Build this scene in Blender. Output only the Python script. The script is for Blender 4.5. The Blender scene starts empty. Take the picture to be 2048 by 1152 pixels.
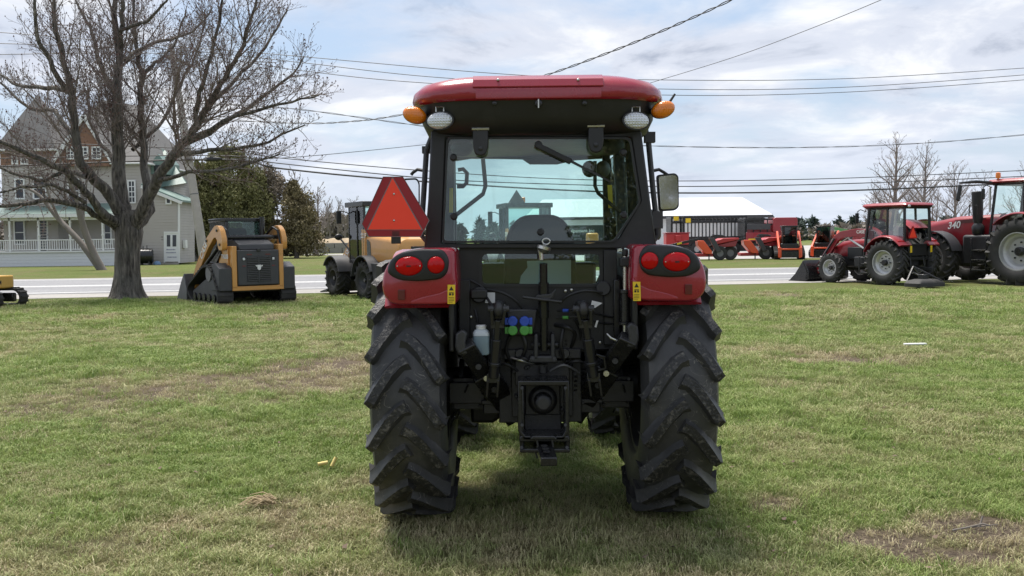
import bpy, math, random
import numpy as np
from mathutils import Vector, Matrix

SC = bpy.context.scene
COL = SC.collection
# ------------------------------------------------------------------ camera
FPX, CAMH = 1900.0, 1.59            # focal length in photo pixels (2048 wide), eye height
PITCH = math.atan(101.0 / FPX)      # looking slightly down
ROLL = math.radians(0.7)
_f = Vector((0, math.cos(PITCH), -math.sin(PITCH)))
_up = Vector((0, math.sin(PITCH), math.cos(PITCH)))
_rt = Vector((1, 0, 0))
_r2 = _rt * math.cos(ROLL) - _up * math.sin(ROLL)
_u2 = _rt * math.sin(ROLL) + _up * math.cos(ROLL)
cd = bpy.data.cameras.new('camera')
cd.lens = 36.0 * FPX / 2048.0
cd.sensor_width = 36.0
cd.clip_start = 0.05
cd.clip_end = 6000
cam = bpy.data.objects.new('camera', cd)
COL.objects.link(cam)
M4 = Matrix.Identity(4)
for i in range(3):
    M4[i][0] = _r2[i]; M4[i][1] = _u2[i]; M4[i][2] = -_f[i]
M4[2][3] = CAMH
cam.matrix_world = M4
SC.camera = cam
# ------------------------------------------------------------------ sky
SUN_EL, SUN_AZ = math.radians(68), math.radians(-30)     # azimuth from +Y, negative = to the left
W = bpy.data.worlds.new('World'); SC.world = W; W.use_nodes = True
nt = W.node_tree; nt.nodes.clear()
def wn(t, **k):
    n = nt.nodes.new(t)
    for a, b in k.items(): setattr(n, a, b)
    return n
wl = nt.links.new
def wmath(op, a, b=None, c=None):
    n = wn('ShaderNodeMath', operation=op)
    for i, v in enumerate((a, b, c)):
        if v is None: continue
        if isinstance(v, (int, float)): n.inputs[i].default_value = v
        else: wl(v, n.inputs[i])
    return n.outputs[0]
out = wn('ShaderNodeOutputWorld'); bg = wn('ShaderNodeBackground'); bg.inputs[1].default_value = 0.1
sky = wn('ShaderNodeTexSky', sky_type='NISHITA', sun_disc=False)
sky.sun_elevation = SUN_EL; sky.sun_rotation = SUN_AZ
sky.dust_density = 2.0; sky.air_density = 1.0
tc = wn('ShaderNodeTexCoord'); sx = wn('ShaderNodeSeparateXYZ'); wl(tc.outputs['Generated'], sx.inputs[0])
zz = wmath('ADD', wmath('MAXIMUM', sx.outputs[2], 0.0), 0.16)
cv = wn('ShaderNodeCombineXYZ')
wl(wmath('DIVIDE', sx.outputs[0], zz), cv.inputs[0]); wl(wmath('DIVIDE', sx.outputs[1], zz), cv.inputs[1])
def wnoise(scale, detail, off, dist=0.0, rough=0.55):
    mp = wn('ShaderNodeMapping'); mp.inputs['Location'].default_value = off; wl(cv.outputs[0], mp.inputs[0])
    n = wn('ShaderNodeTexNoise'); wl(mp.outputs[0], n.inputs['Vector'])
    n.inputs['Scale'].default_value = scale; n.inputs['Detail'].default_value = detail
    n.inputs['Distortion'].default_value = dist; n.inputs['Roughness'].default_value = rough
    return n.outputs[0]
def wramp(x, stops):
    r = wn('ShaderNodeValToRGB'); wl(x, r.inputs[0]); e = r.color_ramp.elements
    while len(e) < len(stops): e.new(0.5)
    for k, (p, c) in enumerate(stops):
        e[k].position = p; e[k].color = (c[0], c[1], c[2], 1)
    r.color_ramp.interpolation = 'EASE'
    return r.outputs[0]
dens = wramp(wnoise(1.25, 9, (3.1, 1.7, 0.0), 0.25), [(0.36, (0, 0, 0)), (0.58, (1, 1, 1))])
shade = wramp(wnoise(1.9, 9, (7.3, 4.2, 2.0), 0.35, 0.6),
              [(0.30, (2.75, 3.1, 3.85)), (0.47, (4.7, 5.0, 5.7)), (0.66, (6.4, 6.5, 6.7))])
blue = wn('ShaderNodeMix', data_type='RGBA'); blue.inputs[0].default_value = 0.55
wl(sky.outputs[0], blue.inputs[6]); blue.inputs[7].default_value = (3.3, 4.2, 5.5, 1)
mx = wn('ShaderNodeMix', data_type='RGBA')
wl(dens, mx.inputs[0]); wl(blue.outputs[2], mx.inputs[6]); wl(shade, mx.inputs[7])
# clouds merge into even pale haze at the horizon
hz = wn('ShaderNodeMapRange'); wl(sx.outputs[2], hz.inputs[0])
hz.inputs[1].default_value = 0.0; hz.inputs[2].default_value = 0.13; hz.inputs[3].default_value = 0.75; hz.inputs[4].default_value = 0.0
mh = wn('ShaderNodeMix', data_type='RGBA'); wl(hz.outputs[0], mh.inputs[0]); wl(mx.outputs[2], mh.inputs[6])
mh.inputs[7].default_value = (4.9, 5.4, 6.3, 1)
wl(mh.outputs[2], bg.inputs[0]); wl(bg.outputs[0], out.inputs[0])
# ------------------------------------------------------------------ sun (hazy, behind thin cloud, ahead and to the left)
sl = bpy.data.lights.new('sun', 'SUN'); sl.energy = 3.9; sl.angle = math.radians(22); sl.color = (1.0, 0.95, 0.88)
sun = bpy.data.objects.new('sun', sl); COL.objects.link(sun)
sd = Vector((math.sin(SUN_AZ) * math.cos(SUN_EL), math.cos(SUN_AZ) * math.cos(SUN_EL), math.sin(SUN_EL)))
sun.rotation_euler = sd.to_track_quat('Z', 'Y').to_euler()
VS = SC.view_settings
VS.view_transform = 'Standard'; VS.look = 'None'; VS.exposure = 0.7; VS.gamma = 1.0; VS.use_curve_mapping = False
SC.cycles.max_bounces = 8; SC.cycles.transparent_max_bounces = 16; SC.cycles.transmission_bounces = 6
SC.cycles.caustics_reflective = False; SC.cycles.caustics_refractive = False

# ------------------------------------------------------------------ helpers
def at(u, v, Y):
    """photo pixel seen at distance Y -> world point"""
    dx, dy = u - 1024.0, 576.0 - v
    c, s = math.cos(ROLL), math.sin(ROLL)
    x, y = dx * c + dy * s, -dx * s + dy * c
    d = _rt * x + _f * FPX + _up * y
    k = Y / d.y
    return Vector((d.x * k, Y, CAMH + d.z * k))
def ground(u, v):
    """photo pixel on flat ground -> world point"""
    a = at(u, v, 1.0)
    k = CAMH / (CAMH - a.z)
    return Vector((a.x * k, k, 0))

class MB:
    def __init__(s): s.v = []; s.f = []
    def add(s, vs, fs):
        o = len(s.v); s.v += [tuple(p) for p in vs]; s.f += [tuple(i + o for i in f) for f in fs]; return s
    def hexa(s, p):
        return s.add(p, [(0, 3, 2, 1), (4, 5, 6, 7), (0, 1, 5, 4), (1, 2, 6, 5), (2, 3, 7, 6), (3, 0, 4, 7)])
    def box(s, c, d, R=None):
        c = Vector(c); hx, hy, hz = d[0] / 2, d[1] / 2, d[2] / 2
        p = [Vector(q) for q in ((-hx, -hy, -hz), (hx, -hy, -hz), (hx, hy, -hz), (-hx, hy, -hz), (-hx, -hy, hz), (hx, -hy, hz), (hx, hy, hz), (-hx, hy, hz))]
        if R is not None: p = [R @ q for q in p]
        return s.hexa([c + q for q in p])
    def bx(s, x0, x1, y0, y1, z0, z1):
        return s.box(((x0 + x1) / 2, (y0 + y1) / 2, (z0 + z1) / 2), (abs(x1 - x0), abs(y1 - y0), abs(z1 - z0)))
    def beam(s, a, b, w, h, up=(0, 0, 1)):
        a, b = Vector(a), Vector(b); d = (b - a); L = d.length; d.normalize()
        sx = d.cross(Vector(up))
        if sx.length < 1e-4: sx = d.cross(Vector((1, 0, 0)))
        sx.normalize(); sz = sx.cross(d)
        R = Matrix((sx, d, sz)).transposed()
        return s.box((a + b) / 2, (w, L, h), R)
    def loft(s, rings, cap=True, close=False):
        n = len(rings[0]); o = len(s.v)
        for r in rings: s.v += [tuple(p) for p in r]
        m = len(rings)
        for i in range(m if close else m - 1):
            a, b = o + i * n, o + ((i + 1) % m) * n
            for j in range(n):
                k = (j + 1) % n
                s.f.append((a + j, a + k, b + k, b + j))
        if cap and not close:
            s.f.append(tuple(o + j for j in range(n))[::-1]); s.f.append(tuple(o + (m - 1) * n + j for j in range(n)))
        return s
    def tube(s, pts, r, n=8, cap=True, close=False):
        pts = [Vector(p) for p in pts]; m = len(pts)
        rs = r if isinstance(r, (list, tuple)) else [r] * m
        rings = []; nrm = None
        for i, p in enumerate(pts):
            if close: t = pts[(i + 1) % m] - pts[i - 1]
            else: t = pts[min(i + 1, m - 1)] - pts[max(i - 1, 0)]
            if t.length < 1e-9: t = Vector((0, 0, 1))
            t.normalize()
            if nrm is None:
                nrm = t.cross(Vector((0.3, 0.2, 1)) if abs(t.z) < 0.9 else Vector((1, 0, 0)))
            nrm = nrm - t * nrm.dot(t)
            if nrm.length < 1e-6: nrm = t.orthogonal()
            nrm.normalize(); b = t.cross(nrm)
            rings.append([p + (nrm * math.cos(2 * math.pi * k / n) + b * math.sin(2 * math.pi * k / n)) * rs[i] for k in range(n)])
        return s.loft(rings, cap, close)
    def cyl(s, a, b, r, r1=None, n=16): return s.tube([a, b], [r, r if r1 is None else r1], n)
    def lathe(s, prof, o=(0, 0, 0), axis=(1, 0, 0), n=32, close=False):
        """prof: (axial, radius)"""
        ax = Vector(axis).normalized(); e1 = ax.orthogonal().normalized(); e2 = ax.cross(e1); o = Vector(o)
        rings = [[o + ax * a + (e1 * math.cos(2 * math.pi * k / n) + e2 * math.sin(2 * math.pi * k / n)) * max(r, 1e-4) for k in range(n)] for a, r in prof]
        return s.loft(rings, not close, close)
    def prism(s, poly, vec):
        vec = Vector(vec); a = [Vector(p) for p in poly]; return s.loft([a, [p + vec for p in a]])
    def ring(s, outer, inner, vec):
        """frame between two outlines with the same number of points, extruded"""
        vec = Vector(vec); n = len(outer); o = len(s.v)
        for L in (outer, inner): s.v += [tuple(Vector(p)) for p in L]
        for L in (outer, inner): s.v += [tuple(Vector(p) + vec) for p in L]
        for j in range(n):
            k = (j + 1) % n
            A, B, A2, B2 = o, o + n, o + 2 * n, o + 3 * n
            s.f += [(A + j, A + k, B + k, B + j), (A2 + j, B2 + j, B2 + k, A2 + k), (A + j, A2 + j, A2 + k, A + k), (B + j, B + k, B2 + k, B2 + j)]
        return s
    def ell(s, c, rad, n=16, m=8, R=None):
        c = Vector(c); rings = []
        for i in range(m + 1):
            t = math.pi * i / m; q = []
            for k in range(n):
                a = 2 * math.pi * k / n
                p = Vector((rad[0] * math.sin(t) * math.cos(a) + (1e-5 if i in (0, m) else 0) * math.cos(a), rad[1] * math.sin(t) * math.sin(a) + (1e-5 if i in (0, m) else 0) * math.sin(a), rad[2] * math.cos(t)))
                q.append(c + (R @ p if R else p))
            rings.append(q)
        return s.loft(rings)
    def build(s, name, mat, parent=None, smooth=35, bevel=0.0, kind=None, seg=2):
        me = bpy.data.meshes.new(name); me.from_pydata(s.v, [], s.f); me.validate()
        import bmesh
        bm = bmesh.new(); bm.from_mesh(me); bmesh.ops.recalc_face_normals(bm, faces=bm.faces); bm.to_mesh(me); bm.free()
        if smooth:
            me.polygons.foreach_set('use_smooth', [True] * len(me.polygons)); me.set_sharp_from_angle(angle=math.radians(smooth))
        me.materials.append(mat)
        o = bpy.data.objects.new(name, me); COL.objects.link(o)
        if parent is not None: o.parent = parent
        if bevel:
            b = o.modifiers.new('bevel', 'BEVEL'); b.width = bevel; b.segments = seg; b.limit_method = 'ANGLE'; b.angle_limit = math.radians(40); b.harden_normals = False
        if kind: o['kind'] = kind
        return o

def tag(o, label=None, cat=None, group=None, kind=None):
    if label: o['label'] = label
    if cat: o['category'] = cat
    if group: o['group'] = group
    if kind: o['kind'] = kind
    return o
def thing(name, label, cat, loc=(0, 0, 0), rz=0.0, group=None, sc=1.0):
    o = bpy.data.objects.new(name, None); COL.objects.link(o); o.empty_display_size = 0.2
    o.location = loc; o.rotation_euler = (0, 0, rz); o.scale = (sc, sc, sc)
    return tag(o, label, cat, group)
def copy_tree(o, parent=None):
    c = o.copy(); COL.objects.link(c)
    if parent is not None: c.parent = parent
    for ch in list(o.children): copy_tree(ch, c)
    return c
def text(name, s, mat, parent, origin, xdir, ydir, size, depth=0.004, shear=0.0, align='CENTER'):
    cu = bpy.data.curves.new(name, 'FONT'); cu.body = s; cu.size = size; cu.extrude = depth / 2; cu.align_x = align; cu.align_y = 'CENTER'; cu.shear = shear
    cu.offset = size * 0.018
    t = bpy.data.objects.new(name, cu); COL.objects.link(t)
    me = bpy.data.meshes.new_from_object(t.evaluated_get(bpy.context.evaluated_depsgraph_get()))
    bpy.data.objects.remove(t); bpy.data.curves.remove(cu)
    x = Vector(xdir).normalized(); y = Vector(ydir).normalized(); z = x.cross(y).normalized(); y = z.cross(x)
    m = Matrix.Identity(4)
    for i in range(3): m[i][0] = x[i]; m[i][1] = y[i]; m[i][2] = z[i]; m[i][3] = origin[i]
    me.transform(m); me.materials.clear(); me.materials.append(mat)
    o = bpy.data.objects.new(name, me); COL.objects.link(o); o.parent = parent
    return o
def roundpoly(pts, r, seg=5):
    """rounded corners on a 2D polygon; r scalar or list"""
    n = len(pts); res = []
    for i in range(n):
        p0, p1, p2 = Vector(pts[i - 1]), Vector(pts[i]), Vector(pts[(i + 1) % n])
        rr = r[i] if isinstance(r, (list, tuple)) else r
        a, b = (p0 - p1), (p2 - p1); d = min(rr, a.length * .48, b.length * .48); a.normalize(); b.normalize()
        s, e = p1 + a * d, p1 + b * d
        for k in range(seg + 1):
            t = k / seg; res.append(tuple(s * (1 - t) ** 2 + p1 * 2 * t * (1 - t) + e * t * t))
    return res
def ellipse(cx, cy, rx, ry, n=28): return [(cx + rx * math.cos(2 * math.pi * k / n), cy + ry * math.sin(2 * math.pi * k / n)) for k in range(n)]

# ------------------------------------------------------------------ materials
MATS = {}
def mat(name, col, rough=0.5, metal=0.0, var=0.12, scale=6.0, bump=0.0, bscale=60.0, coat=0.0, dirt=None, dscale=3.0, damt=0.35, spec=0.5, emit=None):
    if name in MATS: return MATS[name]
    m = bpy.data.materials.new(name); m.use_nodes = True; n = m.node_tree.nodes; l = m.node_tree.links
    p = n['Principled BSDF']; g = n.new('ShaderNodeNewGeometry')
    def noise(sc, det=5, rg=0.6):
        x = n.new('ShaderNodeTexNoise'); x.inputs['Scale'].default_value = sc; x.inputs['Detail'].default_value = det; x.inputs['Roughness'].default_value = rg
        l.new(g.outputs['Position'], x.inputs['Vector']); return x.outputs[0]
    mixn = n.new('ShaderNodeMix'); mixn.data_type = 'RGBA'
    l.new(noise(scale), mixn.inputs[0])
    mixn.inputs[6].default_value = (*[max(0, c * (1 - var)) for c in col], 1); mixn.inputs[7].default_value = (*[min(1, c * (1 + var)) for c in col], 1)
    last = mixn.outputs[2]
    if dirt:
        r = n.new('ShaderNodeMapRange'); l.new(noise(dscale, 8, 0.7), r.inputs[0]); r.inputs[1].default_value = 0.5; r.inputs[2].default_value = 0.75; r.inputs[4].default_value = damt
        d = n.new('ShaderNodeMix'); d.data_type = 'RGBA'; l.new(r.outputs[0], d.inputs[0]); l.new(last, d.inputs[6]); d.inputs[7].default_value = (*dirt, 1); last = d.outputs[2]
    l.new(last, p.inputs['Base Color'])
    rr = n.new('ShaderNodeMapRange'); l.new(noise(scale * 2.3), rr.inputs[0]); rr.inputs[3].default_value = max(0.02, rough - 0.08); rr.inputs[4].default_value = min(1, rough + 0.08)
    l.new(rr.outputs[0], p.inputs['Roughness'])
    p.inputs['Metallic'].default_value = metal; p.inputs['Coat Weight'].default_value = coat; p.inputs['Coat Roughness'].default_value = 0.06
    p.inputs['Specular IOR Level'].default_value = spec
    if bump:
        b = n.new('ShaderNodeBump'); b.inputs['Strength'].default_value = bump; b.inputs['Distance'].default_value = 0.01; l.new(noise(bscale), b.inputs['Height']); l.new(b.outputs[0], p.inputs['Normal'])
    MATS[name] = m
    return m
def glassmat(name, tint, refl=0.06, rough=0.0):
    m = bpy.data.materials.new(name); m.use_nodes = True; n = m.node_tree.nodes; l = m.node_tree.links; n.clear()
    o = n.new('ShaderNodeOutputMaterial'); t = n.new('ShaderNodeBsdfTransparent'); t.inputs[0].default_value = (*tint, 1)
    g = n.new('ShaderNodeBsdfGlossy'); g.inputs['Roughness'].default_value = rough; g.inputs[0].default_value = (1, 1, 1, 1)
    f = n.new('ShaderNodeFresnel'); f.inputs[0].default_value = 1.5
    x = n.new('ShaderNodeMixShader'); l.new(f.outputs[0], x.inputs[0]); l.new(t.outputs[0], x.inputs[1]); l.new(g.outputs[0], x.inputs[2]); l.new(x.outputs[0], o.inputs[0])
    return m
red = mat('red_paint', (0.31, 0.012, 0.028), 0.26, var=0.14, scale=2.0, coat=0.6, bump=0.03, bscale=300)
red2 = mat('red_paint_weathered', (0.26, 0.014, 0.022), 0.35, var=0.15, scale=1.5, coat=0.3, dirt=(0.14, 0.10, 0.085), damt=0.25)
redbrt = mat('bright_red_paint', (0.42, 0.03, 0.03), 0.4, var=0.15, scale=2)
orange = mat('bright_orange_paint', (0.72, 0.085, 0.02), 0.38, var=0.1, scale=2, coat=0.2)
tan = mat('construction_yellow_paint', (0.60, 0.29, 0.075), 0.38, var=0.10, scale=1.6, coat=0.3, dirt=(0.22, 0.16, 0.1), damt=0.3)
yel = mat('sticker_yellow', (0.80, 0.55, 0.02), 0.5, var=0.05)
black = mat('black_plastic', (0.013, 0.013, 0.014), 0.45, var=0.2, scale=5, bump=0.06, bscale=500, dirt=(0.045, 0.042, 0.04), damt=0.4, dscale=4)
blackp = mat('black_paint', (0.015, 0.015, 0.016), 0.26, var=0.2, scale=9, dirt=(0.05, 0.047, 0.042), damt=0.45, dscale=9)
iron = mat('dark_cast_iron', (0.026, 0.026, 0.028), 0.36, var=0.3, scale=18, bump=0.25, bscale=140, dirt=(0.06, 0.055, 0.05), damt=0.5, dscale=14)
dgrey = mat('dark_grey_plastic', (0.045, 0.046, 0.05), 0.5, var=0.12, scale=4, dirt=(0.11, 0.10, 0.09), damt=0.3)
grey = mat('grey_metal', (0.17, 0.17, 0.175), 0.45, metal=0.3, var=0.2, scale=6, dirt=(0.14, 0.11, 0.085), damt=0.4)
silver = mat('silver_rim', (0.50, 0.50, 0.50), 0.38, metal=0.5, var=0.12, scale=5, dirt=(0.24, 0.2, 0.16), damt=0.3)
steel = mat('bright_steel', (0.55, 0.54, 0.50), 0.28, metal=0.9, var=0.1)
white = mat('white_paint', (0.78, 0.78, 0.77), 0.5, var=0.05, scale=3)
chrome = mat('mirror_glass', (0.85, 0.87, 0.88), 0.03, metal=1.0, var=0.0)
lensred = mat('red_lens', (0.36, 0.002, 0.004), 0.08, var=0.35, scale=50, bump=0.12, bscale=220, coat=0.8)
lensred2 = mat('deep_red_reflector', (0.10, 0.003, 0.006), 0.25, var=0.1, coat=0.5)
amber = mat('amber_lens', (0.80, 0.22, 0.005), 0.15, var=0.3, scale=70, bump=0.25, bscale=200, coat=0.8)
clearl0 = mat('clear_lens', (0.50, 0.51, 0.52), 0.12, metal=0.55, var=0.75, scale=110, bump=0.6, bscale=170, coat=1.0)
seatm = mat('seat_fabric', (0.030, 0.032, 0.035), 0.85, var=0.2, scale=40, bump=0.2, bscale=300)
glass = glassmat('cab_glass', (0.88, 0.965, 0.945))
glassd = glassmat('tinted_glass', (0.55, 0.66, 0.64))
def rubbermat(name, scratch):
    m = mat(name, (0.042, 0.042, 0.043), 0.5, var=0.3, scale=7, bump=0.12, bscale=120, dirt=(0.13, 0.123, 0.112), damt=0.6, dscale=4)
    n = m.node_tree.nodes; l = m.node_tree.links; p = n['Principled BSDF']
    src = p.inputs['Base Color'].links[0].from_socket
    g = n.new('ShaderNodeNewGeometry'); nz = n.new('ShaderNodeTexNoise'); nz.inputs['Scale'].default_value = 9; nz.inputs['Detail'].default_value = 2; nz.inputs['Distortion'].default_value = 1.2
    l.new(g.outputs['Position'], nz.inputs['Vector'])
    a = n.new('ShaderNodeMath'); a.operation = 'SUBTRACT'; l.new(nz.outputs[0], a.inputs[0]); a.inputs[1].default_value = 0.5
    b = n.new('ShaderNodeMath'); b.operation = 'ABSOLUTE'; l.new(a.outputs[0], b.inputs[0])
    r = n.new('ShaderNodeMapRange'); l.new(b.outputs[0], r.inputs[0]); r.inputs[1].default_value = 0.0; r.inputs[2].default_value = 0.006; r.inputs[3].default_value = scratch; r.inputs[4].default_value = 0
    n2 = n.new('ShaderNodeTexNoise'); n2.inputs['Scale'].default_value = 4.5; l.new(g.outputs['Position'], n2.inputs['Vector'])
    r2 = n.new('ShaderNodeMapRange'); l.new(n2.outputs[0], r2.inputs[0]); r2.inputs[1].default_value = 0.5; r2.inputs[2].default_value = 0.64
    mu = n.new('ShaderNodeMath'); mu.operation = 'MULTIPLY'; l.new(r.outputs[0], mu.inputs[0]); l.new(r2.outputs[0], mu.inputs[1])
    x = n.new('ShaderNodeMix'); x.data_type = 'RGBA'; l.new(mu.outputs[0], x.inputs[0]); l.new(src, x.inputs[6]); x.inputs[7].default_value = (0.3, 0.28, 0.25, 1)
    l.new(x.outputs[2], p.inputs['Base Color'])
    return m
def ribbed(name, col, rough, metal, scale, strength):
    m = mat(name, col, rough, metal, var=0.12, scale=20, coat=0.6); n = m.node_tree.nodes; l = m.node_tree.links
    g = n.new('ShaderNodeNewGeometry'); v = n.new('ShaderNodeTexVoronoi'); v.distance = 'CHEBYCHEV'; v.inputs['Scale'].default_value = scale; v.inputs['Randomness'].default_value = 0.0
    mp = n.new('ShaderNodeMapping'); mp.inputs['Scale'].default_value = (1, .02, 1); l.new(g.outputs['Position'], mp.inputs[0]); l.new(mp.outputs[0], v.inputs['Vector'])
    b = n.new('ShaderNodeBump'); b.inputs['Strength'].default_value = strength; b.inputs['Distance'].default_value = .006; b.invert = True; l.new(v.outputs['Distance'], b.inputs['Height']); l.new(b.outputs[0], n['Principled BSDF'].inputs['Normal'])
    return m
clearl = ribbed('ribbed_clear_lens', (0.66, 0.68, 0.70), 0.22, 0.35, 70, 1.0)
amber = ribbed('ribbed_amber_lens', (0.80, 0.21, 0.004), 0.15, 0.0, 110, 0.5)
lensred = ribbed('ribbed_red_lens', (0.50, 0.001, 0.003), 0.12, 0.0, 110, 0.5); lensred.node_tree.nodes['Principled BSDF'].inputs['Specular IOR Level'].default_value = .25; lensred.node_tree.nodes['Principled BSDF'].inputs['Coat Weight'].default_value = .12
rubber = rubbermat('tyre_rubber', 0.9)
lugm = mat('lug_rubber', (0.016, 0.016, 0.017), 0.45, var=0.3, scale=9, bump=0.6, bscale=90, dirt=(0.26, 0.24, 0.21), damt=0.75, dscale=42)
rubberf = mat('tyre_rubber_dusty', (0.030, 0.029, 0.028), 0.75, var=0.3, scale=5, bump=0.1, bscale=60, dirt=(0.075, 0.07, 0.06), damt=0.6, dscale=3)
# ------------------------------------------------------------------ lawn, road, verge, gravel lot
def vnoise(x, y, seed=0):
    xi, yi = np.floor(x).astype(np.int64), np.floor(y).astype(np.int64); xf, yf = x - xi, y - yi
    def h(a, b):
        n = (a * 374761393 + b * 668265263 + seed * 974634777) & 0xFFFFFFFF
        n = ((n ^ (n >> 13)) * 1274126177) & 0xFFFFFFFF
        return ((n ^ (n >> 16)) & 0xFFFF) / 65535.0
    u, v = xf * xf * (3 - 2 * xf), yf * yf * (3 - 2 * yf)
    return (h(xi, yi) * (1 - u) + h(xi + 1, yi) * u) * (1 - v) + (h(xi, yi + 1) * (1 - u) + h(xi + 1, yi + 1) * u) * v
def fbm(x, y, seed=0, o=4):
    t, a, s = 0, 0.5, 0
    for k in range(o):
        t = t + a * vnoise(x * 2 ** k, y * 2 ** k, seed + k); s += a; a *= 0.5
    return t / s
# worn patches: (u, v, half-width px, half-height px, soil amount)
PATCH = [(130, 800, 280, 48, .50), (430, 770, 220, 42, .60), (650, 740, 150, 42, .65), (300, 850, 120, 18, .3), (560, 635, 75, 10, .6), (690, 690, 70, 10, .4),
         (1690, 718, 130, 14, .75), (1800, 712, 80, 8, .5), (1960, 1065, 130, 32, 1.0), (1760, 1085, 150, 26, .85), (1560, 1010, 60, 14, .6),
         (1890, 1115, 170, 22, .9), (2010, 1110, 90, 26, .6), (1500, 700, 60, 14, .3), (1560, 770, 50, 14, .25), (1560, 590, 50, 6, .9), (1080, 1010, 60, 18, .25), (240, 1075, 160, 26, .25), (560, 1015, 60, 22, .35), (720, 960, 60, 30, .25)]
PG = []
for (u, v, a, b, k) in PATCH:
    c = ground(u, v); e = ground(u + a, v); f1, f2 = ground(u, v - b), ground(u, v + b)
    PG.append((c.x, c.y, max(abs(e.x - c.x), .1), max(abs(f1.y - f2.y) / 2, .08), k))
def soil(x, y):
    s = np.zeros_like(x)
    w = fbm(x * 2.1, y * 2.1, 11, 4) - 0.5
    for (cx, cy, a, b, k) in PG:
        d = np.sqrt(((x - cx) / a) ** 2 + ((y - cy) / b) ** 2) + w * 1.5
        s = np.maximum(s, k * np.clip(1.35 - d, 0, 1))
    return np.clip(s * (0.6 + 1.5 * fbm(x * 7, y * 7, 5, 3)), 0, 1)
def dryness(x, y):
    d = fbm(x * 0.55, y * 0.55, 21, 4) * 0.7 + fbm(x * 2.6, y * 2.6, 31, 3) * 0.45
    d = np.clip((d - 0.468) * 2.4, 0, 1)
    near = np.clip((6.6 - y) / 2.5, 0, 1) * 0.20
    return np.clip(d * 0.75 + near + soil(x, y) * 0.8, 0, 1)
def bumpz(x, y):
    k = np.clip((24 - y) / 6, 0, 1)
    return (fbm(x * 0.5, y * 0.5, 3, 3) - 0.5) * 0.05 * k + (fbm(x * 4, y * 4, 8, 3) - 0.5) * 0.018 * k
NY = 260
ys = np.concatenate([np.linspace(-60, 2.5, 14), np.linspace(2.7, 14, 190), np.linspace(14.3, 27, 60), np.linspace(28, 80, 24), np.geomspace(90, 3500, 16)])
us = np.concatenate([np.linspace(-3.2, -0.66, 14), np.linspace(-0.64, 0.64, 210), np.linspace(0.66, 3.2, 14)])
gx = np.zeros((len(ys), len(us))); gy = np.zeros_like(gx)
for i, y in enumerate(ys):
    gx[i] = us * max(y, 4.0) if y > 2.5 else us * (4.0 + (2.5 - y) * 1.2); gy[i] = y
gz = bumpz(gx, gy)
V = np.stack([gx.ravel(), gy.ravel(), gz.ravel()], 1)
nr, nc = gx.shape
idx = np.arange(nr * nc).reshape(nr, nc)
Q = np.stack([idx[:-1, :-1].ravel(), idx[:-1, 1:].ravel(), idx[1:, 1:].ravel(), idx[1:, :-1].ravel()], 1)
me = bpy.data.meshes.new('lawn'); me.from_pydata(V.tolist(), [], Q.tolist())
me.polygons.foreach_set('use_smooth', [True] * len(me.polygons))
for nm, fn in (('dry', dryness), ('soil', soil)):
    a = me.attributes.new(nm, 'FLOAT', 'POINT'); a.data.foreach_set('value', fn(gx.ravel(), gy.ravel()).astype(np.float32))
def nodes(name):
    m = bpy.data.materials.new(name); m.use_nodes = True; return m, m.node_tree.nodes, m.node_tree.links, m.node_tree.nodes['Principled BSDF']
def mixc(n, l, f, a, b):
    x = n.new('ShaderNodeMix'); x.data_type = 'RGBA'
    for i, v in ((0, f), (6, a), (7, b)):
        if isinstance(v, (int, float)): x.inputs[i].default_value = v
        elif isinstance(v, tuple): x.inputs[i].default_value = (*v, 1)
        else: l.new(v, x.inputs[i])
    return x.outputs[2]
def nz(n, l, g, sc, det=6, rg=.6, lo=.35, hi=.65):
    x = n.new('ShaderNodeTexNoise'); x.inputs['Scale'].default_value = sc; x.inputs['Detail'].default_value = det; x.inputs['Roughness'].default_value = rg; l.new(g, x.inputs['Vector'])
    r = n.new('ShaderNodeMapRange'); r.inputs[1].default_value = lo; r.inputs[2].default_value = hi; l.new(x.outputs[0], r.inputs[0]); return r.outputs[0]
m, n, l, p = nodes('lawn'); g = n.new('ShaderNodeNewGeometry').outputs['Position']
ad = n.new('ShaderNodeAttribute'); ad.attribute_name = 'dry'; asl = n.new('ShaderNodeAttribute'); asl.attribute_name = 'soil'
green = mixc(n, l, nz(n, l, g, 9), (0.065, 0.095, 0.022), (0.13, 0.17, 0.042))
green = mixc(n, l, nz(n, l, g, 0.35), green, (0.125, 0.15, 0.042))
straw = mixc(n, l, nz(n, l, g, 30), (0.110, 0.088, 0.045), (0.235, 0.19, 0.10))
c = mixc(n, l, ad.outputs['Fac'], green, straw)
earth = mixc(n, l, nz(n, l, g, 26, 8, .75), (0.055, 0.041, 0.030), (0.23, 0.18, 0.13))
c = mixc(n, l, asl.outputs['Fac'], c, earth)
l.new(c, p.inputs['Base Color']); p.inputs['Roughness'].default_value = 0.95; p.inputs['Specular IOR Level'].default_value = 0.15
bp = n.new('ShaderNodeBump'); bp.inputs['Strength'].default_value = 1.0; bp.inputs['Distance'].default_value = 0.05; l.new(nz(n, l, g, 45, 6, .7, 0, 1), bp.inputs['Height']); l.new(bp.outputs[0], p.inputs['Normal'])
me.materials.append(m)
lawn = bpy.data.objects.new('lawn', me); COL.objects.link(lawn); tag(lawn, 'mown spring lawn with worn brown patches', kind='structure')

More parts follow.
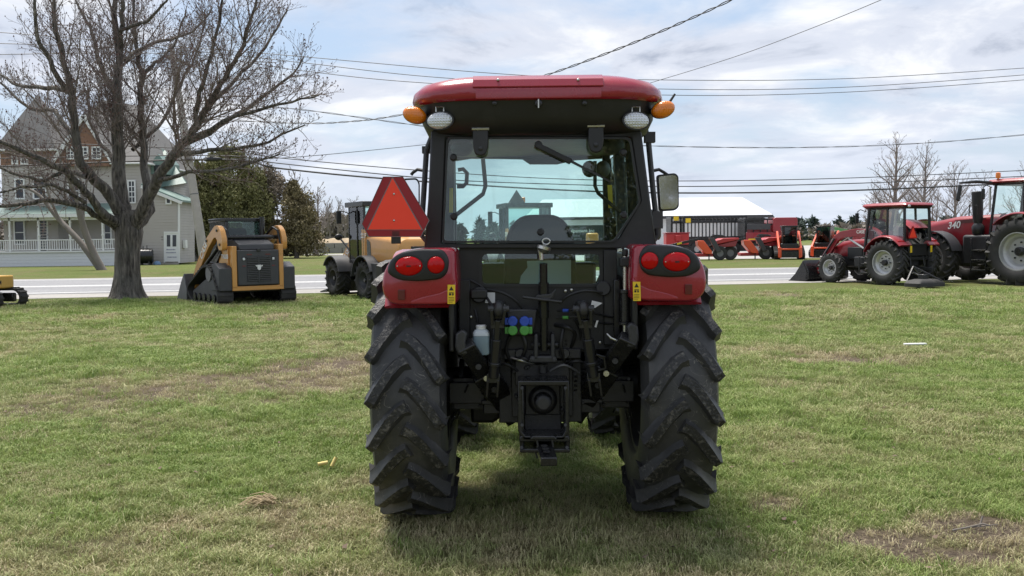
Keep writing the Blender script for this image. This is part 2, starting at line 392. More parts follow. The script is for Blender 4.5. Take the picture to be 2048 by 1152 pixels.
# road: two edges fixed by where they meet the picture
RA, RB = ground(0, 598), ground(1420, 569)
RC_, RD = ground(0, 560), ground(1420, 538)
def on(a, b, t): return a + (b - a) * t
def strip(name, a, b, c, d, z, m, t0=-9, t1=10, n=40, jit=0.0, seed=1):
    rng = random.Random(seed); mb = MB(); P, Qq = [], []
    for k in range(n + 1):
        t = t0 + (t1 - t0) * k / n
        q = on(a, b, t); w = on(c, d, t); e = Vector((0, 1, 0))
        P.append((q.x, q.y + rng.uniform(-jit, jit), z)); Qq.append((w.x, w.y + rng.uniform(-jit, jit), z))
    mb.v = P + Qq; mb.f = [(k, k + 1, n + 2 + k, n + 1 + k) for k in range(n)]
    return tag(mb.build(name, m, smooth=0), kind='structure')
def surf(name, c1, c2, sc, rough=.9, fine=60, bump=.3):
    m, n, l, p = nodes(name); g = n.new('ShaderNodeNewGeometry').outputs['Position']
    mp = n.new('ShaderNodeMapping'); mp.inputs['Scale'].default_value = (0.12, 1, 1); mp.inputs['Rotation'].default_value = (0, 0, -0.12); l.new(g, mp.inputs[0])
    a = mixc(n, l, nz(n, l, mp.outputs[0], sc), c1, c2)
    a = mixc(n, l, nz(n, l, g, fine, 3, .7, .45, .8), a, tuple(x * .72 for x in c1))
    l.new(a, p.inputs['Base Color']); p.inputs['Roughness'].default_value = rough
    bp = n.new('ShaderNodeBump'); bp.inputs['Strength'].default_value = bump; bp.inputs['Distance'].default_value = .02; l.new(nz(n, l, g, fine, 3, .7, 0, 1), bp.inputs['Height']); l.new(bp.outputs[0], p.inputs['Normal'])
    return m
roadm = surf('worn_asphalt', (0.19, 0.19, 0.198), (0.275, 0.275, 0.28), 1.4, fine=8)
shoulder = surf('pale_gravel', (0.27, 0.255, 0.235), (0.37, 0.355, 0.33), 2.0, fine=10)
linem = surf('worn_line_paint', (0.60, 0.60, 0.59), (0.80, 0.80, 0.79), 2.0, fine=6)
def RL(k, t): return on(on(RA, RB, t), on(RC_, RD, t), k)
def rstrip(name, k0, k1, z, m, **kw): return strip(name, RL(k0, 0), RL(k0, 1), RL(k1, 0), RL(k1, 1), z, m, **kw)
rstrip('road_shoulder', -0.02, 1.02, 0.008, shoulder, jit=0.10, n=240)
rstrip('road', 0.13, 0.96, 0.014, roadm)
rstrip('road_line', 0.465, 0.485, 0.019, linem)
rstrip('road_line', 0.50, 0.52, 0.019, linem)
rstrip('road_line', 0.165, 0.18, 0.019, linem)
rstrip('road_line', 0.90, 0.915, 0.019, linem)
# gravel sales lot across the road on the right
L0, L1, L2, L3 = ground(930, 524), ground(2048, 512), ground(2048, 478), ground(930, 492)
mb = MB(); mb.add([(-6, L0.y, .01), (L1.x * 1.7, L1.y, .01), (140, 130, .01), (-14, 130, .01)], [(0, 1, 2, 3)])
tag(mb.build('gravel_lot', surf('lot_gravel', (0.30, 0.29, 0.275), (0.42, 0.41, 0.39), 1.0, fine=6), smooth=0), kind='structure')
# driveway climbing past the block wall
a, b = ground(575, 536), ground(720, 505)
mb = MB(); mb.add([(-44, 101, .012), (-12, 97, .012), (-10, 106, .012), (-44, 109, .012)], [(0, 1, 2, 3)])
tag(mb.build('gravel_drive', shoulder, smooth=0), kind='structure')

# grass blades: tufts scattered over the lawn
rng = np.random.default_rng(4)
m, n, l, p = nodes('grass_blade')
A = n.new('ShaderNodeAttribute'); A.attribute_type = 'INSTANCER'; A.attribute_name = 'dry'
B = n.new('ShaderNodeAttribute'); B.attribute_type = 'INSTANCER'; B.attribute_name = 'rnd'
g1 = mixc(n, l, B.outputs['Fac'], (0.138, 0.218, 0.044), (0.315, 0.39, 0.120))
s1 = mixc(n, l, B.outputs['Fac'], (0.30, 0.25, 0.14), (0.60, 0.52, 0.33))
cc = mixc(n, l, A.outputs['Fac'], g1, s1)
l.new(cc, p.inputs['Base Color']); p.inputs['Roughness'].default_value = 0.6; p.inputs['Specular IOR Level'].default_value = 0.25
tr = n.new('ShaderNodeBsdfTranslucent'); l.new(cc, tr.inputs[0]); ms = n.new('ShaderNodeMixShader'); ms.inputs[0].default_value = 0.3
l.new(p.outputs[0], ms.inputs[1]); l.new(tr.outputs[0], ms.inputs[2]); l.new(ms.outputs[0], n['Material Output'].inputs[0])
blade_m = m
tc_ = bpy.data.collections.new('tufts')
for k in range(8):
    v, f = [], []
    long = k >= 6
    for b in range(34 if not long else 22):
        a = rng.uniform(0, 6.28); r = 0.075 * math.sqrt(rng.uniform()); h = rng.uniform(.014, .040) if not long else rng.uniform(.035, .075); w = rng.uniform(.0016, .0034)
        la = rng.uniform(0, 6.28); lean = h * rng.uniform(.35, 1.5)
        bx, by = r * math.cos(a), r * math.sin(a); px_, py_ = -math.sin(la) * w, math.cos(la) * w
        lx, ly = math.cos(la) * lean, math.sin(la) * lean; o = len(v)
        v += [(bx - px_, by - py_, -.01), (bx + px_, by + py_, -.01), (bx + lx * .4 + px_ * .8, by + ly * .4 + py_ * .8, h * .65), (bx + lx * .4 - px_ * .8, by + ly * .4 - py_ * .8, h * .65), (bx + lx, by + ly, h * .9)]
        f += [(o, o + 1, o + 2, o + 3), (o + 3, o + 2, o + 4)]
    tm = bpy.data.meshes.new('tuft'); tm.from_pydata(v, [], f); tm.materials.append(blade_m)
    tc_.objects.link(bpy.data.objects.new('tuft%d' % k, tm))
def scatter(y0, y1, dens, sc):
    ar = 1.2 * (y1 * y1 - y0 * y0) / 2; N = int(ar * dens)
    y = np.sqrt(rng.uniform(y0 * y0, y1 * y1, N)); x = rng.uniform(-.6, .6, N) * y
    keep = rng.uniform(0, 1, N) > soil(x, y) * 0.85
    x, y = x[keep], y[keep]; return x, y, np.full(len(x), sc)
S = [scatter(4.0, 7.0, 400, .84), scatter(7.0, 11, 210, 1.12), scatter(11, 17, 90, 1.6), scatter(17, 26, 34, 2.2)]
x = np.concatenate([s[0] for s in S]); y = np.concatenate([s[1] for s in S]); sc = np.concatenate([s[2] for s in S])
N = len(x)
edge = RA.y + (x - RA.x) * (RB.y - RA.y) / (RB.x - RA.x)
k = y < edge - .1; x, y, sc = x[k], y[k], sc[k]; N = len(x)
dr = np.clip(dryness(x, y) + rng.normal(0, .22, N), 0, 1)
lush = np.clip((fbm(x * 0.8, y * 0.8, 77, 3) - .45) * 4, 0, 1) * (1 - dr)
pick = np.where(rng.uniform(0, 1, N) < lush * .55, 6 + rng.integers(0, 2, N), rng.integers(0, 6, N))
me = bpy.data.meshes.new('grass'); me.from_pydata(np.stack([x, y, bumpz(x, y)], 1).tolist(), [], [])
def attr(nm, ty, data, key='value'):
    a = me.attributes.new(nm, ty, 'POINT'); a.data.foreach_set(key, data)
attr('dry', 'FLOAT', dr.astype(np.float32)); attr('rnd', 'FLOAT', rng.uniform(0, 1, N).astype(np.float32))
attr('scl', 'FLOAT', (sc * rng.uniform(.75, 1.25, N)).astype(np.float32)); attr('pick', 'INT', pick.astype(np.int32))
rot = np.zeros((N, 3), np.float32); rot[:, 2] = rng.uniform(0, 6.28, N); attr('rot', 'FLOAT_VECTOR', rot.ravel(), 'vector')
grass = bpy.data.objects.new('grass', me); COL.objects.link(grass)
tag(grass, 'short green and straw coloured grass blades of the lawn', 'grass', kind='stuff')
gn = bpy.data.node_groups.new('grass', 'GeometryNodeTree')
gn.interface.new_socket('Geometry', in_out='INPUT', socket_type='NodeSocketGeometry'); gn.interface.new_socket('Geometry', in_out='OUTPUT', socket_type='NodeSocketGeometry')
N_ = gn.nodes.new; gi, go = N_('NodeGroupInput'), N_('NodeGroupOutput')
mp = N_('GeometryNodeMeshToPoints'); ip = N_('GeometryNodeInstanceOnPoints'); ci = N_('GeometryNodeCollectionInfo')
ci.inputs['Collection'].default_value = tc_; ci.inputs['Separate Children'].default_value = True; ci.inputs['Reset Children'].default_value = True
def na(nm, ty):
    q = N_('GeometryNodeInputNamedAttribute'); q.data_type = ty; q.inputs['Name'].default_value = nm; return q.outputs['Attribute']
er = N_('FunctionNodeEulerToRotation')
L_ = gn.links.new
L_(gi.outputs[0], mp.inputs['Mesh']); L_(mp.outputs[0], ip.inputs['Points']); L_(ci.outputs[0], ip.inputs['Instance']); ip.inputs['Pick Instance'].default_value = True
L_(na('pick', 'INT'), ip.inputs['Instance Index']); L_(na('rot', 'FLOAT_VECTOR'), er.inputs[0]); L_(er.outputs[0], ip.inputs['Rotation']); L_(na('scl', 'FLOAT'), ip.inputs['Scale'])
L_(ip.outputs[0], go.inputs[0])
md = grass.modifiers.new('grass', 'NODES'); md.node_group = gn
# ------------------------------------------------------------------ lug tyres
def lug_tyre(parent, cx, R, w, side_rim, m_tyre, m_rim, nl=22, name='rear_tyre', axle=(0, 0), rim_r=0.53, lugh=0.052, hubm=None, nseg=64, det=True, dish=0.0):
    """tyre with chevron lugs, axis along x; side_rim=+1: outer face towards +x. rim_r is a fraction of R"""
    y0, z0 = axle; o = Vector((cx, y0, z0)); Rc = R * (1 - lugh); rb = R * rim_r
    h = w / 2
    prof = [(-h * .80, rb), (-h * .95, rb + .1 * (Rc - rb)), (-h * 1.04, rb + .45 * (Rc - rb)), (-h * 1.0, rb + .72 * (Rc - rb)), (-h * .90, rb + .90 * (Rc - rb)), (-h * .62, rb + .975 * (Rc - rb)), (0, Rc)]
    prof = prof + [(-a, r) for a, r in prof[-2::-1]]
    prof += [(h * .7, rb - .012), (-h * .7, rb - .012)]
    t = MB().lathe(prof, o, (1, 0, 0), nseg, close=True).build(name, m_tyre, parent, smooth=40)
    mb = MB(); mc = MB()
    def rc(x):
        q = abs(x) / h; return Rc - (Rc - rb) * (0.025 * (q / .62) ** 2 if q < .62 else .025 + .075 * ((q - .62) / .28) + (0 if q < .9 else (q - .9) * 2.0))
    pitch = 2 * math.pi * R / nl
    lw = pitch * (.185 if det else .2)
    for sd in (-1, 1):
        for k in range(nl):
            s0 = (k + (0.5 if sd > 0 else 0)) * pitch
            pts = [(-.05, 0.0), (.16, .10), (.42, .36), (.70, .74), (.90, 1.05), (1.0, 1.15)]
            rings = []; caps = []
            for j, (q, s) in enumerate(pts):
                x = sd * q * h; ss = s0 - s * pitch * .86
                k2 = min(j + 1, len(pts) - 1); k1 = max(j - 1, 0)
                tx, ts = (pts[k2][0] - pts[k1][0]) * h, -(pts[k2][1] - pts[k1][1]) * pitch * .86
                L = math.hypot(tx, ts); nx, ns = -ts / L * sd, tx / L
                top = R * (1 - .004 * (q / .6) ** 2) if q < .95 else R * .972
                base = rc(x) - .01
                ww = lw * (1.15 if j == 0 else 1.0)
                def P(dw, r, xo=0):
                    a = (ss + ns * dw) / R; xx = x + nx * dw + xo
                    return o + Vector((xx, -r * math.cos(a), r * math.sin(a)))
                if det:
                    hh = top - base
                    rings.append([P(-ww * 1.3, base), P(-ww * .85, base + hh * .30), P(-ww * .60, base + hh * .72), P(-ww * .49, top - .003), P(ww * .49, top - .003), P(ww * .56, base + hh * .72), P(ww * .68, base + hh * .30), P(ww * .95, base)])
                    caps.append([P(-ww * .53, top - .012), P(ww * .53, top - .012), P(ww * .48, top), P(-ww * .48, top)])
                else: rings.append([P(-ww * .85, base), P(ww * .85, base), P(ww * .52, top), P(-ww * .52, top)])
            mb.loft(rings)
            if det: mc.loft(caps)
    mb.build('tread_lugs', m_tyre, t, smooth=32)
    if det: mc.build('lug_faces', lugm, t, smooth=20)
    d = side_rim
    p = [(d * h * .84, rb + .012), (d * h * .84, rb - .02), (d * h * .45, rb - .045), (d * h * .40, rb * .80), (d * (h * .12 + dish), rb * .68), (d * (h * .10 + dish), rb * .30), (d * (h * .2 + dish), rb * .26), (d * (h * .2 + dish), .001)]
    q = [(-d * h * .84, rb + .012), (-d * h * .84, rb - .02), (-d * h * .4, rb - .04), (d * h * .0, rb * .78), (d * (h * .06 + dish), rb * .66), (d * (h * .05 + dish), .001)]
    MB().lathe(p + q[::-1], o, (1, 0, 0), nseg // 2 * 1, close=True).build('rim', m_rim, t, smooth=35)
    hb = MB(); hb.lathe([(d * (h * .05 + dish), rb * .24), (d * (h * .6 + dish), rb * .24), (d * (h * .68 + dish), rb * .18), (d * (h * .68 + dish), .001)], o, (1, 0, 0), 16)
    for k in range(8):
        a = k * math.pi / 4; c_ = o + Vector((d * (h * .12 + dish), rb * .48 * math.cos(a), rb * .48 * math.sin(a))); hb.cyl(c_, c_ + Vector((d * .035, 0, 0)), rb * .05, n=6)
    hb.build('hub', hubm or m_rim, t, smooth=35)
    return t

# ------------------------------------------------------------------ the tractor in the foreground (seen from behind)
def bend_(P, sub=5):
    Q = []; m = len(P)
    for k in range(m - 1):
        p, a, b, c = P[max(k - 1, 0)], P[k], P[k + 1], P[min(k + 2, m - 1)]
        for j in range(sub): t = j / sub; Q.append(.5 * ((2 * a) + (b - p) * t + (2 * p - 5 * a + 4 * b - c) * t * t + (3 * a - p - 3 * b + c) * t ** 3))
    return Q + [P[-1]]
TX, TY = 0.16, 5.5
trac = thing('farm_tractor', 'large red and black cab tractor in the foreground, seen squarely from behind', 'tractor', (TX, TY, 0))
def T(u, v, y): 
    p = at(u, v, TY + y); return Vector((p.x - TX, y, p.z))
def TP(pts, y): return [T(u, v, y) for u, v in pts]
def plate(pts, y0, y1):
    """outline given where its near face sits, extruded straight to depth y1"""
    mb = MB(); mb.prism(TP(pts, y0), (0, y1 - y0, 0)); return mb
def tb(name, mb, m, parent=trac, **k): return mb.build(name, m, parent, **k)
WX = 0.712
rubber_t = rubber
for sgn in (-1, 1):
    lug_tyre(trac, sgn * WX, 0.74, 0.385, sgn, rubber, dgrey, nl=19, name='rear_tyre', axle=(0, 0.74), rim_r=0.53, hubm=blackp, nseg=72, dish=-.02 * sgn)
for sgn in (-1, 1):
    lug_tyre(trac, sgn * 0.62, 0.50, 0.32, sgn, rubber, blackp, nl=18, name='front_tyre', axle=(2.12, 0.50), rim_r=0.52, hubm=blackp, nseg=48)
tb('front_axle', MB().beam((-.6, 2.12, .5), (.6, 2.12, .5), .14, .16).beam((-.3, 2.12, .62), (.3, 2.12, .62), .2, .2), iron, bevel=.01)
mb = MB().lathe([(-.56, .10), (-.40, .105), (-.36, .135), (-.18, .16), (.18, .16), (.36, .135), (.40, .105), (.56, .10)], (0, 0, .74), (1, 0, 0), 20)
for s in (-1, 1):
    mb.lathe([(s * .44, .15), (s * .47, .15)], (0, 0, .74), (1, 0, 0), 20); mb.bx(s * .33, s * .50, -.16, -.05, .62, .80); mb.bx(s * .26, s * .52, -.20, -.12, .66, .78)
    for k in range(6): mb.cyl((s * .35, -.165 + .0 * k, .64 + .03 * k), (s * .35, -.18, .64 + .03 * k), .01, n=6)
tb('rear_axle', mb, iron, bevel=.006)
# transmission housing with ribs, covers and bolts
mb = MB().bx(-.24, .22, -.26, 1.9, .56, 1.02).bx(-.17, .17, -.30, -.2, .60, .98).bx(-.28, .28, -.22, .3, .98, 1.10).bx(-.15, .15, -.34, -.25, .78, .92)
for k in range(4): mb.bx(-.34, .34, -.24, -.22, .66 + .055 * k, .685 + .055 * k)
mb.bx(-.33, -.17, -.2, .2, .60, .88).bx(.17, .33, -.2, .2, .60, .88)
rr = random.Random(3)
for k in range(26):
    x, z = rr.uniform(-.3, .3), rr.uniform(.62, 1.06); mb.cyl((x, -.2, z), (x, -.36 if abs(x) < .16 else -.25, z), .012, n=6)
tb('transmission_housing', mb, iron, bevel=.008)
mb = MB()
for k in range(7):
    x, z = rr.uniform(-.24, .24), rr.uniform(1.0, 1.16); mb.bx(x - .04, x + .04, -.34, -.22, z - .03, z + .03)
mb.bx(-.21, .21, -.38, -.24, .93, .985).bx(-.30, -.20, -.32, -.2, .9, 1.04).bx(.16, .30, -.34, -.2, .96, 1.1)
for s in (-1, 1): mb.cyl((s * .12, -.4, .96), (s * .12, -.25, .96), .03, n=12)
tb('hydraulic_block', mb, iron, bevel=.006)
tb('fuel_tank', MB().prism(TP([(941, 812), (941, 847), (985, 847), (1000, 838), (1003, 812)], .45), (0, .6, 0)), black, bevel=.02)
tb('belly_pan', MB().bx(-.30, .30, .3, 2.0, .60, .74).bx(-.5, .5, .25, 1.2, .86, 1.0), black, bevel=.02)
# power take-off with guard
mb = MB(); mb.ring(TP([(1036, 762), (1138, 762), (1138, 862), (1128, 880), (1048, 880), (1036, 862)], -.62), TP([(1043, 771), (1131, 771), (1131, 862), (1124, 874), (1052, 874), (1043, 862)], -.62), (0, .2, 0))
tb('pto_guard', mb, blackp, bevel=.004)
c_ = T(1086, 802, -.5)
mb = MB().lathe([(0, .075), (.03, .078), (.05, .06), (.05, .044), (.13, .044), (.14, .03), (.14, .001)], c_ + Vector((0, .06, 0)), (0, -1, 0), 24)
mb.box(c_ + Vector((0, .12, .0)), (.19, .14, .17)); mb.box(c_ + Vector((0, .14, -.13)), (.2, .16, .1))
for k in range(8): mb.cyl(c_ + Vector((.035 * math.cos(k * .785), -.07, .035 * math.sin(k * .785))), c_ + Vector((.035 * math.cos(k * .785), .0, .035 * math.sin(k * .785))), .012, n=6)
tb('pto_shaft', mb, iron, bevel=.008)
# drawbar and its hanger
mb = MB()
for a, b in ((1038, 1047), (1129, 1138)): mb.add([], []); mb.prism(TP([(a, 770), (b, 770), (b + 2, 905), (a + 2, 905)], -.60), (0, .12, 0))
mb.prism(TP([(1040, 872), (1138, 872), (1141, 884), (1038, 884)], -.62), (0, .35, 0))
mb.prism(TP([(1040, 898), (1140, 898), (1140, 906), (1040, 906)], -.66), (0, .3, 0))
mb.prism(TP([(1060, 880), (1115, 880), (1110, 872), (1064, 872)], -.68), (0, .1, 0))
tb('drawbar_hanger', mb, blackp, bevel=.006)
p0, p1 = T(1084, 890, -.62), T(1098, 924, -.86)
mb = MB().beam(p0 + Vector((0, .5, .0)), p1, .083, .045)
tb('drawbar', mb, blackp, bevel=.006)
d_ = (p1 - p0).normalized()
mb = MB()
for k in range(3): q = p0 + (p1 - p0) * (.35 + .18 * k) + Vector((0, 0, .025)); mb.lathe([(0, .018), (.004, .018), (.004, .008), (0, .008)], q, (0, 0, 1), 12)
for u in (1073, 1103): q = T(u, 884, -.64); mb.tube([q + Vector((0, 0, .02)), q + Vector((.008, 0, -.02)), q + Vector((-.004, 0, -.06)), q + Vector((.004, 0, -.085))], .006, 6)
tb('drawbar_pins', mb, iron)
sheen = mat('semi_gloss_black', (0.02, 0.02, 0.021), .2, var=.2, scale=10)
# lower links (swung up), hooks, lift rods, stabilisers
for s, A, B in ((-1, (1032, 838), (930, 690)), (1, (1146, 834), (1258, 676))):
    a = T(A[0], A[1], -.05); b = T(B[0], B[1], -.62); d = (b - a)
    mb = MB().beam(a, a + d * .62, .12, .05, (0, 1, 0)).beam(a + d * .5, b, .095, .06, (0, 1, 0)).beam(a + d * .40, a + d * .66, .14, .07, (0, 1, 0))
    lk = tb('lower_link', mb, blackp, bevel=.008)
    mb = MB(); q = b + d.normalized() * .02
    mb.prism([q + Vector((s * x, 0, z)) for x, z in ((-.02, -.06), (.03, -.065), (.045, -.02), (.04, .05), (.005, .07), (-.02, .05), (-.008, .0))], (0, .05, 0))
    mb.build('hook', iron, lk, bevel=.01)
    for k in (.45, .6, .75): bq = a + d * k; MB().cyl(bq + Vector((0, -.07, 0)), bq + Vector((0, .05, 0)), .016, n=8).build('bolt', steel if k == .6 else iron, lk)
for s, A, B in ((-1, (997, 618), (984, 792)), (1, (1167, 618), (1192, 790))):
    a, b = T(A[0], A[1], -.56), T(B[0], B[1], -.46); d = b - a
    mb = MB().cyl(a + d * .12, a + d * .62, .021, n=12).cyl(a + d * .34, a + d * .78, .030, n=12).cyl(a + d * .60, a + d * .64, .038, n=12)
    for k in (-1, 1):
        mb.beam(a + Vector((k * .035, 0, 0)), a + d * .17 + Vector((k * .028, 0, 0)), .016, .045, (0, 1, 0)); mb.beam(a + d * .80 + Vector((k * .028, 0, 0)), b + Vector((k * .028, 0, 0)), .014, .05, (0, 1, 0))
    mb.beam(a + d * .17 + Vector((-.035, 0, 0)), a + d * .17 + Vector((.035, 0, 0)), .03, .045); mb.beam(a + d * .79 + Vector((-.035, 0, 0)), a + d * .79 + Vector((.035, 0, 0)), .03, .05)
    lr = tb('lift_rod', mb, sheen, bevel=.003)
    MB().cyl(a + Vector((-.055, 0, 0)), a + Vector((.055, 0, 0)), .02, n=12).ell(a, (.03, .04, .045)).build('clevis_pin', iron, lr)
    if s > 0: MB().tube([a + d * .52 + Vector((.03, -.02, 0)), a + d * .55 + Vector((.07, -.02, 0)), a + d * .68 + Vector((.07, -.02, 0)), a + d * .70 + Vector((.03, -.02, 0))], .008, 8).build('handle', blackp, lr)
    tb('lift_arm', MB().beam(a + Vector((0, .0, -.01)), Vector((s * .2, .02, a.z - .02)), .05, .09), iron, bevel=.012)
    q, r = T(936 if s < 0 else 1246, 770, -.22), T(905 if s < 0 else 1262, 845, -.05)
    mb = MB()
    for k in range(7):
        c0 = q + (r - q) * (k / 7); c1 = q + (r - q) * ((k + 1.25) / 7); w_ = Vector((.016, 0, 0)) if k % 2 else Vector((0, .016, 0))
        mb.tube([c0 - w_ * .5, c0 + w_, c1 + w_, c1 - w_, c0 - w_], .005, 6)
    tb('stabiliser_chain', mb, iron)
# top link, parked upright
a, b = T(1088, 700, -.42), T(1087, 512, -.48)
mb = MB().cyl(a, a + (b - a) * .92, .021, n=14).cyl(a + (b - a) * .35, a + (b - a) * .72, .028, n=14)
tl = tb('top_link', mb, blackp)
q = T(1085, 500, -.48)
MB().tube([b + Vector((-.012, 0, -.02)), q + Vector((-.01, 0, .0)), q + Vector((.012, -.02, .02))], [.014, .016, .014], 10).lathe([(0, .02), (.02, .038), (.035, .038), (.04, .02)], q + Vector((0, 0, -.015)), (.3, 0, 1), 16).build('ball_end', steel, tl)
MB().tube([q + Vector((.02 + .02 * math.cos(t), 0, .045 + .016 * math.sin(t))) for t in [k * .5 for k in range(13)]], .004, 6).build('ring_pin', steel, tl)
h0, h1 = T(1045, 594, -.50), T(1124, 604, -.50)
MB().cyl(h0, h1, .008, n=8).prism(TP([(1068, 600), (1075, 590), (1100, 588), (1112, 578), (1106, 596), (1092, 604)], -.49), (0, .03, 0)).build('turning_handle', iron, tl, bevel=.003)
mb = MB(); 
for u in (1068, 1102): mb.prism(TP([(u, 668), (u + 8, 668), (u + 9, 720), (u - 1, 720)], -.46), (0, .1, 0))
mb.prism(TP([(1060, 712), (1113, 712), (1116, 726), (1057, 726)], -.46), (0, .16, 0)); mb.cyl(T(1062, 690, -.41), T(1118, 690, -.41), .014, n=10)
tb('top_link_bracket', mb, iron, bevel=.008)
# hydraulic couplers with coloured caps
blue = mat('blue_cap', (0.02, 0.07, 0.42), .4, var=.1); grn = mat('green_cap', (0.07, 0.28, 0.05), .4, var=.1)
tb('coupler_block', MB().prism(TP([(1012, 618), (1076, 618), (1066, 672), (1018, 672)], -.44), (0, .16, 0)), iron, bevel=.01)
for (u, v, m_) in ((1025, 642, blue), (1049, 642, blue), (1025, 660, grn), (1049, 660, grn)):
    q = T(u, v, -.47); sg = -1 if u < 1037 else 1
    cp = tb('coupler_cap', MB().lathe([(0, .026), (.02, .028), (.03, .025), (.031, .02), (.028, .001)], q, (0, -1, 0), 20).box(q + Vector((sg * .028, -.012, 0)), (.026, .02, .036)), m_, bevel=.002)
for (u, v, y, m_) in ((990, 679, -.50, lensred2), (1181, 679, -.50, lensred2)): q = T(u, v, y); tb('grease_cap', MB().ell(q + Vector((0, -.02, 0)), (.009, .008, .009), 8, 5), m_)
for s in (-1, 1):
    a, b = T(1086 + s * 118, 745, -.18), T(1086 + s * 62, 650, -.30)
    cy = tb('assist_cylinder', MB().cyl(a, a.lerp(b, .6), .028, n=12), iron); MB().cyl(a.lerp(b, .55), b, .014, n=10).build('chrome_rod', steel, cy)
for (u, v, y) in ((1044, 776, -.625), (1131, 776, -.625), (1044, 850, -.625), (1131, 850, -.625), (1043, 895, -.665), (1134, 895, -.665), (1066, 717, -.47), (1108, 717, -.47), (1001, 706, -.3), (1160, 706, -.3), (1018, 745, -.27), (1150, 748, -.27), (1028, 790, -.27), (1147, 786, -.27), (930, 760, -.21), (1258, 758, -.21)):
    tb('hex_bolt', MB().cyl(T(u, v, y), T(u, v, y - .014), .009, n=6), iron)
for pts, r, m_ in (([(1020, 672, -.42), (1012, 700, -.40), (1024, 726, -.36)], .010, black), ([(1046, 672, -.42), (1052, 695, -.42), (1040, 722, -.38)], .010, black), ([(1128, 655, -.4), (1122, 690, -.42), (1130, 726, -.38)], .009, black), ([(1150, 640, -.4), (1162, 670, -.36), (1150, 712, -.34)], .008, black), ([(985, 735, -.34), (1010, 728, -.40), (1036, 742, -.38)], .008, black), ([(1100, 742, -.36), (1128, 730, -.40), (1158, 745, -.34)], .007, grey), ([(1022, 716, -.40), (1046, 722, -.43), (1068, 728, -.40)], .006, steel), ([(950, 620, -.40), (955, 650, -.42), (948, 690, -.40), (960, 730, -.34)], .007, black)):
    tb('hydraulic_pipe', MB().tube(bend_([T(*p) for p in pts]), r, 8), m_)
mb = MB()
for k in range(5): mb.beam(T(985 + k * 3, 744 + 9 * k, -.2), T(1028, 744 + 9 * k, -.26), .02, .012)
tb('cooling_fins', mb, iron)
mb = MB()
for k in range(5): mb.beam(T(1148, 744 + 9 * k, -.26), T(1190 - k * 3, 744 + 9 * k, -.2), .02, .012)
tb('cooling_fins', mb, iron)
tb('fill_cap', MB().cyl(T(1086, 745, -.36), T(1086, 730, -.36), .025, n=14).cyl(T(1086, 733, -.36), T(1086, 728, -.36), .03, n=6), iron)
# washer bottle
q = T(963, 709, -.5); w_ = .044
bm_ = mat('bottle_plastic', (0.55, 0.60, 0.63), .35, var=.05); fl = mat('washer_fluid', (0.22, 0.30, 0.35), .3, var=.05)
def rr_ring(c, hx, hy, r, n=4): return [Vector((c[0] + x, c[1] + y, c[2])) for x, y in roundpoly([(-hx, -hy), (hx, -hy), (hx, hy), (-hx, hy)], r, n)]
bt = tb('washer_bottle', MB().loft([rr_ring(q + Vector((0, 0, z)), w_ * k, .035 * k, .02) for z, k in ((0, .85), (.008, .98), (.100, 1.0))]), fl)
MB().loft([rr_ring(q + Vector((0, 0, z)), w_ * k, .035 * k, .02) for z, k in ((.101, 1.0), (.118, .98), (.132, .75), (.136, .55))]).build('bottle_neck', bm_, bt)
MB().lathe([(.135, .026), (.153, .028), (.157, .024)], q, (0, 0, 1), 18).build('cap', white, bt)
# cab rear lower wall, with its own low window
YW = -.36
def wall(pts): return plate(pts, YW, YW + .04)
mb = MB()
W_out = [(918, 488), (1234, 488), (1234, 700), (918, 700)]
W_in = [(960, 505), (1203, 505), (1203, 571), (960, 571)]
mb.ring(TP(W_out, YW), TP(W_in, YW), (0, .04, 0))
mb.prism(TP([(918, 560), (940, 560), (940, 700), (918, 700)], YW - .03), (0, .03, 0)); mb.prism(TP([(1208, 500), (1234, 500), (1234, 690), (1208, 690)], YW - .03), (0, .03, 0))
for v in (562, 583, 602, 622, 640, 655): q = T(1237, v, YW - .05); mb.cyl(q, q + Vector((0, .03, 0)), .009, n=8)
cabm = black
tb('cab_rear_wall', mb, black, bevel=.008)
tb('lower_window', plate(roundpoly(W_in, 9), YW + .015, YW + .021), glass, smooth=0)
mb = MB().ring(TP(roundpoly([(957, 502), (1206, 502), (1206, 574), (957, 574)], 12), YW - .008), TP(roundpoly([(964, 508), (1199, 508), (1199, 568), (964, 568)], 12), YW - .008), (0, .012, 0))
tb('window_seal', mb, black)
mb = MB()
for u, v, d in ((1236, 563, .045), (1236, 583, .045), (1236, 605, .045), (1236, 624, .045), (1236, 655, .045), (945, 590, .01), (970, 588, .01), (1131, 582, .01), (1143, 580, .01), (942, 634, .01), (1200, 685, .01)):
    tb('wall_bolt', MB().ell(T(u, v, YW - d), (.009, .006, .009), 8, 4), steel)
tb('trailer_socket', MB().cyl(T(958, 590, YW), T(958, 590, YW - .06), .045, n=16).box(T(958, 588, YW - .05), (.09, .05, .05)), black, bevel=.008)
tb('warning_horn', MB().cyl(T(1207, 577, YW), T(1207, 577, YW - .06), .04, n=16), black, bevel=.006)
tb('rating_label', plate([(974, 585), (990, 585), (990, 606), (970, 606)], YW - .002, YW), white, smooth=0)
tb('paper_tag', plate([(1184, 601), (1205, 606), (1190, 616), (1182, 610)], YW - .06, YW - .058), white, smooth=0)
tb('paper_tag', plate([(1004, 611), (1010, 609), (1012, 616), (1006, 618)], YW - .1, YW - .098), white, smooth=0)
tb('paper_tag', plate([(1193, 641), (1197, 641), (1193, 655), (1189, 654)], YW - .08, YW - .078), white, smooth=0)
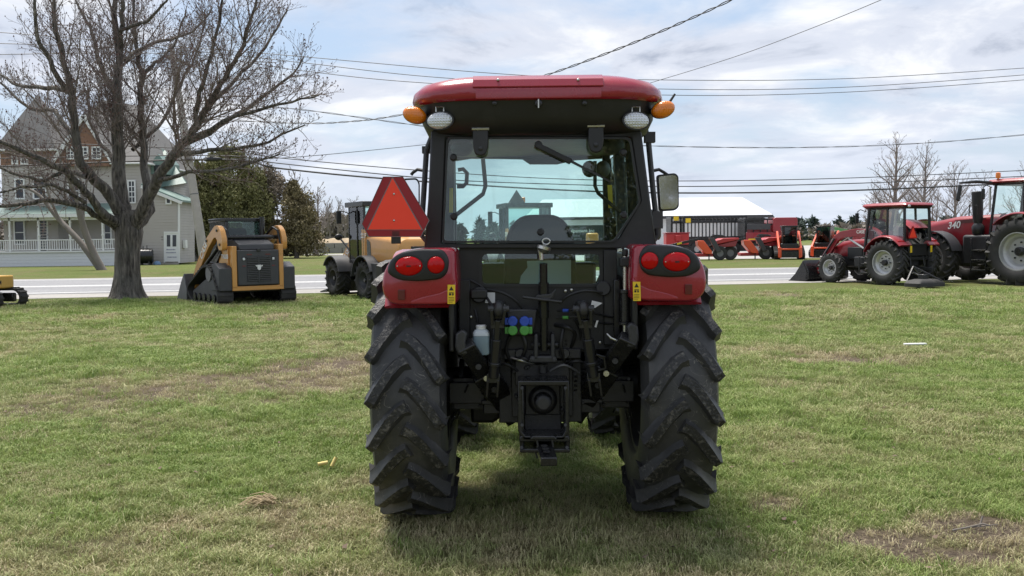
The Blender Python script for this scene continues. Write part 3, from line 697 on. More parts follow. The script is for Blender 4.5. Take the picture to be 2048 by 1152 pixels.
# hoses and cables
for pts, r in (([(1115, 622, -.4), (1150, 619, -.45), (1180, 625, -.45), (1230, 636, -.38)], .006), ([(1113, 636, -.4), (1160, 634, -.45), (1195, 645, -.42), (1230, 648, -.38)], .006),
               ([(975, 580, -.40), (1005, 586, -.44), (1030, 600, -.44), (1045, 618, -.42)], .007), ([(970, 590, -.40), (985, 612, -.46), (1000, 625, -.46), (1013, 640, -.44)], .008),
               ([(1205, 585, -.42), (1170, 582, -.44), (1140, 590, -.44), (1118, 606, -.42)], .007), ([(1010, 722, -.3), (1040, 716, -.42), (1060, 722, -.42), (1085, 730, -.34)], .009),
               ([(1110, 650, -.36), (1135, 655, -.44), (1150, 668, -.42), (1140, 700, -.34)], .010), ([(940, 560, -.38), (965, 575, -.40), (972, 590, -.42)], .006), ([(1120, 735, -.3), (1150, 722, -.4), (1178, 728, -.38)], .008)):
    P = [T(*p) for p in pts]; Q_ = []
    for k in range(len(P) - 1):
        p_, a_, b_, n_ = P[max(k - 1, 0)], P[k], P[k + 1], P[min(k + 2, len(P) - 1)]
        for t in (0, .25, .5, .75): Q_.append(.5 * ((2 * a_) + (b_ - p_) * t + (2 * p_ - 5 * a_ + 4 * b_ - n_) * t * t + (3 * a_ - p_ - 3 * b_ + n_) * t ** 3))
    tb('hose', MB().tube(Q_ + [P[-1]], r, 8), black)
for v, m_ in ((621, blue), (635, grn)): tb('hose_sleeve', MB().cyl(T(1126, v, -.43), T(1137, v, -.44), .009, n=8), m_)
# screw jack on the right, parked beside the wall
a, b = T(1250, 690, -.52), T(1250, 505, -.52)
mb = MB().cyl(a, b, .012, n=12)
sj = tb('levelling_screw', mb, steel)
MB().cyl(a + (b - a) * .25, a + (b - a) * .58, .026, n=14).cyl(a + (b - a) * .22, a + (b - a) * .25, .035, n=14).cyl(a + (b - a) * .56, a + (b - a) * .6, .035, n=14).beam(a + (b - a) * .3 + Vector((.03, 0, 0)), a + (b - a) * .7 + Vector((.035, 0, 0)), .014, .03).build('sleeve', blackp, sj, bevel=.003)
MB().prism(TP(roundpoly([(1240, 516), (1272, 512), (1280, 518), (1276, 532), (1240, 534)], 4), -.56), (0, .08, 0)).cyl(T(1250, 512, -.53), T(1250, 498, -.53), .016, n=12).build('clamp_head', black, sj, bevel=.006)
MB().tube([T(1214, 668, -.5), T(1222, 676, -.52), T(1240, 684, -.54), T(1248, 686, -.54)], .006, 8).build('crank', steel, sj)
tb('side_channel', MB().prism(TP([(1228, 560), (1240, 560), (1240, 690), (1228, 690)], -.44), (0, .06, 0)), blackp, bevel=.004)
# ---------------- fenders
def fender(s):
    base = [(765, 572), (768, 545), (782, 518), (805, 503), (835, 496), (913, 495), (917, 560), (916, 606), (880, 609), (800, 610), (783, 606), (769, 592)]
    rads = [12, 12, 12, 12, 12, 10, 2, 8, 8, 10, 10, 10]
    if s > 0: base = [(2176 - u, v - 7) for u, v in base]
    pr = roundpoly(base, rads, 3)
    c0 = Vector((sum(p[0] for p in pr) / len(pr), sum(p[1] for p in pr) / len(pr), 0)).to_2d()
    rings = []
    for k, y in ((.88, -.685), (.95, -.675), (.985, -.655), (1.0, -.62), (1.0, -.45), (.99, -.30)):
        src = TP([tuple(c0 + (Vector(p) - c0) * k) for p in pr], -.62)
        rings.append([Vector((p.x, y, p.z)) for p in src])
    f = MB().loft(rings).build('fender', red, trac, smooth=50)
    # arch running forward over the tyre
    x0, x1 = (-.82, -.47) if s < 0 else (.47, .82)
    mb = MB(); rings = []
    for k in range(17):
        a = math.radians(38 + (140 - 38) * k / 16); r0, r1 = .765, .79
        q = []
        for x, r in ((x0, r0), (x1, r0), (x1, r1 - .01), (x1 - .03, r1), (x0 + .03, r1), (x0, r1 - .01)): q.append(Vector((x, r * math.cos(a), .74 + r * math.sin(a))))
        rings.append(q)
    mb.loft(rings); mb.build('fender_arch', red, f, smooth=40)
    MB().bx(x1 - .02 if s < 0 else x0 - .01, x1 + .01 if s < 0 else x0 + .02, -.60, .5, 1.0, 1.5).build('fender_liner', black, f, bevel=.01)
    # black light surround
    bz = [(776, 545), (782, 522), (800, 508), (835, 501), (885, 501), (897, 520), (893, 545), (880, 556), (840, 560), (800, 558)]
    if s > 0: bz = [(2176 - u, v - 8) for u, v in bz]
    bz = [(sum(q[0] for q in bz) / 10 + (u - sum(q[0] for q in bz) / 10) * 1.05, sum(q[1] for q in bz) / 10 + (v - sum(q[1] for q in bz) / 10) * 1.10) for u, v in bz]
    pb = roundpoly(bz, 12, 4); cb = Vector((sum(p[0] for p in pb) / len(pb), sum(p[1] for p in pb) / len(pb)))
    rings = []
    for k, y in ((1.0, -.655), (.99, -.69), (.95, -.700), (.86, -.703)):
        src = TP([tuple(cb + (Vector(p) - cb) * k) for p in pb], -.68); rings.append([Vector((p.x, y, p.z)) for p in src])
    b = MB().loft(rings).build('light_surround', black, f, smooth=50)
    for big, (u, v, rx, ry) in ((1, (818, 532, 27, 19)), (0, (872, 530, 17, 17))):
        if s > 0: u, v = 2171 - u, v - 8.5
        c1 = T(u, v, -.70); e = T(u + rx, v, -.70).x - c1.x; g_ = c1.z - T(u, v + ry, -.70).z
        R_ = lambda k, y: [Vector((c1.x + e * k * math.cos(t), y, c1.z + g_ * k * math.sin(t))) for t in [2 * math.pi * j / 32 for j in range(32)]]
        MB().loft([R_(1.22, -.695), R_(1.20, -.706), R_(1.06, -.706), R_(1.04, -.69)], close=False).build('bezel', black, b, smooth=60)
        MB().loft([R_(1.02, -.695), R_(1.0, -.709), R_(.85, -.716), R_(.4, -.722), R_(.02, -.723)]).build('tail_lamp' if big else 'reflector', lensred, f, smooth=60)
        if big:
            MB().box((c1.x, -.7235, c1.z), (.022, .003, .007)).build('lens_marking', blackp, b, smooth=0)
            for d in (-1, 1): MB().ell((c1.x + d * e * .84, -.716, c1.z), (.004, .003, .004), 8, 4).build('lens_screw', steel, b)
    for kind, (u, v, rx, ry) in (('r', (783.5, 588, 8.5, 9)), ('s', (804, 589, 7, 10))):
        if s > 0: u, v = 2179 - u, v - 11
        pts = ellipse(u, v, rx, ry, 20) if kind == 'r' else [(u - rx, v - ry), (u + rx, v - ry), (u + rx, v + ry), (u - rx, v + ry)]
        P = TP(pts, -.66); MB().prism([Vector((p.x, -.684 if kind == 'r' else -.692, p.z)) for p in P], (0, .03, 0)).build('side_reflector', lensred2, f, smooth=0, bevel=.002)
    st = [(896, 569), (911, 569), (911, 607), (896, 607)] if s < 0 else [(1264, 563), (1279, 563), (1280, 601), (1265, 601)]
    P = TP(st, -.66); sk = MB().prism([Vector((p.x, -.692, p.z)) for p in P], (0, .006, 0)).build('warning_sticker', yel, f, smooth=0)
    u0, v0 = st[0]
    mb = MB()
    for (a, b_, c, d) in ((3, 15, 12, 16.2), (3, 17, 7, 21), (9, 17, 12, 21), (2, 25, 13, 25.7), (2, 28, 13, 28.7), (2, 31, 13, 31.7), (2, 34, 10, 34.7)):
        P = TP([(u0 + a, v0 + b_), (u0 + c, v0 + b_), (u0 + c, v0 + d), (u0 + a, v0 + d)], -.66); mb.prism([Vector((p.x, -.6935, p.z)) for p in P], (0, .002, 0))
    P = TP([(u0 + 3, v0 + 11), (u0 + 7.5, v0 + 3), (u0 + 12, v0 + 11)], -.66); mb.prism([Vector((p.x, -.6935, p.z)) for p in P], (0, .002, 0))
    mb.build('sticker_print', blackp, sk, smooth=0)
def lip(s):
    L = [(822, 599), (845, 591), (880, 583), (900, 574), (914, 560), (914, 605), (880, 607), (822, 607)]
    if s > 0: L = [(2176 - u, v - 8) for u, v in L]
    P = TP(L, -.62); f = [c for c in trac.children if c.name.startswith('fender') and 'arch' not in c.name and 'liner' not in c.name][0 if s < 0 else 1]
    MB().loft([[Vector((p.x, -.60, p.z)) for p in P], [Vector((p.x, -.686, p.z)) for p in P]]).build('fender_lip', red, f, bevel=.012, seg=3)
fender(-1); fender(1); lip(-1); lip(1)
# ---------------- cab frame, windows
YG = -.40
o_ = [(868, 262), (1275, 262), (1296, 400), (1312, 494), (850, 494), (858, 400)]
tb('rear_window_frame', MB().ring(TP([(862, 262), (1076, 262), (1283, 262), (1300, 400), (1314, 496), (1180, 496), (848, 496), (856, 400)], YG), TP([(893, 274), (1076, 274), (1262, 274), (1281, 402), (1236, 478), (1180, 487), (884, 487), (888, 400)], YG), (0, .05, 0)), black, bevel=.008)
gl = roundpoly([(893, 274), (1262, 274), (1282, 402), (1278, 412), (1240, 470), (1228, 485), (884, 486)], [10, 12, 4, 4, 4, 8, 8], 4)
wind = tb('rear_window', plate(gl, YG - .012, YG - .006), glass, smooth=0)
gi_ = roundpoly([(897, 278), (1258, 278), (1277, 402), (1274, 410), (1237, 466), (1226, 481), (888, 482)], [10, 12, 4, 4, 4, 8, 8], 4)
tb('window_gasket', MB().ring(TP(gl, YG - .016), TP(gi_, YG - .016), (0, .012, 0)), black)
for pts in ([(849, 496), (872, 265), (886, 265), (880, 496)], [(1314, 496), (1284, 265), (1270, 265), (1290, 496)]):
    mb = MB(); P = TP(pts, YG + .0); mb.prism([p + Vector((0, .012, 0)) for p in P], (0, .14, 0)); tb('rear_pillar', mb, black, bevel=.012)
# interior depth: B-posts, front posts, windscreen, side glass, headliner
def frame_at(y, pts, w, name):
    mb = MB()
    for a, b in pts: mb.beam(T(*a, y), T(*b, y), w, w * 1.3, (0, 1, 0))
    return tb(name, mb, black, bevel=.01)
for pp in (((908, 560), (903, 300)), ((1216, 560), (1212, 300))): frame_at(.95, [pp], .05, 'front_pillar')
P = [(908, 322), (945, 316), (1045, 318), (1060, 328), (1115, 328), (1150, 320), (1212, 316), (1212, 270), (905, 270)]
tb('windscreen_visor', plate(P, .95, 1.0), black)
tb('windscreen', plate([(908, 318), (1212, 318), (1216, 575), (908, 575)], 1.02, 1.026), glass, smooth=0)
for s, a, b in ((-1, 862, 905), (1, 1296, 1216)):
    A0, A1 = T(a, 490, YG + .12), T(870 if s < 0 else 1284, 270, YG + .12); B0, B1 = T(b, 500, .92), T(b, 322, .92)
    sg_ = Vector((-s * .006, 0, 0))
    tb('door_window', MB().add([A0, B0, B1, A1, A0 + sg_, B0 + sg_, B1 + sg_, A1 + sg_], [(0, 1, 2, 3), (4, 5, 6, 7), (0, 1, 5, 4), (1, 2, 6, 5), (2, 3, 7, 6), (3, 0, 4, 7)]), glass, smooth=0)
    m0, m1 = A0 + (B0 - A0) * .30, A1 + (B1 - A1) * .30
    tb('door_post', MB().beam(m0 - Vector((0, 0, .1)), m1 + Vector((0, 0, .05)), .06, .07, (0, 1, 0)), black, bevel=.012)
    lo = MB().beam(A0 + Vector((0, 0, -.02)), B0 + Vector((0, 0, -.06)), .05, .09); lo.beam(A0 + Vector((0, 0, -.30)), B0 + Vector((0, 0, -.35)), .05, .3)
    tb('door_lower_panel', lo, black, bevel=.01)
    st_ = T(897 if s < 0 else 1222, 420, YG + .14)
    tb('pillar_sticker', plate([(899, 376), (906, 376), (906, 425), (898, 425)] if s < 0 else [(1215, 370), (1224, 370), (1226, 416), (1217, 416)], YG + .10, YG + .102), yel, smooth=0)
    pan = T(888 if s < 0 else 1262, 380, YG + .15)
    tb('inner_pillar', MB().beam(T(899 if s < 0 else 1245, 492, .05), T(900 if s < 0 else 1236, 275, .05), .055 if s < 0 else .06, .08, (0, 1, 0)), dgrey, bevel=.012)
hl = T(1076, 275, 0).z
tb('headliner', MB().bx(-.58, .56, YG + .06, 1.0, hl + .0, hl + .10), dgrey, bevel=.02)
tb('cab_floor', MB().bx(-.55, .52, YG + .06, 1.0, 1.02, 1.10).bx(-.42, .40, .8, 1.02, 1.1, 1.42), black, bevel=.02)
tb('bonnet', MB().loft([[Vector((x * k, y, z)) for x, z in roundpoly([(-.30, .9), (.30, .9), (.30, 1.42 - dz), (-.30, 1.42 - dz)], .08, 4)] for y, k, dz in ((1.05, 1, 0), (1.9, .95, .03), (2.5, .85, .12), (2.65, .7, .2))]), red, smooth=40)
# seat, column, consoles
sc_ = T(1079, 470, .05)
def seatring(y, k, top): return [Vector((sc_.x + x * k, y, z)) for x, z in roundpoly([(-.22, 1.16), (.22, 1.16), (.20, 1.60), (.12, 1.72 + top), (-.12, 1.72 + top), (-.20, 1.60)], .09, 4)]
st = tb('seat', MB().loft([seatring(-.02, .86, -.02), seatring(-.045, .97, -.005), seatring(.0, 1.0, 0), seatring(.06, .98, 0), seatring(.09, .9, -.02)]), seatm, smooth=50)
MB().loft([[Vector((sc_.x + x, y, z)) for x, z in roundpoly([(-.24, 1.14), (.24, 1.14), (.24, 1.27), (-.24, 1.27)], .05, 3)] for y in (.02, .5)]).build('seat_cushion', seatm, st)
bg_ = mat('console_grey', (0.55, 0.60, 0.60), .6, var=.05)
MB().prism(TP([(1038, 571), (1042, 552), (1055, 535), (1054, 522), (1142, 520), (1142, 571)], -.12), (0, .02, 0)).build('seat_back_panel', bg_, st)
MB().ell(T(1083, 462, -.07), (.018, .012, .018), 12, 6).build('seat_knob', black, st)
tb('side_console', MB().loft([[Vector((x, y, z)) for x, z in roundpoly([(-.50, 1.05), (-.34, 1.05), (-.36, z1), (-.48, z1)], .04, 3)] for y, z1 in ((-.25, 1.36), (.1, 1.36), (.5, 1.28))]), bg_, smooth=45)
tb('side_console', MB().loft([[Vector((x, y, z)) for x, z in roundpoly([(.33, 1.05), (.47, 1.05), (.45, z1), (.35, z1)], .04, 3)] for y, z1 in ((-.25, 1.38), (.1, 1.38), (.5, 1.28))]), black, smooth=45)
cw = T(1079, 500, .62)
tb('steering_wheel', MB().tube([cw + Vector((.19 * math.cos(t), .08 * math.sin(t), .17 * math.sin(t) * .45)) for t in [k * math.pi / 12 for k in range(24)]], .013, 8, close=True).cyl(cw, cw + Vector((0, .15, -.35)), .035, n=10), black)
# things on and inside the rear glass
for (u, v) in ((907, 315), (908, 433), (1246, 305), (1247, 430), (1081, 464)):
    q = T(u, v, YG - .012); MB().lathe([(0, .020), (.012, .019), (.018, .012), (.018, .001)], q, (0, -1, 0), 18).build('glass_bolt', black, wind)
for (u, pts) in ((0, [(945, 256), (976, 256), (976, 294), (972, 308), (961, 312), (950, 308), (946, 294)]), (1, [(1177, 250), (1208, 250), (1207, 288), (1203, 302), (1192, 306), (1181, 302), (1177, 288)])):
    h_ = plate(roundpoly(pts, 4, 2), YG - .095, YG - .020).build('window_hinge', black, trac, bevel=.006)
    q = T(961 if not u else 1192, 297 if not u else 290, YG - .095); MB().lathe([(0, .013), (.006, .012), (.008, .001)], q, (0, -1, 0), 14).build('hinge_bolt', blackp, h_)
    q = T(961 if not u else 1192, 258 if not u else 252, YG - .095); MB().cyl(q + Vector((-.045, 0, 0)), q + Vector((.045, 0, 0)), .008, n=8).build('hinge_pin', steel, h_)
tb('inner_strut', MB().tube([T(966, 318, YG + .05), T(971, 372, YG + .05), T(966, 388, YG + .05), T(912, 430, YG + .02)], .0115, 8), black)
tb('inner_strut', MB().tube([T(1190, 322, YG + .05), T(1190, 372, YG + .05), T(1196, 386, YG + .05), T(1243, 427, YG + .02)], .010, 8), black)
tb('grab_handle', MB().tube([T(916, 340, .5), T(926, 338, .5), T(934, 346, .5), T(933, 366, .5), T(926, 373, .5), T(914, 373, .5)], .013, 8), black)
for (u, v) in ((924, 296), (1226, 292)): q = T(u, v, -.1); tb('cab_speaker', MB().ell(q, (.066, .06, .05)), dgrey)
for (u, v) in ((1179, 338), (1206, 338)): q = T(u, v, .75); tb('front_lamp', MB().ell(q, (.05, .05, .055)), dgrey if u < 1200 else grey)
wp = MB().beam(T(1073, 290, YG - .05), T(1142, 324, YG - .04), .030, .026, (0, 1, 0)).cyl(T(1077, 290, YG), T(1077, 290, YG - .06), .022, n=14)
wo = tb('wiper', wp, black, bevel=.006)
MB().beam(T(1100, 299, YG - .03), T(1220, 363, YG - .025), .008, .016, (0, 1, 0)).beam(T(1120, 312, YG - .04), T(1200, 352, YG - .035), .012, .012, (0, 1, 0)).build('wiper_blade', black, wo)
# ---------------- roof
rx_c = T(1074, 210, -.2).x
def rr2(hx, y0, y1, z, r): return [Vector((rx_c + x, y, z)) for x, y in roundpoly([(-hx, y0), (hx, y0), (hx, y1), (-hx, y1)], r, 8)]
zb = T(1076, 199, -.56).z
roof = tb('roof', MB().loft([rr2(.672, -.560, 1.28, zb, .34), rr2(.682, -.575, 1.30, zb + .025, .34), rr2(.674, -.572, 1.29, zb + .065, .34), rr2(.632, -.545, 1.26, zb + .105, .33), rr2(.55, -.49, 1.19, zb + .133, .32), rr2(.45, -.38, 1.1, zb + .148, .3), rr2(.3, -.2, .9, zb + .153, .25)]), red, smooth=60)
tb('roof_lower_shell', MB().loft([rr2(.54, -.42, 1.1, zb - .165, .25), rr2(.60, -.490, 1.16, zb - .15, .30), rr2(.634, -.53, 1.22, zb - .08, .33), rr2(.640, -.545, 1.26, zb - .02, .34), rr2(.645, -.553, 1.27, zb + .004, .34)]), black, smooth=60)
hp = [(945, 151), (1207, 149), (1207, 173), (945, 177)]
P = TP(hp, -.575); x0, x1, z1, z0 = P[0].x, P[1].x, P[0].z, P[2].z
hatch = MB(); 
prof = [(-.5785, zb + .062), (-.5795, zb + .068), (-.562, zb + .104), (-.508, zb + .132), (-.36, zb + .152), (-.36, zb + .148), (-.505, zb + .124), (-.556, zb + .098), (-.571, zb + .062)]
hatch.loft([[Vector((x, y, z)) for y, z in prof] for x in (x0, x1)]).build('roof_hatch', red, roof, bevel=.003)
MB().loft([[Vector((x, y, z)) for y, z in ((-.579, zb + .003), (-.5815, zb + .025), (-.579, zb + .056), (-.57, zb + .056), (-.565, zb + .003))] for x in (x0 + .015, x1 - .012)]).build('roof_rear_strip', red, roof, bevel=.003)
for u in (996, 1156): q = T(u, 160, -.565); MB().ell(q + Vector((0, -.004, 0)), (.008, .008, .008), 10, 6).build('roof_screw', steel, roof)
for u, r_ in ((989, .013), (1077, .02), (1169, .013)): q = T(u, 207, -.552); tb('shell_knob', MB().lathe([(0, r_), (.01, r_ * .9), (.014, .001)], q, (0, -1, 0), 16), blackp)
tb('shell_latch', MB().box(T(1077, 207, -.572), (.006, .006, .045)), steel)
for s, (u, v) in ((-1, (880, 242)), (1, (1272, 242))):
    q = T(u, v, -.50); al = .15 * s
    R_ = lambda k, y, dz=0: [Vector((q.x + .067 * k * math.cos(t), q.y + y - .02 * abs(math.sin(t)) * 0, q.z + dz + .044 * k * math.sin(t) - s * .004 * k * math.cos(t))) for t in [2 * math.pi * j / 28 for j in range(28)]]
    wl_ = tb('work_lamp', MB().loft([R_(.55, .10), R_(.9, .05), R_(1.10, .0), R_(1.10, -.018), R_(1.0, -.018)]), black, smooth=50)
    MB().loft([R_(.99, -.012), R_(.96, -.022), R_(.7, -.03), R_(.02, -.034)]).build('lamp_lens', clearl, wl_, smooth=60)
    MB().tube([q + Vector((-.02, 0, .045)), q + Vector((-.02, 0, .072)), q + Vector((.02, 0, .072)), q + Vector((.02, 0, .045))], .004, 6).build('lamp_bracket', steel, wl_)
for s, (u, v) in ((-1, (830, 231)), (1, (1325, 220))):
    q = T(u, v, -.42)
    R_ = lambda k, y: [Vector((q.x + .062 * k * math.cos(t), q.y + y, q.z + .044 * k * math.sin(t) + s * .010 * k * math.cos(t))) for t in [2 * math.pi * j / 28 for j in range(28)]]
    il = tb('indicator_lamp', MB().loft([R_(.5, .07), R_(.95, .03), R_(1.04, .0), R_(1.03, -.012)]), black, smooth=50)
    MB().loft([R_(1.0, -.008), R_(.98, -.03), R_(.75, -.042), R_(.3, -.048), R_(.02, -.049)]).build('amber_lens', amber, il, smooth=60)
    MB().beam(q + Vector((0, .05, 0)), q + Vector((-s * .16, .10, -.01)), .03, .03).build('lamp_arm', black, il)
tb('aerial', MB().tube([T(1334, 212, -.30), T(1350, 188, -.30)], [.008, .006], 8), black)
# side tubes and mirrors
tb('grab_rail', MB().tube([T(866, 268, .02), T(853, 300, .02), T(848, 380, .02), T(842, 470, .02), T(856, 485, .02)], .0165, 10).box(T(855, 300, .04), (.06, .05, .04)), dgrey)
tb('grab_rail', MB().tube([T(1290, 255, .02), T(1297, 285, .02), T(1306, 380, .02), T(1316, 470, .02), T(1302, 488, .02)], .0165, 10).box(T(1299, 275, .03), (.06, .06, .06)).box(T(1314, 440, .03), (.06, .06, .10)), dgrey)
tb('filter_canister', MB().lathe([(0, .05), (.02, .06), (.16, .06), (.18, .04)], T(1302, 480, .15), (0, 0, 1), 16), black, bevel=.005)
for s, pts in ((1, [(1313, 350), (1350, 346), (1357, 352), (1358, 414), (1350, 421), (1318, 423)]), (-1, [(806, 357), (834, 356), (839, 365), (839, 420), (833, 430), (800, 430)])):
    ym = .62; P = roundpoly(pts, 6, 4); cm = Vector((sum(p[0] for p in P) / len(P), sum(p[1] for p in P) / len(P)))
    A_ = TP(P, ym); B_ = TP([tuple(cm + (Vector(p) - cm) * .75) for p in P], ym)
    mr = tb('side_mirror', MB().loft([A_, [p + Vector((0, .03, 0)) for p in A_], [p + Vector((0, .07, 0)) for p in B_]]), black, smooth=45)
    G_ = TP([tuple(cm + (Vector(p) - cm) * .90) for p in P], ym)
    R3 = Matrix.Rotation(math.radians(9 * s), 3, 'Z')
    cc_ = sum(G_, Vector()) / len(G_)
    MB().prism([cc_ + R3 @ (p - cc_) * 1.0 + Vector((0, -.010, 0)) for p in G_], (0, .004, 0)).build('mirror_glass', chrome, mr, smooth=0)
    e = T(1335 if s > 0 else 822, 350, ym + .02)
    MB().tube([T(1303 if s > 0 else 852, 342, .62), T(1318 if s > 0 else 835, 339, .64), T(1328 if s > 0 else 826, 345, .64), e], .011, 8).build('mirror_arm', black, mr)
# slow-moving-vehicle emblem
so = mat("fluorescent_orange", (1.0, 0.058, 0.02), .5, var=.03); sr = mat('emblem_red', (0.30, 0.006, 0.012), .35, var=.08)
hexo = [(766, 353), (806, 353), (859, 441), (842, 474), (737, 474), (723, 448)]
smv = tb('slow_vehicle_emblem', plate(hexo, -.60, -.596), sr, smooth=0)
tri = [(785, 356), (843, 459), (736, 459)]
MB().ring(TP([(785, 352.5), (846, 460), (733, 460)], -.6015), TP([(785, 357), (842.5, 458.5), (736.5, 458.5)], -.6015), (0, .001, 0)).build('emblem_edge', grey, smv, smooth=0)
plate(tri, -.603, -.6005).build('emblem_triangle', so, smv, smooth=0)
c_h = Vector((791, 416)); MB().ring(TP(hexo, -.6025), TP([tuple(c_h + (Vector(p) - c_h) * .983) for p in hexo], -.6025), (0, .002, 0)).build('emblem_border', grey, smv, smooth=0)
for v in (388, 441): MB().ell(T(788, v, -.603), (.006, .005, .006), 10, 6).build('emblem_screw', steel, smv)
mb = MB()
for k in range(4): mb.prism(TP([(784, 463 + 2.4 * k), (799, 463 + 2.4 * k), (799, 464.2 + 2.4 * k), (784, 464.2 + 2.4 * k)], -.603), (0, .001, 0))
mb.build('emblem_print', blackp, smv, smooth=0)
tb('emblem_bracket', MB().beam(T(800, 440, -.585), T(854, 440, -.42), .02, .03).box(T(792, 474, -.588), (.05, .012, .07)).beam(T(792, 470, -.585), T(792, 430, -.585), .01, .04), blackp, bevel=.003)
# ------------------------------------------------------------------ other machines (local axes: x right, y forward, z up)
lettm = mat('white_lettering', (0.80, 0.80, 0.78), .5, var=.03)
def yz(pts, x): return [Vector((x, y, z)) for y, z in pts]
def sideprism(pts, x0, x1): return MB().prism(yz(pts, x0), (x1 - x0, 0, 0))
def part(par, name, mb, m, **k): return mb.build(name, m, par, **k)
def smooth_path(pts, sub=6, close=True):
    P = [Vector((0, y, z)) for y, z in pts]; n = len(P); res = []
    for k in range(n if close else n - 1):
        p, a, b, c = P[(k - 1) % n], P[k], P[(k + 1) % n], P[(k + 2) % n]
        for j in range(sub):
            t = j / sub; res.append(.5 * ((2 * a) + (b - p) * t + (2 * p - 5 * a + 4 * b - c) * t * t + (3 * a - p - 3 * b + c) * t ** 3))
    return res
def track_loop(par, xc, w, pts, name='track', th=.05, pitch=.12, m=None):
    """rubber belt along a rounded side outline with raised tread bars"""
    m = m or rubberf
    P = []
    poly = roundpoly(pts, .16, 6)
    for i in range(len(poly)):
        a, b = Vector(poly[i]), Vector(poly[(i + 1) % len(poly)]); L = (b - a).length; k = max(1, int(L / .08))
        for j in range(k): P.append(a + (b - a) * (j / k))
    c = Vector((sum(p[0] for p in P) / len(P), sum(p[1] for p in P) / len(P))); n = len(P)
    rings = []; nor = []
    for i in range(n):
        t = (P[(i + 1) % n] - P[i - 1]).normalized(); nn = Vector((t.y, -t.x))
        if nn.dot(P[i] - c) < 0: nn = -nn
        nor.append((t, nn))
        a, b = P[i], P[i] - nn * th
        rings.append([Vector((xc - w / 2, a.x, a.y)), Vector((xc + w / 2, a.x, a.y)), Vector((xc + w / 2, b.x, b.y)), Vector((xc - w / 2, b.x, b.y))])
    t_ = part(par, name, MB().loft(rings, close=True), m, smooth=30)
    mb = MB(); acc = 0
    for i in range(n):
        acc += (P[i] - P[i - 1]).length
        if acc < pitch: continue
        acc = 0; t, nn = nor[i]; q = P[i] + nn * .012
        R = Matrix(((1, 0, 0), (0, t.x, nn.x), (0, t.y, nn.y)))
        mb.box((xc, q.x, q.y), (w * .96, pitch * .42, .035), R)
    part(t_, 'tread_bars', mb, m, smooth=0)
    return t_

# ---- tracked loader with grille, seen from behind on the left
g_ = ground(520, 604); TH = math.radians(36)
ctl = thing('track_loader', 'orange and dark grey tracked loader with slatted rear grille, parked beside the bare tree', 'loader', (g_.x - .47, 24.6, 0), TH)
for s in (-1, 1):
    outl = [(-.98, .02), (.95, .02), (1.28, .28), (1.22, .46), (-.02, .98), (-.40, 1.0), (-.62, .92), (-1.12, .34), (-1.12, .12)]
    t_ = track_loop(ctl, s * .82, .40, outl)
    mb = MB(); mb.prism(yz([(-.85, .14), (.9, .14), (1.0, .30), (.0, .62), (-.45, .66), (-.9, .32)], s * .82 - .13), (.26, 0, 0))
    mb.build('track_frame', dgrey, t_, bevel=.02)
    for k in range(5): MB().lathe([(-.17, .11), (-.1, .11), (-.1, .07), (.1, .07), (.1, .11), (.17, .11)], (s * .82, -.72 + .37 * k, .16), (1, 0, 0), 14).build('roller', blackp, t_)
    MB().lathe([(-.15, .2), (.15, .2)], (s * .82, -.32, .78), (1, 0, 0), 16).build('drive_sprocket', grey, t_)
    part(ctl, 'rear_guard', MB().prism(yz([(-1.16, .36), (-.62, .36), (-.62, 1.02), (-.85, 1.05), (-1.16, .92)], s * .64), (s * .34, 0, 0)), dgrey, bevel=.02)
part(ctl, 'chassis', MB().bx(-.60, .60, -1.05, 1.1, .32, 1.05), dgrey, bevel=.02)
fr = part(ctl, 'rear_frame', MB().bx(-.66, -.54, -1.20, -.4, .42, 1.46).bx(.54, .66, -1.20, -.4, .42, 1.50).bx(-.66, .66, -1.20, -.9, .36, .47), tan, bevel=.012)
part(ctl, 'side_panel', MB().prism(yz([(-1.0, .55), (-.35, .55), (-.35, 1.3), (-.55, 1.46), (-1.0, 1.46)], -.70), (.035, 0, 0)), tan, bevel=.01)
door = part(ctl, 'engine_door', MB().bx(-.53, .53, -1.23, -1.1, .49, 1.36), dgrey, bevel=.02)
slatm = mat('grille_slat', (.10, .10, .105), .45)
dk = mat('grille_black', (0.006, 0.006, 0.007), .6)
for s in (-1, 1):
    MB().bx(s * .02, s * .30, -1.236, -1.228, .58, 1.20).build('grille_recess', dk, door, smooth=0)
    for k in range(14): MB().box((s * .16, -1.242, .60 + k * .0445), (.275, .022, .016), Matrix.Rotation(.5, 3, 'X')).build('slat', slatm, door, smooth=0)
    MB().bx(s * .38 - .045, s * .38 + .045, -1.238, -1.228, 1.09, 1.19).build('lamp_housing', blackp, door, smooth=0)
    MB().bx(s * .38 - .028, s * .38 + .028, -1.244, -1.236, 1.11, 1.17).build('rear_lamp', clearl, door, bevel=.004)
    MB().bx(s * .24 - .065, s * .24 + .065, -1.239, -1.229, 1.235, 1.262).build('red_reflector', lensred2, door, smooth=0)
    MB().bx(s * .38 - .04, s * .38 + .04, -1.237, -1.229, .95, .985).build('red_label', lensred2, door, smooth=0)
MB().bx(-.018, .018, -1.25, -1.23, .56, 1.22).build('grille_bar', dgrey, door, bevel=.004)
MB().prism([Vector((x, -1.262, z)) for x, z in ((-.09, .985), (-.085, .955), (-.045, .945), (-.045, .90), (-.02, .865), (.02, .865), (.045, .90), (.045, .945), (.085, .955), (.09, .985), (.05, .975), (.03, .99), (-.03, .99), (-.05, .975))], (0, .012, 0)).build('emblem', white, door, smooth=0)
MB().box((0, -1.24, 1.36), (.09, .06, .07)).build('latch', blackp, door, bevel=.008)
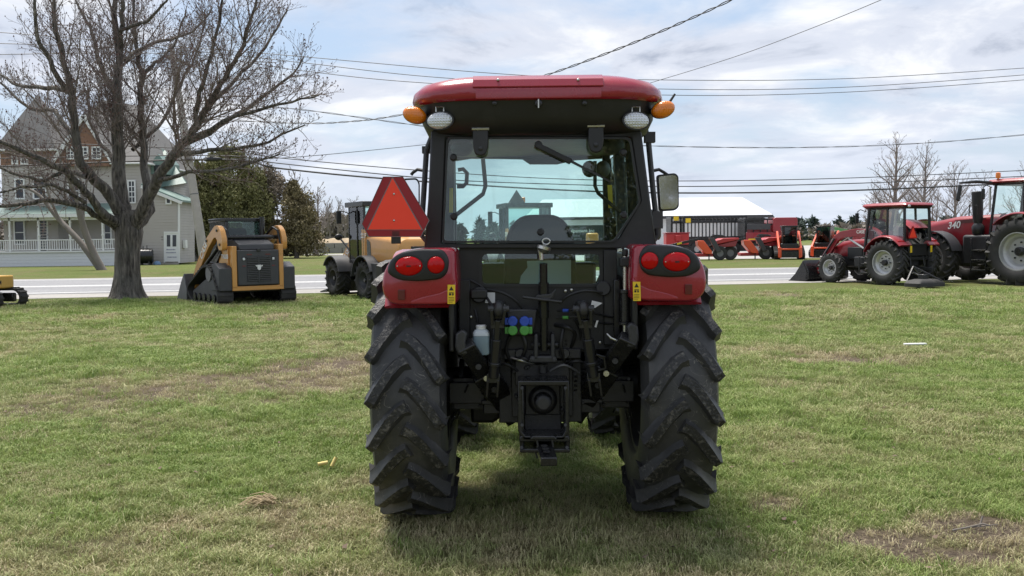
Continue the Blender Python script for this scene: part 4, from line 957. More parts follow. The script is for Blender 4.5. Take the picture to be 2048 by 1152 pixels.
hood = part(ctl, 'engine_hood', MB().prism(yz([(-1.12, 1.36), (-1.10, 1.50), (-.75, 1.62), (-.25, 1.62), (-.25, 1.36)], -.46), (.92, 0, 0)), dgrey, bevel=.025)
part(ctl, 'cross_tube', MB().cyl((-.70, -.72, 1.68), (.70, -.72, 1.68), .055, n=14), blackp)
arm = [(-1.02, 1.36), (-1.05, 1.62), (-.92, 1.86), (-.72, 1.98), (-.50, 1.97), (.25, 1.62), (1.05, .95), (1.35, .60), (1.42, .34), (1.25, .30), (1.10, .45), (.92, .72), (.10, 1.36), (-.45, 1.68), (-.62, 1.66), (-.75, 1.36)]
for s in (-1, 1):
    a_ = part(ctl, 'lift_arm', MB().prism(yz(roundpoly(arm, .08, 3), s * .84), (-s * .13, 0, 0)), tan, bevel=.012)
    MB().tube([(s * .7, -.95, 1.5), (s * .66, -.86, 1.85), (s * .64, -.6, 1.93), (s * .62, -.2, 1.75), (s * .62, .2, 1.5)], .03, 8).build('hose', black, a_)
    MB().cyl((s * .78, -.55, 1.42), (s * .78, .55, .92), .05, n=12).cyl((s * .78, .5, .95), (s * .78, .95, .62), .03, n=10).build('lift_cylinder', blackp, a_)
    for (y, z) in ((-.88, 1.5), (-.7, 1.85), (.1, 1.6)): MB().cyl((s * .85, y, z), (s * .87, y, z), .035, n=12).build('pin', dgrey, a_)
    if s < 0:
        text('lettering', 'CASE', lettm, a_, Vector((-.846, .35, 1.36)), (0, -.75, .62), (0, .62, .75), .27, .004)
        text('model_number', 'TV620B', lettm, ctl, Vector((-.706, -.80, 1.20)), (0, -1, 0), (0, 0, 1), .15, .004)
part(ctl, 'brace', MB().prism(yz([(-.62, 1.3), (-.52, 1.36), (.45, .62), (.42, .52)], -.74), (.06, 0, 0)), blackp, bevel=.008)
cb = part(ctl, 'cab', MB().bx(-.46, .46, -.26, -.20, 1.5, 1.66).bx(-.48, -.42, -.26, .95, .8, 2.1).bx(.42, .48, -.26, .95, .8, 2.1).bx(-.50, .50, -.30, 1.0, 2.08, 2.17).bx(-.48, -.40, -.28, -.18, 1.5, 2.1).bx(.40, .48, -.28, -.18, 1.5, 2.1), blackp, bevel=.02)
MB().bx(-.40, .40, -.25, -.244, 1.64, 2.09).build('rear_glass', glassd, cb, smooth=0)
MB().bx(-.40, .40, .90, .906, .9, 2.08).build('front_glass', glass, cb, smooth=0)
MB().bx(-.22, .22, .1, .3, 1.3, 1.92).build('seat', seatm, cb, bevel=.05)
part(ctl, 'exhaust', MB().cyl((.42, -.42, 1.6), (.42, -.42, 2.20), .065, n=16), blackp)
bk = [(1.35, .06), (2.15, .02), (2.18, .06), (1.62, .62), (1.42, .66), (1.30, .30)]
b_ = part(ctl, 'bucket', MB().prism(yz([(1.28, .05), (1.34, .02), (2.2, .0), (2.2, .03), (1.42, .07), (1.34, .34), (1.52, .72), (1.46, .74), (1.28, .36)], -1.02), (2.04, 0, 0)), dgrey, bevel=.008)
for s in (-1, 1): MB().prism(yz([(1.30, .06), (2.15, .03), (1.75, .5), (1.5, .72), (1.30, .34)], s * 1.0), (s * .025, 0, 0)).build('bucket_side', grey if s < 0 else dgrey, b_, bevel=.006)
text('lettering', 'CASE', lettm, b_, Vector((-.75, 1.30, .62)), (1, 0, 0), (0, .5, .8), .07)
part(ctl, 'coupler', MB().bx(-.6, .6, 1.18, 1.3, .15, .62), blackp, bevel=.02)

# ---- articulated wheel loaders
def wheel_loader(label, loc, rz, beacon=False, sc=1.0):
    o = thing('wheel_loader', label, 'loader', loc, rz, 'construction wheel loaders', sc)
    for y in (0, 2.05):
        for s in (-1, 1): lug_tyre(o, s * .72, .52, .40, s, rubberf, dgrey, nl=16, name='tyre', axle=(y, .52), rim_r=.50, hubm=blackp, nseg=36, det=False)
    part(o, 'rear_frame', MB().bx(-.45, .45, -1.5, .95, .45, .97).bx(-.72, .72, -.9, -.75, .45, .85), blackp, bevel=.03)
    part(o, 'front_frame', MB().bx(-.4, .4, 1.1, 2.6, .45, 1.0).bx(-.5, .5, 1.9, 2.2, .4, .65), blackp, bevel=.03)
    for s in (-1, 1):
        for yc, r in ((0, .62), (2.05, .60)):
            mb = MB(); rings = []
            for k in range(11):
                a = math.radians((18 if yc else 8) + (150 if not yc else 128) * k / 10); a = math.pi - a if yc else a
                rings.append([Vector((x, yc + q * math.cos(a), .52 + q * math.sin(a))) for x, q in ((s * .50, r), (s * .96, r), (s * .96, r + .03), (s * .50, r + .03))])
            part(o, 'mudguard', mb.loft(rings), dgrey, smooth=40)
    part(o, 'step_box', MB().prism(yz([(-.15, .98), (-.95, .98), (-1.05, .75), (-.9, .5), (-.62, .5), (-.55, .75)], -.88), (.4, 0, 0)), dgrey, bevel=.02)
    def hr(y, k, z1): return [Vector((x * k, y, z)) for x, z in roundpoly([(-.66, .98), (.66, .98), (.66, z1 - .1), (.5, z1), (-.5, z1), (-.66, z1 - .1)], .07, 3)]
    hd = part(o, 'engine_hood', MB().loft([hr(-1.72, .88, 1.50), hr(-1.66, .97, 1.58), hr(-1.2, 1, 1.66), hr(-.1, 1, 1.74), hr(.28, 1, 1.74)]), tan, smooth=40)
    MB().prism(yz(roundpoly([(-.05, 1.05), (.2, 1.05), (.22, 1.6), (.0, 1.52)], .04, 2), -.668), (.01, 0, 0)).build('air_intake', blackp, hd)
    MB().bx(-.35, .35, -1.76, -1.7, 1.1, 1.40).build('rear_grille', blackp, hd, bevel=.01)
    part(o, 'pillar_panel', MB().bx(-.68, -.64, .28, .52, 1.0, 1.85), tan, bevel=.01)
    text('model_number', '221F', lettm, o, Vector((-.69, .37, 1.68)), (0, -1, 0), (0, 0, 1), .17, .004)
    cb = part(o, 'cab', MB().bx(-.66, .66, .36, 1.42, .95, 1.05).bx(-.68, -.61, .36, .43, 1.0, 2.5).bx(.61, .68, .36, .43, 1.0, 2.5).bx(-.66, -.60, 1.36, 1.42, 1.0, 2.48).bx(.60, .66, 1.36, 1.42, 1.0, 2.48).bx(-.67, -.62, .82, .87, 1.0, 2.48).bx(.62, .67, .82, .87, 1.0, 2.48).bx(-.72, .72, .30, 1.52, 2.46, 2.60), blackp, bevel=.02)
    for x in (-.645, .64): MB().bx(x, x + .005, .42, 1.38, 1.05, 2.47).build('side_glass', glass, cb, smooth=0)
    for y in (.385, 1.39): MB().bx(-.62, .62, y, y + .005, 1.05 if y > 1 else 1.7, 2.47).build('glass', glass, cb, smooth=0)
    MB().bx(-.22, .22, .55, .7, 1.2, 1.95).bx(-.24, .24, .55, 1.0, 1.15, 1.3).build('seat', seatm, cb, bevel=.05)
    for s in (-1, 1):
        mr = part(o, 'side_mirror', MB().bx(s * .92 - .07, s * .92 + .07, 1.42, 1.48, 2.02, 2.38), black, bevel=.02)
        MB().tube([(s * .66, 1.4, 2.3), (s * .78, 1.44, 2.36), (s * .9, 1.45, 2.34)], .014, 6).build('mirror_arm', black, mr)
        la = part(o, 'lift_arm', MB().prism(yz([(1.15, 1.55), (1.5, 1.75), (1.7, 1.7), (3.0, .55), (3.05, .3), (2.85, .3), (1.6, 1.2), (1.2, 1.3)], s * .46), (-s * .08, 0, 0)), tan, bevel=.01)
        if s < 0: text('lettering', 'CASE', lettm, la, Vector((-.465, 2.1, 1.12)), (0, -.75, .66), (0, .66, .75), .26, .004)
    part(o, 'work_lamp', MB().tube([(-.64, 1.42, 1.3), (-.75, 1.75, 1.6)], .025, 8).ell((-.78, 1.82, 1.66), (.12, .06, .09)), black)
    part(o, 'tilt_cylinder', MB().cyl((0, 1.2, 1.5), (0, 2.6, 1.1), .06, n=10), blackp)
    part(o, 'bucket', MB().prism(yz([(2.95, .1), (3.7, .04), (3.7, .08), (3.1, .18), (3.05, .5), (3.3, .88), (3.22, .9), (2.93, .5)], -.62), (1.24, 0, 0)), dgrey, bevel=.01)
    if beacon:
        part(o, 'beacon', MB().lathe([(0, .05), (.03, .05), (.04, .06), (.16, .055), (.18, .03), (.18, .001)], (-.1, .6, 2.60), (0, 0, 1), 14), amber, smooth=40)
        part(o, 'roof_triangle', MB().prism([Vector((x, .34, z)) for x, z in ((-.62, 2.6), (-.12, 2.6), (-.37, 2.98))], (0, .02, 0)), dgrey, smooth=0)
    return o
g_ = ground(737, 600)
wheel_loader('yellow wheel loader behind the orange triangle emblem, its left wheels in view', (g_.x + .62, 25.3, 0), math.radians(33))
q = at(1040, 460, 28.5)
wheel_loader('yellow wheel loader with roof beacon, seen through the rear window of the big tractor', (q.x + .35, 27.6, 0), math.radians(14), True)

# ---- farm tractors parked on the right
def roofring(hx, y0, y1, z, r=.12): return [Vector((x, y, z)) for x, y in roundpoly([(-hx, y0), (hx, y0), (hx, y1), (-hx, y1)], r, 4)]
def farm_tractor(label, loc, rz, R=.68, Rf=.48, wb=2.15, tw=.42, fw=.32, tx=.66, loader=False, big=False):
    o = thing('farm_tractor', label, 'tractor', loc, rz, 'parked red farm tractors')
    for s in (-1, 1):
        lug_tyre(o, s * tx, R, tw, s, rubberf, silver, nl=20, name='rear_tyre', axle=(0, R), rim_r=.56, hubm=blackp, nseg=48, det=False)
        lug_tyre(o, s * tx * .97, Rf, fw, s, rubberf, silver, nl=17, name='front_tyre', axle=(wb, Rf), rim_r=.56, hubm=blackp, nseg=40, det=False)
    z0 = R + .22; H = R * 3.5 if not big else R * 3.05
    part(o, 'transmission', MB().bx(-.25, .25, -.3, wb + .3, .5, z0 + .05).bx(-tx, tx, -.12, .12, R - .12, R + .12).bx(-tx, tx, wb - .1, wb + .1, Rf - .1, Rf + .08), iron, bevel=.03)
    # bonnet
    yb0, yb1 = .75 + (R - .68) * 1.0, wb + .5 + (.5 if big else 0); zt = z0 + .50 + (.38 if big else 0); bw = .34 + (.12 if big else 0)
    def br(y, k, zt, zb): return [Vector((x * k, y, z)) for x, z in roundpoly([(-bw, zb), (bw, zb), (bw, zt - .12), (bw * .75, zt), (-bw * .75, zt), (-bw, zt - .12)], .06, 3)]
    bn = part(o, 'bonnet', MB().loft([br(yb0, 1.05, zt + .03, z0 - .08), br(yb0 + .5 * (yb1 - yb0), 1, zt - .01, z0 - .08), br(yb1 - .3, .95, zt - .1 - (.1 if big else 0), z0 - .05), br(yb1 - .05, .85, zt - .2 - (.15 if big else 0), z0), br(yb1, .72, zt - .3 - (.12 if big else 0), z0 + .03)]), red2, smooth=40)
    part(o, 'engine', MB().bx(-bw * .9, bw * .9, yb0, yb1 - .1, .55, z0 - .05), iron, bevel=.03)
    # fenders
    for s in (-1, 1):
        rings = []
        for k in range(15):
            a = math.radians((25 if not big else 45) + (115 if not big else 90) * k / 14); r = R + .10
            rings.append([Vector((x, q * math.cos(a) * -1 if False else -q * math.cos(math.pi - a), R + q * math.sin(a))) for x, q in ((s * .40, r), (s * (tx + tw * .45), r), (s * (tx + tw * .45), r + .02), (s * (tx + tw * .3), r + .06), (s * .40, r + .06))])
        f = part(o, 'fender', MB().loft(rings), red2, smooth=45)
        MB().bx(s * (tx - .12), s * (tx + .14), -R * .80, -R * .68, R * 1.86, R * 1.99).build('tail_lamp', lensred, f, bevel=.01)
        MB().bx(s * .42, s * .50, -R * .98, -R * .96, R * 1.45, R * 1.75).build('warning_sticker', yel, f, smooth=0)
        part(o, 'fender_inner', MB().prism(yz([(-.62 * R, R * 1.8), (.7 * R, R * 1.8), (.9 * R, R * 1.1), (-.8 * R, R * 1.2)], s * .40), (s * .03, 0, 0)), black, bevel=.01)
    # cab
    cw, y0, y1 = (.58 if not big else .72), -.52, .92 if not big else 1.15
    zf, zr = z0 + .32, H
    zl = z0 - .05
    posts = MB()
    for s in (-1, 1):
        posts.beam((s * cw, y0, zf), (s * cw * .96, y0 + .03, zr), .06, .07, (0, 1, 0)).beam((s * cw, .12, zf - .1), (s * cw * .96, .12, zr), .05, .06, (0, 1, 0)).beam((s * cw, y1 + .08, zl), (s * cw * .96, y1 - .12, zr), .06, .07, (0, 1, 0))
        posts.beam((s * cw, y0, zf), (s * cw, .2, zf), .06, .08).beam((s * cw, .2, zl), (s * cw, y1 + .05, zl), .06, .1)
    posts.bx(-cw, cw, y0 - .02, y0 + .03, zf - .06, zf + .03).bx(-cw, cw, y1, y1 + .06, zl + .3, zl + .45).bx(-cw, cw, y0, y1, zl - .1, zl)
    cab = part(o, 'cab_frame', posts, black, bevel=.01)
    gm = glass
    for s in (-1, 1):
        x = s * (cw - .005); MB().add([(x, y0 + .03, zf), (x, .1, zf), (x * .965, .1, zr), (x * .965, y0 + .05, zr)], [(0, 1, 2, 3)]).build('side_glass', gm, cab, smooth=0)
        MB().add([(x, .15, zl), (x, y1 + .04, zl), (x * .965, y1 - .14, zr), (x * .965, .15, zr)], [(0, 1, 2, 3)]).build('door_glass', gm, cab, smooth=0)
    MB().add([(-cw, y0, zf), (cw, y0, zf), (cw * .96, y0 + .03, zr), (-cw * .96, y0 + .03, zr)], [(0, 1, 2, 3)]).build('rear_glass', gm, cab, smooth=0)
    MB().add([(-cw, y1 + .06, zl + .3), (cw, y1 + .06, zl + .3), (cw * .96, y1 - .12, zr), (-cw * .96, y1 - .12, zr)], [(0, 1, 2, 3)]).build('windscreen', gm, cab, smooth=0)
    part(o, 'cab_rear_wall', MB().bx(-.42, .42, y0 - .02, y0 + .1, R + .2, zf), black, bevel=.02)
    MB().bx(-.22, .22, -.12, .02, zl + .3, zl + .92).bx(-.23, .23, -.1, .35, zl + .25, zl + .38).build('seat', seatm, cab, bevel=.05)
    MB().tube([(.18 * math.cos(t), .62 + .1 * math.sin(t), zl + .62 + .1 * math.sin(t)) for t in [k * math.pi / 8 for k in range(16)]], .015, 6, close=True).cyl((0, .62, zl + .62), (0, .75, zl), .04, n=8).build('steering_wheel', black, cab)
    rf = part(o, 'roof', MB().loft([roofring(cw + .05, y0 - .10, y1 + .10, zr + .01), roofring(cw + .08, y0 - .14, y1 + .14, zr + .05), roofring(cw + .04, y0 - .09, y1 + .1, zr + .11), roofring(cw - .15, y0 + .15, y1 - .1, zr + .14)]), red2, smooth=50)
    MB().loft([roofring(cw - .02, y0 - .02, y1 + .02, zr - .06), roofring(cw + .045, y0 - .10, y1 + .10, zr + .008)]).build('roof_lining', black, rf, smooth=50)
    for s in (-1, 1):
        MB().ell((s * (cw - .03), y0 - .13, zr + .01), (.06, .03, .045)).build('work_lamp', clearl, rf)
        mr = part(o, 'side_mirror', MB().bx(s * (cw + .38) - .07, s * (cw + .38) + .07, y1 + .0, y1 + .05, zr - .48, zr - .16), black, bevel=.02)
        MB().tube([(s * cw, y1, zr - .12), (s * (cw + .2), y1 + .05, zr - .05), (s * (cw + .36), y1 + .03, zr - .12), (s * (cw + .38), y1 + .02, zr - .18)], .013, 6).build('mirror_arm', black, mr)
    sm = part(o, 'slow_vehicle_emblem', MB().prism([Vector((-cw * .62 + x, y0 - .12, zf + .22 + z)) for x, z in ((-.2, .03), (-.17, -.03), (.17, -.03), (.2, .03), (.03, .34), (-.03, .34))], (0, .012, 0)), sr, smooth=0)
    MB().prism([Vector((-cw * .62 + x, y0 - .124, zf + .22 + z)) for x, z in ((-.165, .0), (.165, .0), (0, .31))], (0, .003, 0)).build('emblem_triangle', so, sm, smooth=0)
    part(o, 'step', MB().bx(-.72, -.5, y1 - .25, y1 + .15, .32, .36).bx(-.70, -.5, y1 - .25, y1 + .15, .60, .64).bx(-.72, -.69, y1 - .27, y1 - .22, .32, zl).bx(-.72, -.69, y1 + .12, y1 + .17, .32, zl), black, bevel=.01)
    part(o, 'fuel_tank', MB().bx(-.62, -.3, y1 - .35, y1 + .45, .5, zl), black, bevel=.04)
    hm = MB()
    for s in (-1, 1): hm.beam((s * .2, -.1, R - .15), (s * .38, -.85, R - .22), .05, .09).cyl((s * .28, -.45, R + .45), (s * .32, -.55, R - .2), .025, n=8)
    hm.bx(-.18, .18, -.42, -.2, R - .1, R + .5)
    part(o, 'hitch', hm, iron, bevel=.008)
    return o, dict(z0=z0, zl=zl, zf=zf, zr=zr, cw=cw, y0=y0, y1=y1, yb0=yb0, yb1=yb1, zt=zt, bw=bw)
g_ = ground(1778, 570); th = math.radians(29)
hv, rv = Vector((-math.sin(th), math.cos(th), 0)), Vector((math.cos(th), math.sin(th), 0))
o, d = farm_tractor('red cab tractor with front loader and black bucket, parked on the right of the lawn', g_ + rv * .74 + hv * .1, th, tx=.74)
z0 = d['z0']
prf = [(.85, 1.45), (1.0, 1.72), (1.35, 1.74), (2.0, 1.66), (2.25, 1.52), (3.05, .50), (3.12, .28), (2.92, .26), (2.80, .42), (2.10, 1.36), (1.9, 1.46), (1.1, 1.50)]
for s in (-1, 1):
    la = part(o, 'loader_arm', MB().prism(yz(roundpoly(prf, .06, 2), s * .52), (-s * .11, 0, 0)), red2, bevel=.01)
    MB().bx(s * .48, s * .40, .75, 1.02, .75, 1.66).build('loader_tower', red2, la, bevel=.012)
    MB().cyl((s * .46, 1.0, 1.05), (s * .46, 1.7, 1.42), .035, n=10).cyl((s * .46, 1.4, 1.62), (s * .46, 2.7, .95), .022, n=8).build('lift_cylinder', steel, la)
    MB().cyl((s * .58, 2.2, 1.42), (s * .58, 2.95, .48), .035, n=8).build('bucket_cylinder', blackp, la)
    if s < 0:
        text('lettering', 'CASE', lettm, la, Vector((-.525, 1.18, 1.63)), (0, -1, 0), (0, 0, 1), .14)
        MB().bx(-.53, -.52, .80, .94, 1.28, 1.40).build('white_decal', white, la, smooth=0)
part(o, 'loader_crosstube', MB().cyl((-.5, 2.35, 1.15), (.5, 2.35, 1.15), .06, n=12), red2)
b_ = part(o, 'bucket', MB().prism(yz([(2.95, .10), (3.05, .03), (3.85, .0), (3.85, .03), (3.12, .09), (3.04, .3), (3.22, .68), (3.16, .72), (2.95, .36)], -.95), (1.9, 0, 0)), blackp, bevel=.01)
for s in (-1, 1): MB().prism(yz([(2.97, .08), (3.82, .02), (3.55, .25), (3.2, .70), (2.97, .36)], s * .93), (s * .02, 0, 0)).build('bucket_side', blackp, b_, bevel=.005)
part(o, 'battery_box', MB().bx(-.42, -.1, 1.2, 1.8, .75, 1.15), black, bevel=.03)
g2 = ground(1860, 577)
dm = thing('mower_deck', 'low black rotary cutter behind the red loader tractor', 'mower', g2 + Vector((-.05, .3, 0)), math.radians(28), None, .72)
part(dm, 'deck', MB().loft([[Vector((x * k, y * k, z)) for x, y in roundpoly([(-.75, -.42), (.7, -.5), (.8, .45), (-.7, .42)], .15, 4)] for z, k in ((.06, 1), (.2, 1.0), (.30, .85), (.36, .5))]), rubberf, smooth=40)
part(dm, 'gearbox', MB().bx(-.15, .15, -.12, .15, .34, .55).cyl((0, .1, .45), (0, .5, .6), .04, n=10), iron, bevel=.02)
part(dm, 'a_frame', MB().beam((-.5, .4, .25), (0, .5, .85), .05, .05).beam((.5, .4, .25), (0, .5, .85), .05, .05).beam((0, .5, .85), (.3, -.6, .3), .04, .05), iron)

g_ = ground(2050, 571); th = math.radians(29)
hv, rv = Vector((-math.sin(th), math.cos(th), 0)), Vector((math.cos(th), math.sin(th), 0))
o, d = farm_tractor('very large red tractor with tall black exhaust stack, at the right edge', g_ + rv * .95 + hv * .1, th, R=1.0, Rf=.78, wb=2.95, tw=.62, fw=.52, tx=.95, big=True)
bw = d['bw']
part(o, 'exhaust_stack', MB().lathe([(1.5, .12), (1.55, .17), (1.75, .19), (1.85, .12), (2.0, .15), (2.82, .17), (2.84, .14)], (-.68, 1.55, 0), (0, .04, 1), 18), black, smooth=45)
part(o, 'stack_guard', MB().tube([(-.9, 1.5, 2.1), (-.92, 1.5, 2.4), (-.92, 1.75, 2.42), (-.9, 1.78, 2.1)], .02, 6), black)
part(o, 'stack_trim', MB().bx(-.62, -.55, 1.28, 1.32, 2.2, 2.95), white, bevel=.01)
part(o, 'side_tank', MB().bx(-.86, -.45, .95, 2.05, .55, 1.5), black, bevel=.08)
st = part(o, 'ladder', MB().bx(-1.05, -.8, 1.1, 1.6, .38, .42).bx(-1.02, -.8, 1.1, 1.6, .68, .72).bx(-1.0, -.8, 1.1, 1.6, .98, 1.02).bx(-1.05, -1.0, 1.08, 1.12, .38, 1.4).bx(-1.05, -1.0, 1.58, 1.62, .38, 1.4), blackp, bevel=.008)
for z in (.42, .72, 1.02): MB().bx(-1.05, -.8, 1.12, 1.58, z + .004, z + .02).build('tread', steel, st, smooth=0)
for s in (-1, 1):
    rings = []
    for k in range(11):
        a = math.radians(15 + 115 * k / 10); r = .83
        rings.append([Vector((x, 2.95 - q * math.cos(a), .78 + q * math.sin(a))) for x, q in ((s * .7, r), (s * 1.2, r), (s * 1.2, r + .03), (s * .7, r + .03))])
    part(o, 'front_mudguard', MB().loft(rings), dgrey, smooth=40)
part(o, 'grille', MB().bx(-.34, .34, d['yb1'] - .25, d['yb1'] + .03, d['z0'] - .15, d['z0'] + .28), black, bevel=.05)
part(o, 'bonnet_decal', MB().prism([Vector((-bw - .012, y, z)) for y, z in ((1.5, d['zt'] - .08), (2.6, d['zt'] - .14), (2.5, d['zt'] - .24), (1.5, d['zt'] - .2))], (.01, 0, 0)), mat('decal_grey_red', (.10, .03, .03), .4), smooth=0)
text('model_number', '340', lettm, o, Vector((-bw - .02, 2.62, d['zt'] - .30)), (0, -1, .07), (0, .07, 1), .30, .01, .25)
part(o, 'beacon', MB().lathe([(0, .03), (.10, .03), (.10, .07), (.16, .075), (.26, .07), (.28, .03)], (-.72, .95, d['zr'] + .05), (0, 0, 1), 14), amber, smooth=40)
part(o, 'mirror_boom', MB().tube([(-.72, 1.1, d['zr'] + .02), (-1.2, 1.35, d['zr'] + .06), (-1.75, 1.5, d['zr'] + .02)], [.05, .05, .03], 8), black)
part(o, 'boom_mirror', MB().box((-1.78, 1.5, d['zr'] - .28), (.16, .06, .5), Matrix.Rotation(.25, 3, 'Y')), black, bevel=.03)
part(o, 'rear_indicator', MB().bx(-1.25, -.8, -.40, -.34, 2.35, 2.43), amber, bevel=.01)
# ---- little excavator, only its tail and track in view at the left edge
g_ = ground(10, 614)
ex = thing('mini_excavator', 'small yellow excavator at the left edge, only its track and tail in view', 'excavator', (g_.x - .72, g_.y, 0), math.radians(80))
for s in (-1, 1):
    track_loop(ex, s * .45, .28, [(-.95, .02), (.75, .02), (.95, .2), (.85, .44), (-.9, .46), (-1.05, .25)], pitch=.10)
    part(ex, 'track_frame', MB().bx(s * .45 - .08, s * .45 + .08, -.75, .6, .12, .34), blackp, bevel=.03)
part(ex, 'turntable', MB().cyl((0, 0, .3), (0, 0, .58), .3, n=18), blackp)
part(ex, 'body', MB().prism([Vector((x, y, .47)) for x, y in roundpoly([(-.5, -.74), (.5, -.74), (.5, .5), (-.5, .5)], .12, 4)], (0, 0, .32)), mat('excavator_yellow', (.62, .36, .06), .4), bevel=.03)
part(ex, 'seat', MB().bx(-.2, .2, -.1, .0, .8, 1.3).bx(-.2, .2, -.1, .3, .78, .9), seatm, bevel=.03)
part(ex, 'boom', MB().tube([(0, .5, .8), (0, 1.0, 1.7), (0, 1.7, 1.9), (0, 2.2, .9)], [.1, .1, .09, .07], 8), tan)
text('serial_number', '1M', blackp, ex, Vector((-.1, -.745, .62)), (1, 0, 0), (0, 0, 1), .14)
text('serial_number', '1M', blackp, ex, Vector((.505, -.62, .62)), (0, 1, 0), (0, 0, 1), .14)
# ------------------------------------------------------------------ trees
m, n, l, p = nodes('furrowed_bark'); g = n.new('ShaderNodeNewGeometry').outputs['Position']
mp = n.new('ShaderNodeMapping'); mp.inputs['Scale'].default_value = (1, 1, .13); l.new(g, mp.inputs[0])
fur = nz(n, l, mp.outputs[0], 15, 5, .65, .36, .62)
c = mixc(n, l, fur, (0.040, 0.035, 0.031), (0.25, 0.225, 0.195)); c = mixc(n, l, nz(n, l, g, 1.3, 5, .6, .5, .75), c, (0.19, 0.185, 0.165))
l.new(c, p.inputs['Base Color']); p.inputs['Roughness'].default_value = .95
bp = n.new('ShaderNodeBump'); bp.inputs['Strength'].default_value = 1.0; bp.inputs['Distance'].default_value = .06; l.new(fur, bp.inputs['Height']); l.new(bp.outputs[0], p.inputs['Normal'])
bark = m
twigm = mat('twig_bark', (0.19, 0.155, 0.14), .9, var=.3, scale=1)
palebark = mat('pale_bark', (0.17, 0.15, 0.13), .9, var=.35, scale=2, bump=.5, bscale=20)
fartwig = mat('far_twig', (0.20, 0.17, 0.15), .9, var=.25, scale=.3)
def bend(P, sub=4):
    Q = []; m = len(P)
    for k in range(m - 1):
        p, a, b, c = P[max(k - 1, 0)], P[k], P[k + 1], P[min(k + 2, m - 1)]
        for j in range(sub):
            t = j / sub; Q.append(.5 * ((2 * a) + (b - p) * t + (2 * p - 5 * a + 4 * b - c) * t * t + (3 * a - p - 3 * b + c) * t ** 3))
    return Q + [P[-1]]
def rdir(rng): 
    z = rng.uniform(-1, 1); a = rng.uniform(0, 6.283); r = math.sqrt(1 - z * z); return Vector((r * math.cos(a), r * math.sin(a), z))
def sprout(mbs, P, R, rng, lev, maxlev, spread=.9, up=.25, ratio=.5, dens=3.0, t0=.15, wob=.12, lens=None):
    """side branches along polyline P with radii R; mbs[level] collects the geometry"""
    L = sum((P[i + 1] - P[i]).length for i in range(len(P) - 1))
    nb = max(2, int(L * dens))
    for k in range(nb):
        t = t0 + (1 - t0) * (k + rng.uniform(0, 1)) / nb; f = t * (len(P) - 1); i = min(int(f), len(P) - 2); fr = f - i
        p = P[i].lerp(P[i + 1], fr); r0 = R[i] + (R[i + 1] - R[i]) * fr; d = (P[i + 1] - P[i]).normalized()
        dd = (d * rng.uniform(.5, 1.1) + rdir(rng) * spread + Vector((0, 0, up))).normalized()
        ln = (lens if lens else L) * ratio * rng.uniform(.5, 1.15) * (1.15 - .6 * t)
        ln = min(ln, 3.4); seg = 4 if lev < maxlev else 2
        q = p.copy(); pts = [q.copy()]; e = dd.copy()
        for s in range(seg):
            e = (e + rdir(rng) * wob * 1.6 + Vector((0, 0, .06))).normalized(); q = q + e * ln / seg; pts.append(q.copy())
        r1 = min(r0 * .5, .0095 * ln + .003)
        rr = [r1 * (1 - .8 * j / seg) for j in range(seg + 1)]
        rr = [max(x, MINR[0]) for x in rr]
        mbs[min(lev, len(mbs) - 1)].tube(pts, rr, 5 if lev == 1 else 3, cap=False)
        if lev < maxlev: sprout(mbs, pts, rr, rng, lev + 1, maxlev, spread, up, ratio * DEC[0], dens * (1.2 if lev == 1 else 1.45), .12, wob, None)
MINR = [.0038]; DEC = [1.15]
# ---- the big maple on the left
rng = random.Random(12)
TD = 27.0
base = at(255, 592, TD); base.z = 0
maple = thing('maple_tree', 'big bare leafless maple with a thick ridged trunk on the near side of the road', 'tree', base)
def tp(u, v, dy=0): return at(u, v, TD + dy) - base
pxw = TD / FPX
trunk_p = [tp(255, 598), tp(255, 580), tp(255, 545), tp(256, 500), tp(258, 465), tp(254, 440), tp(250, 420)]
trunk_r = [.50, .41, .34, .325, .36, .32, .26]
mb = MB(); ring = []
Pn = bend(trunk_p, 3); Rn = np.interp(np.linspace(0, 6, len(Pn)), range(7), trunk_r)
for i, (p, r) in enumerate(zip(Pn, Rn)):
    fl = max(0, 1 - (i / 5.0)); q = []
    for k in range(28):
        a = 2 * math.pi * k / 28; w = r * (1 + .045 * math.sin(a * 7 + .3 * i) + .045 * math.sin(a * 11 + i * .25) + fl * .16 * max(0, math.sin(a * 4 + 1)))
        q.append(p + Vector((w * math.cos(a), w * math.sin(a), 0)))
    ring.append(q)
MB().loft(ring).build('trunk', bark, maple, smooth=60)
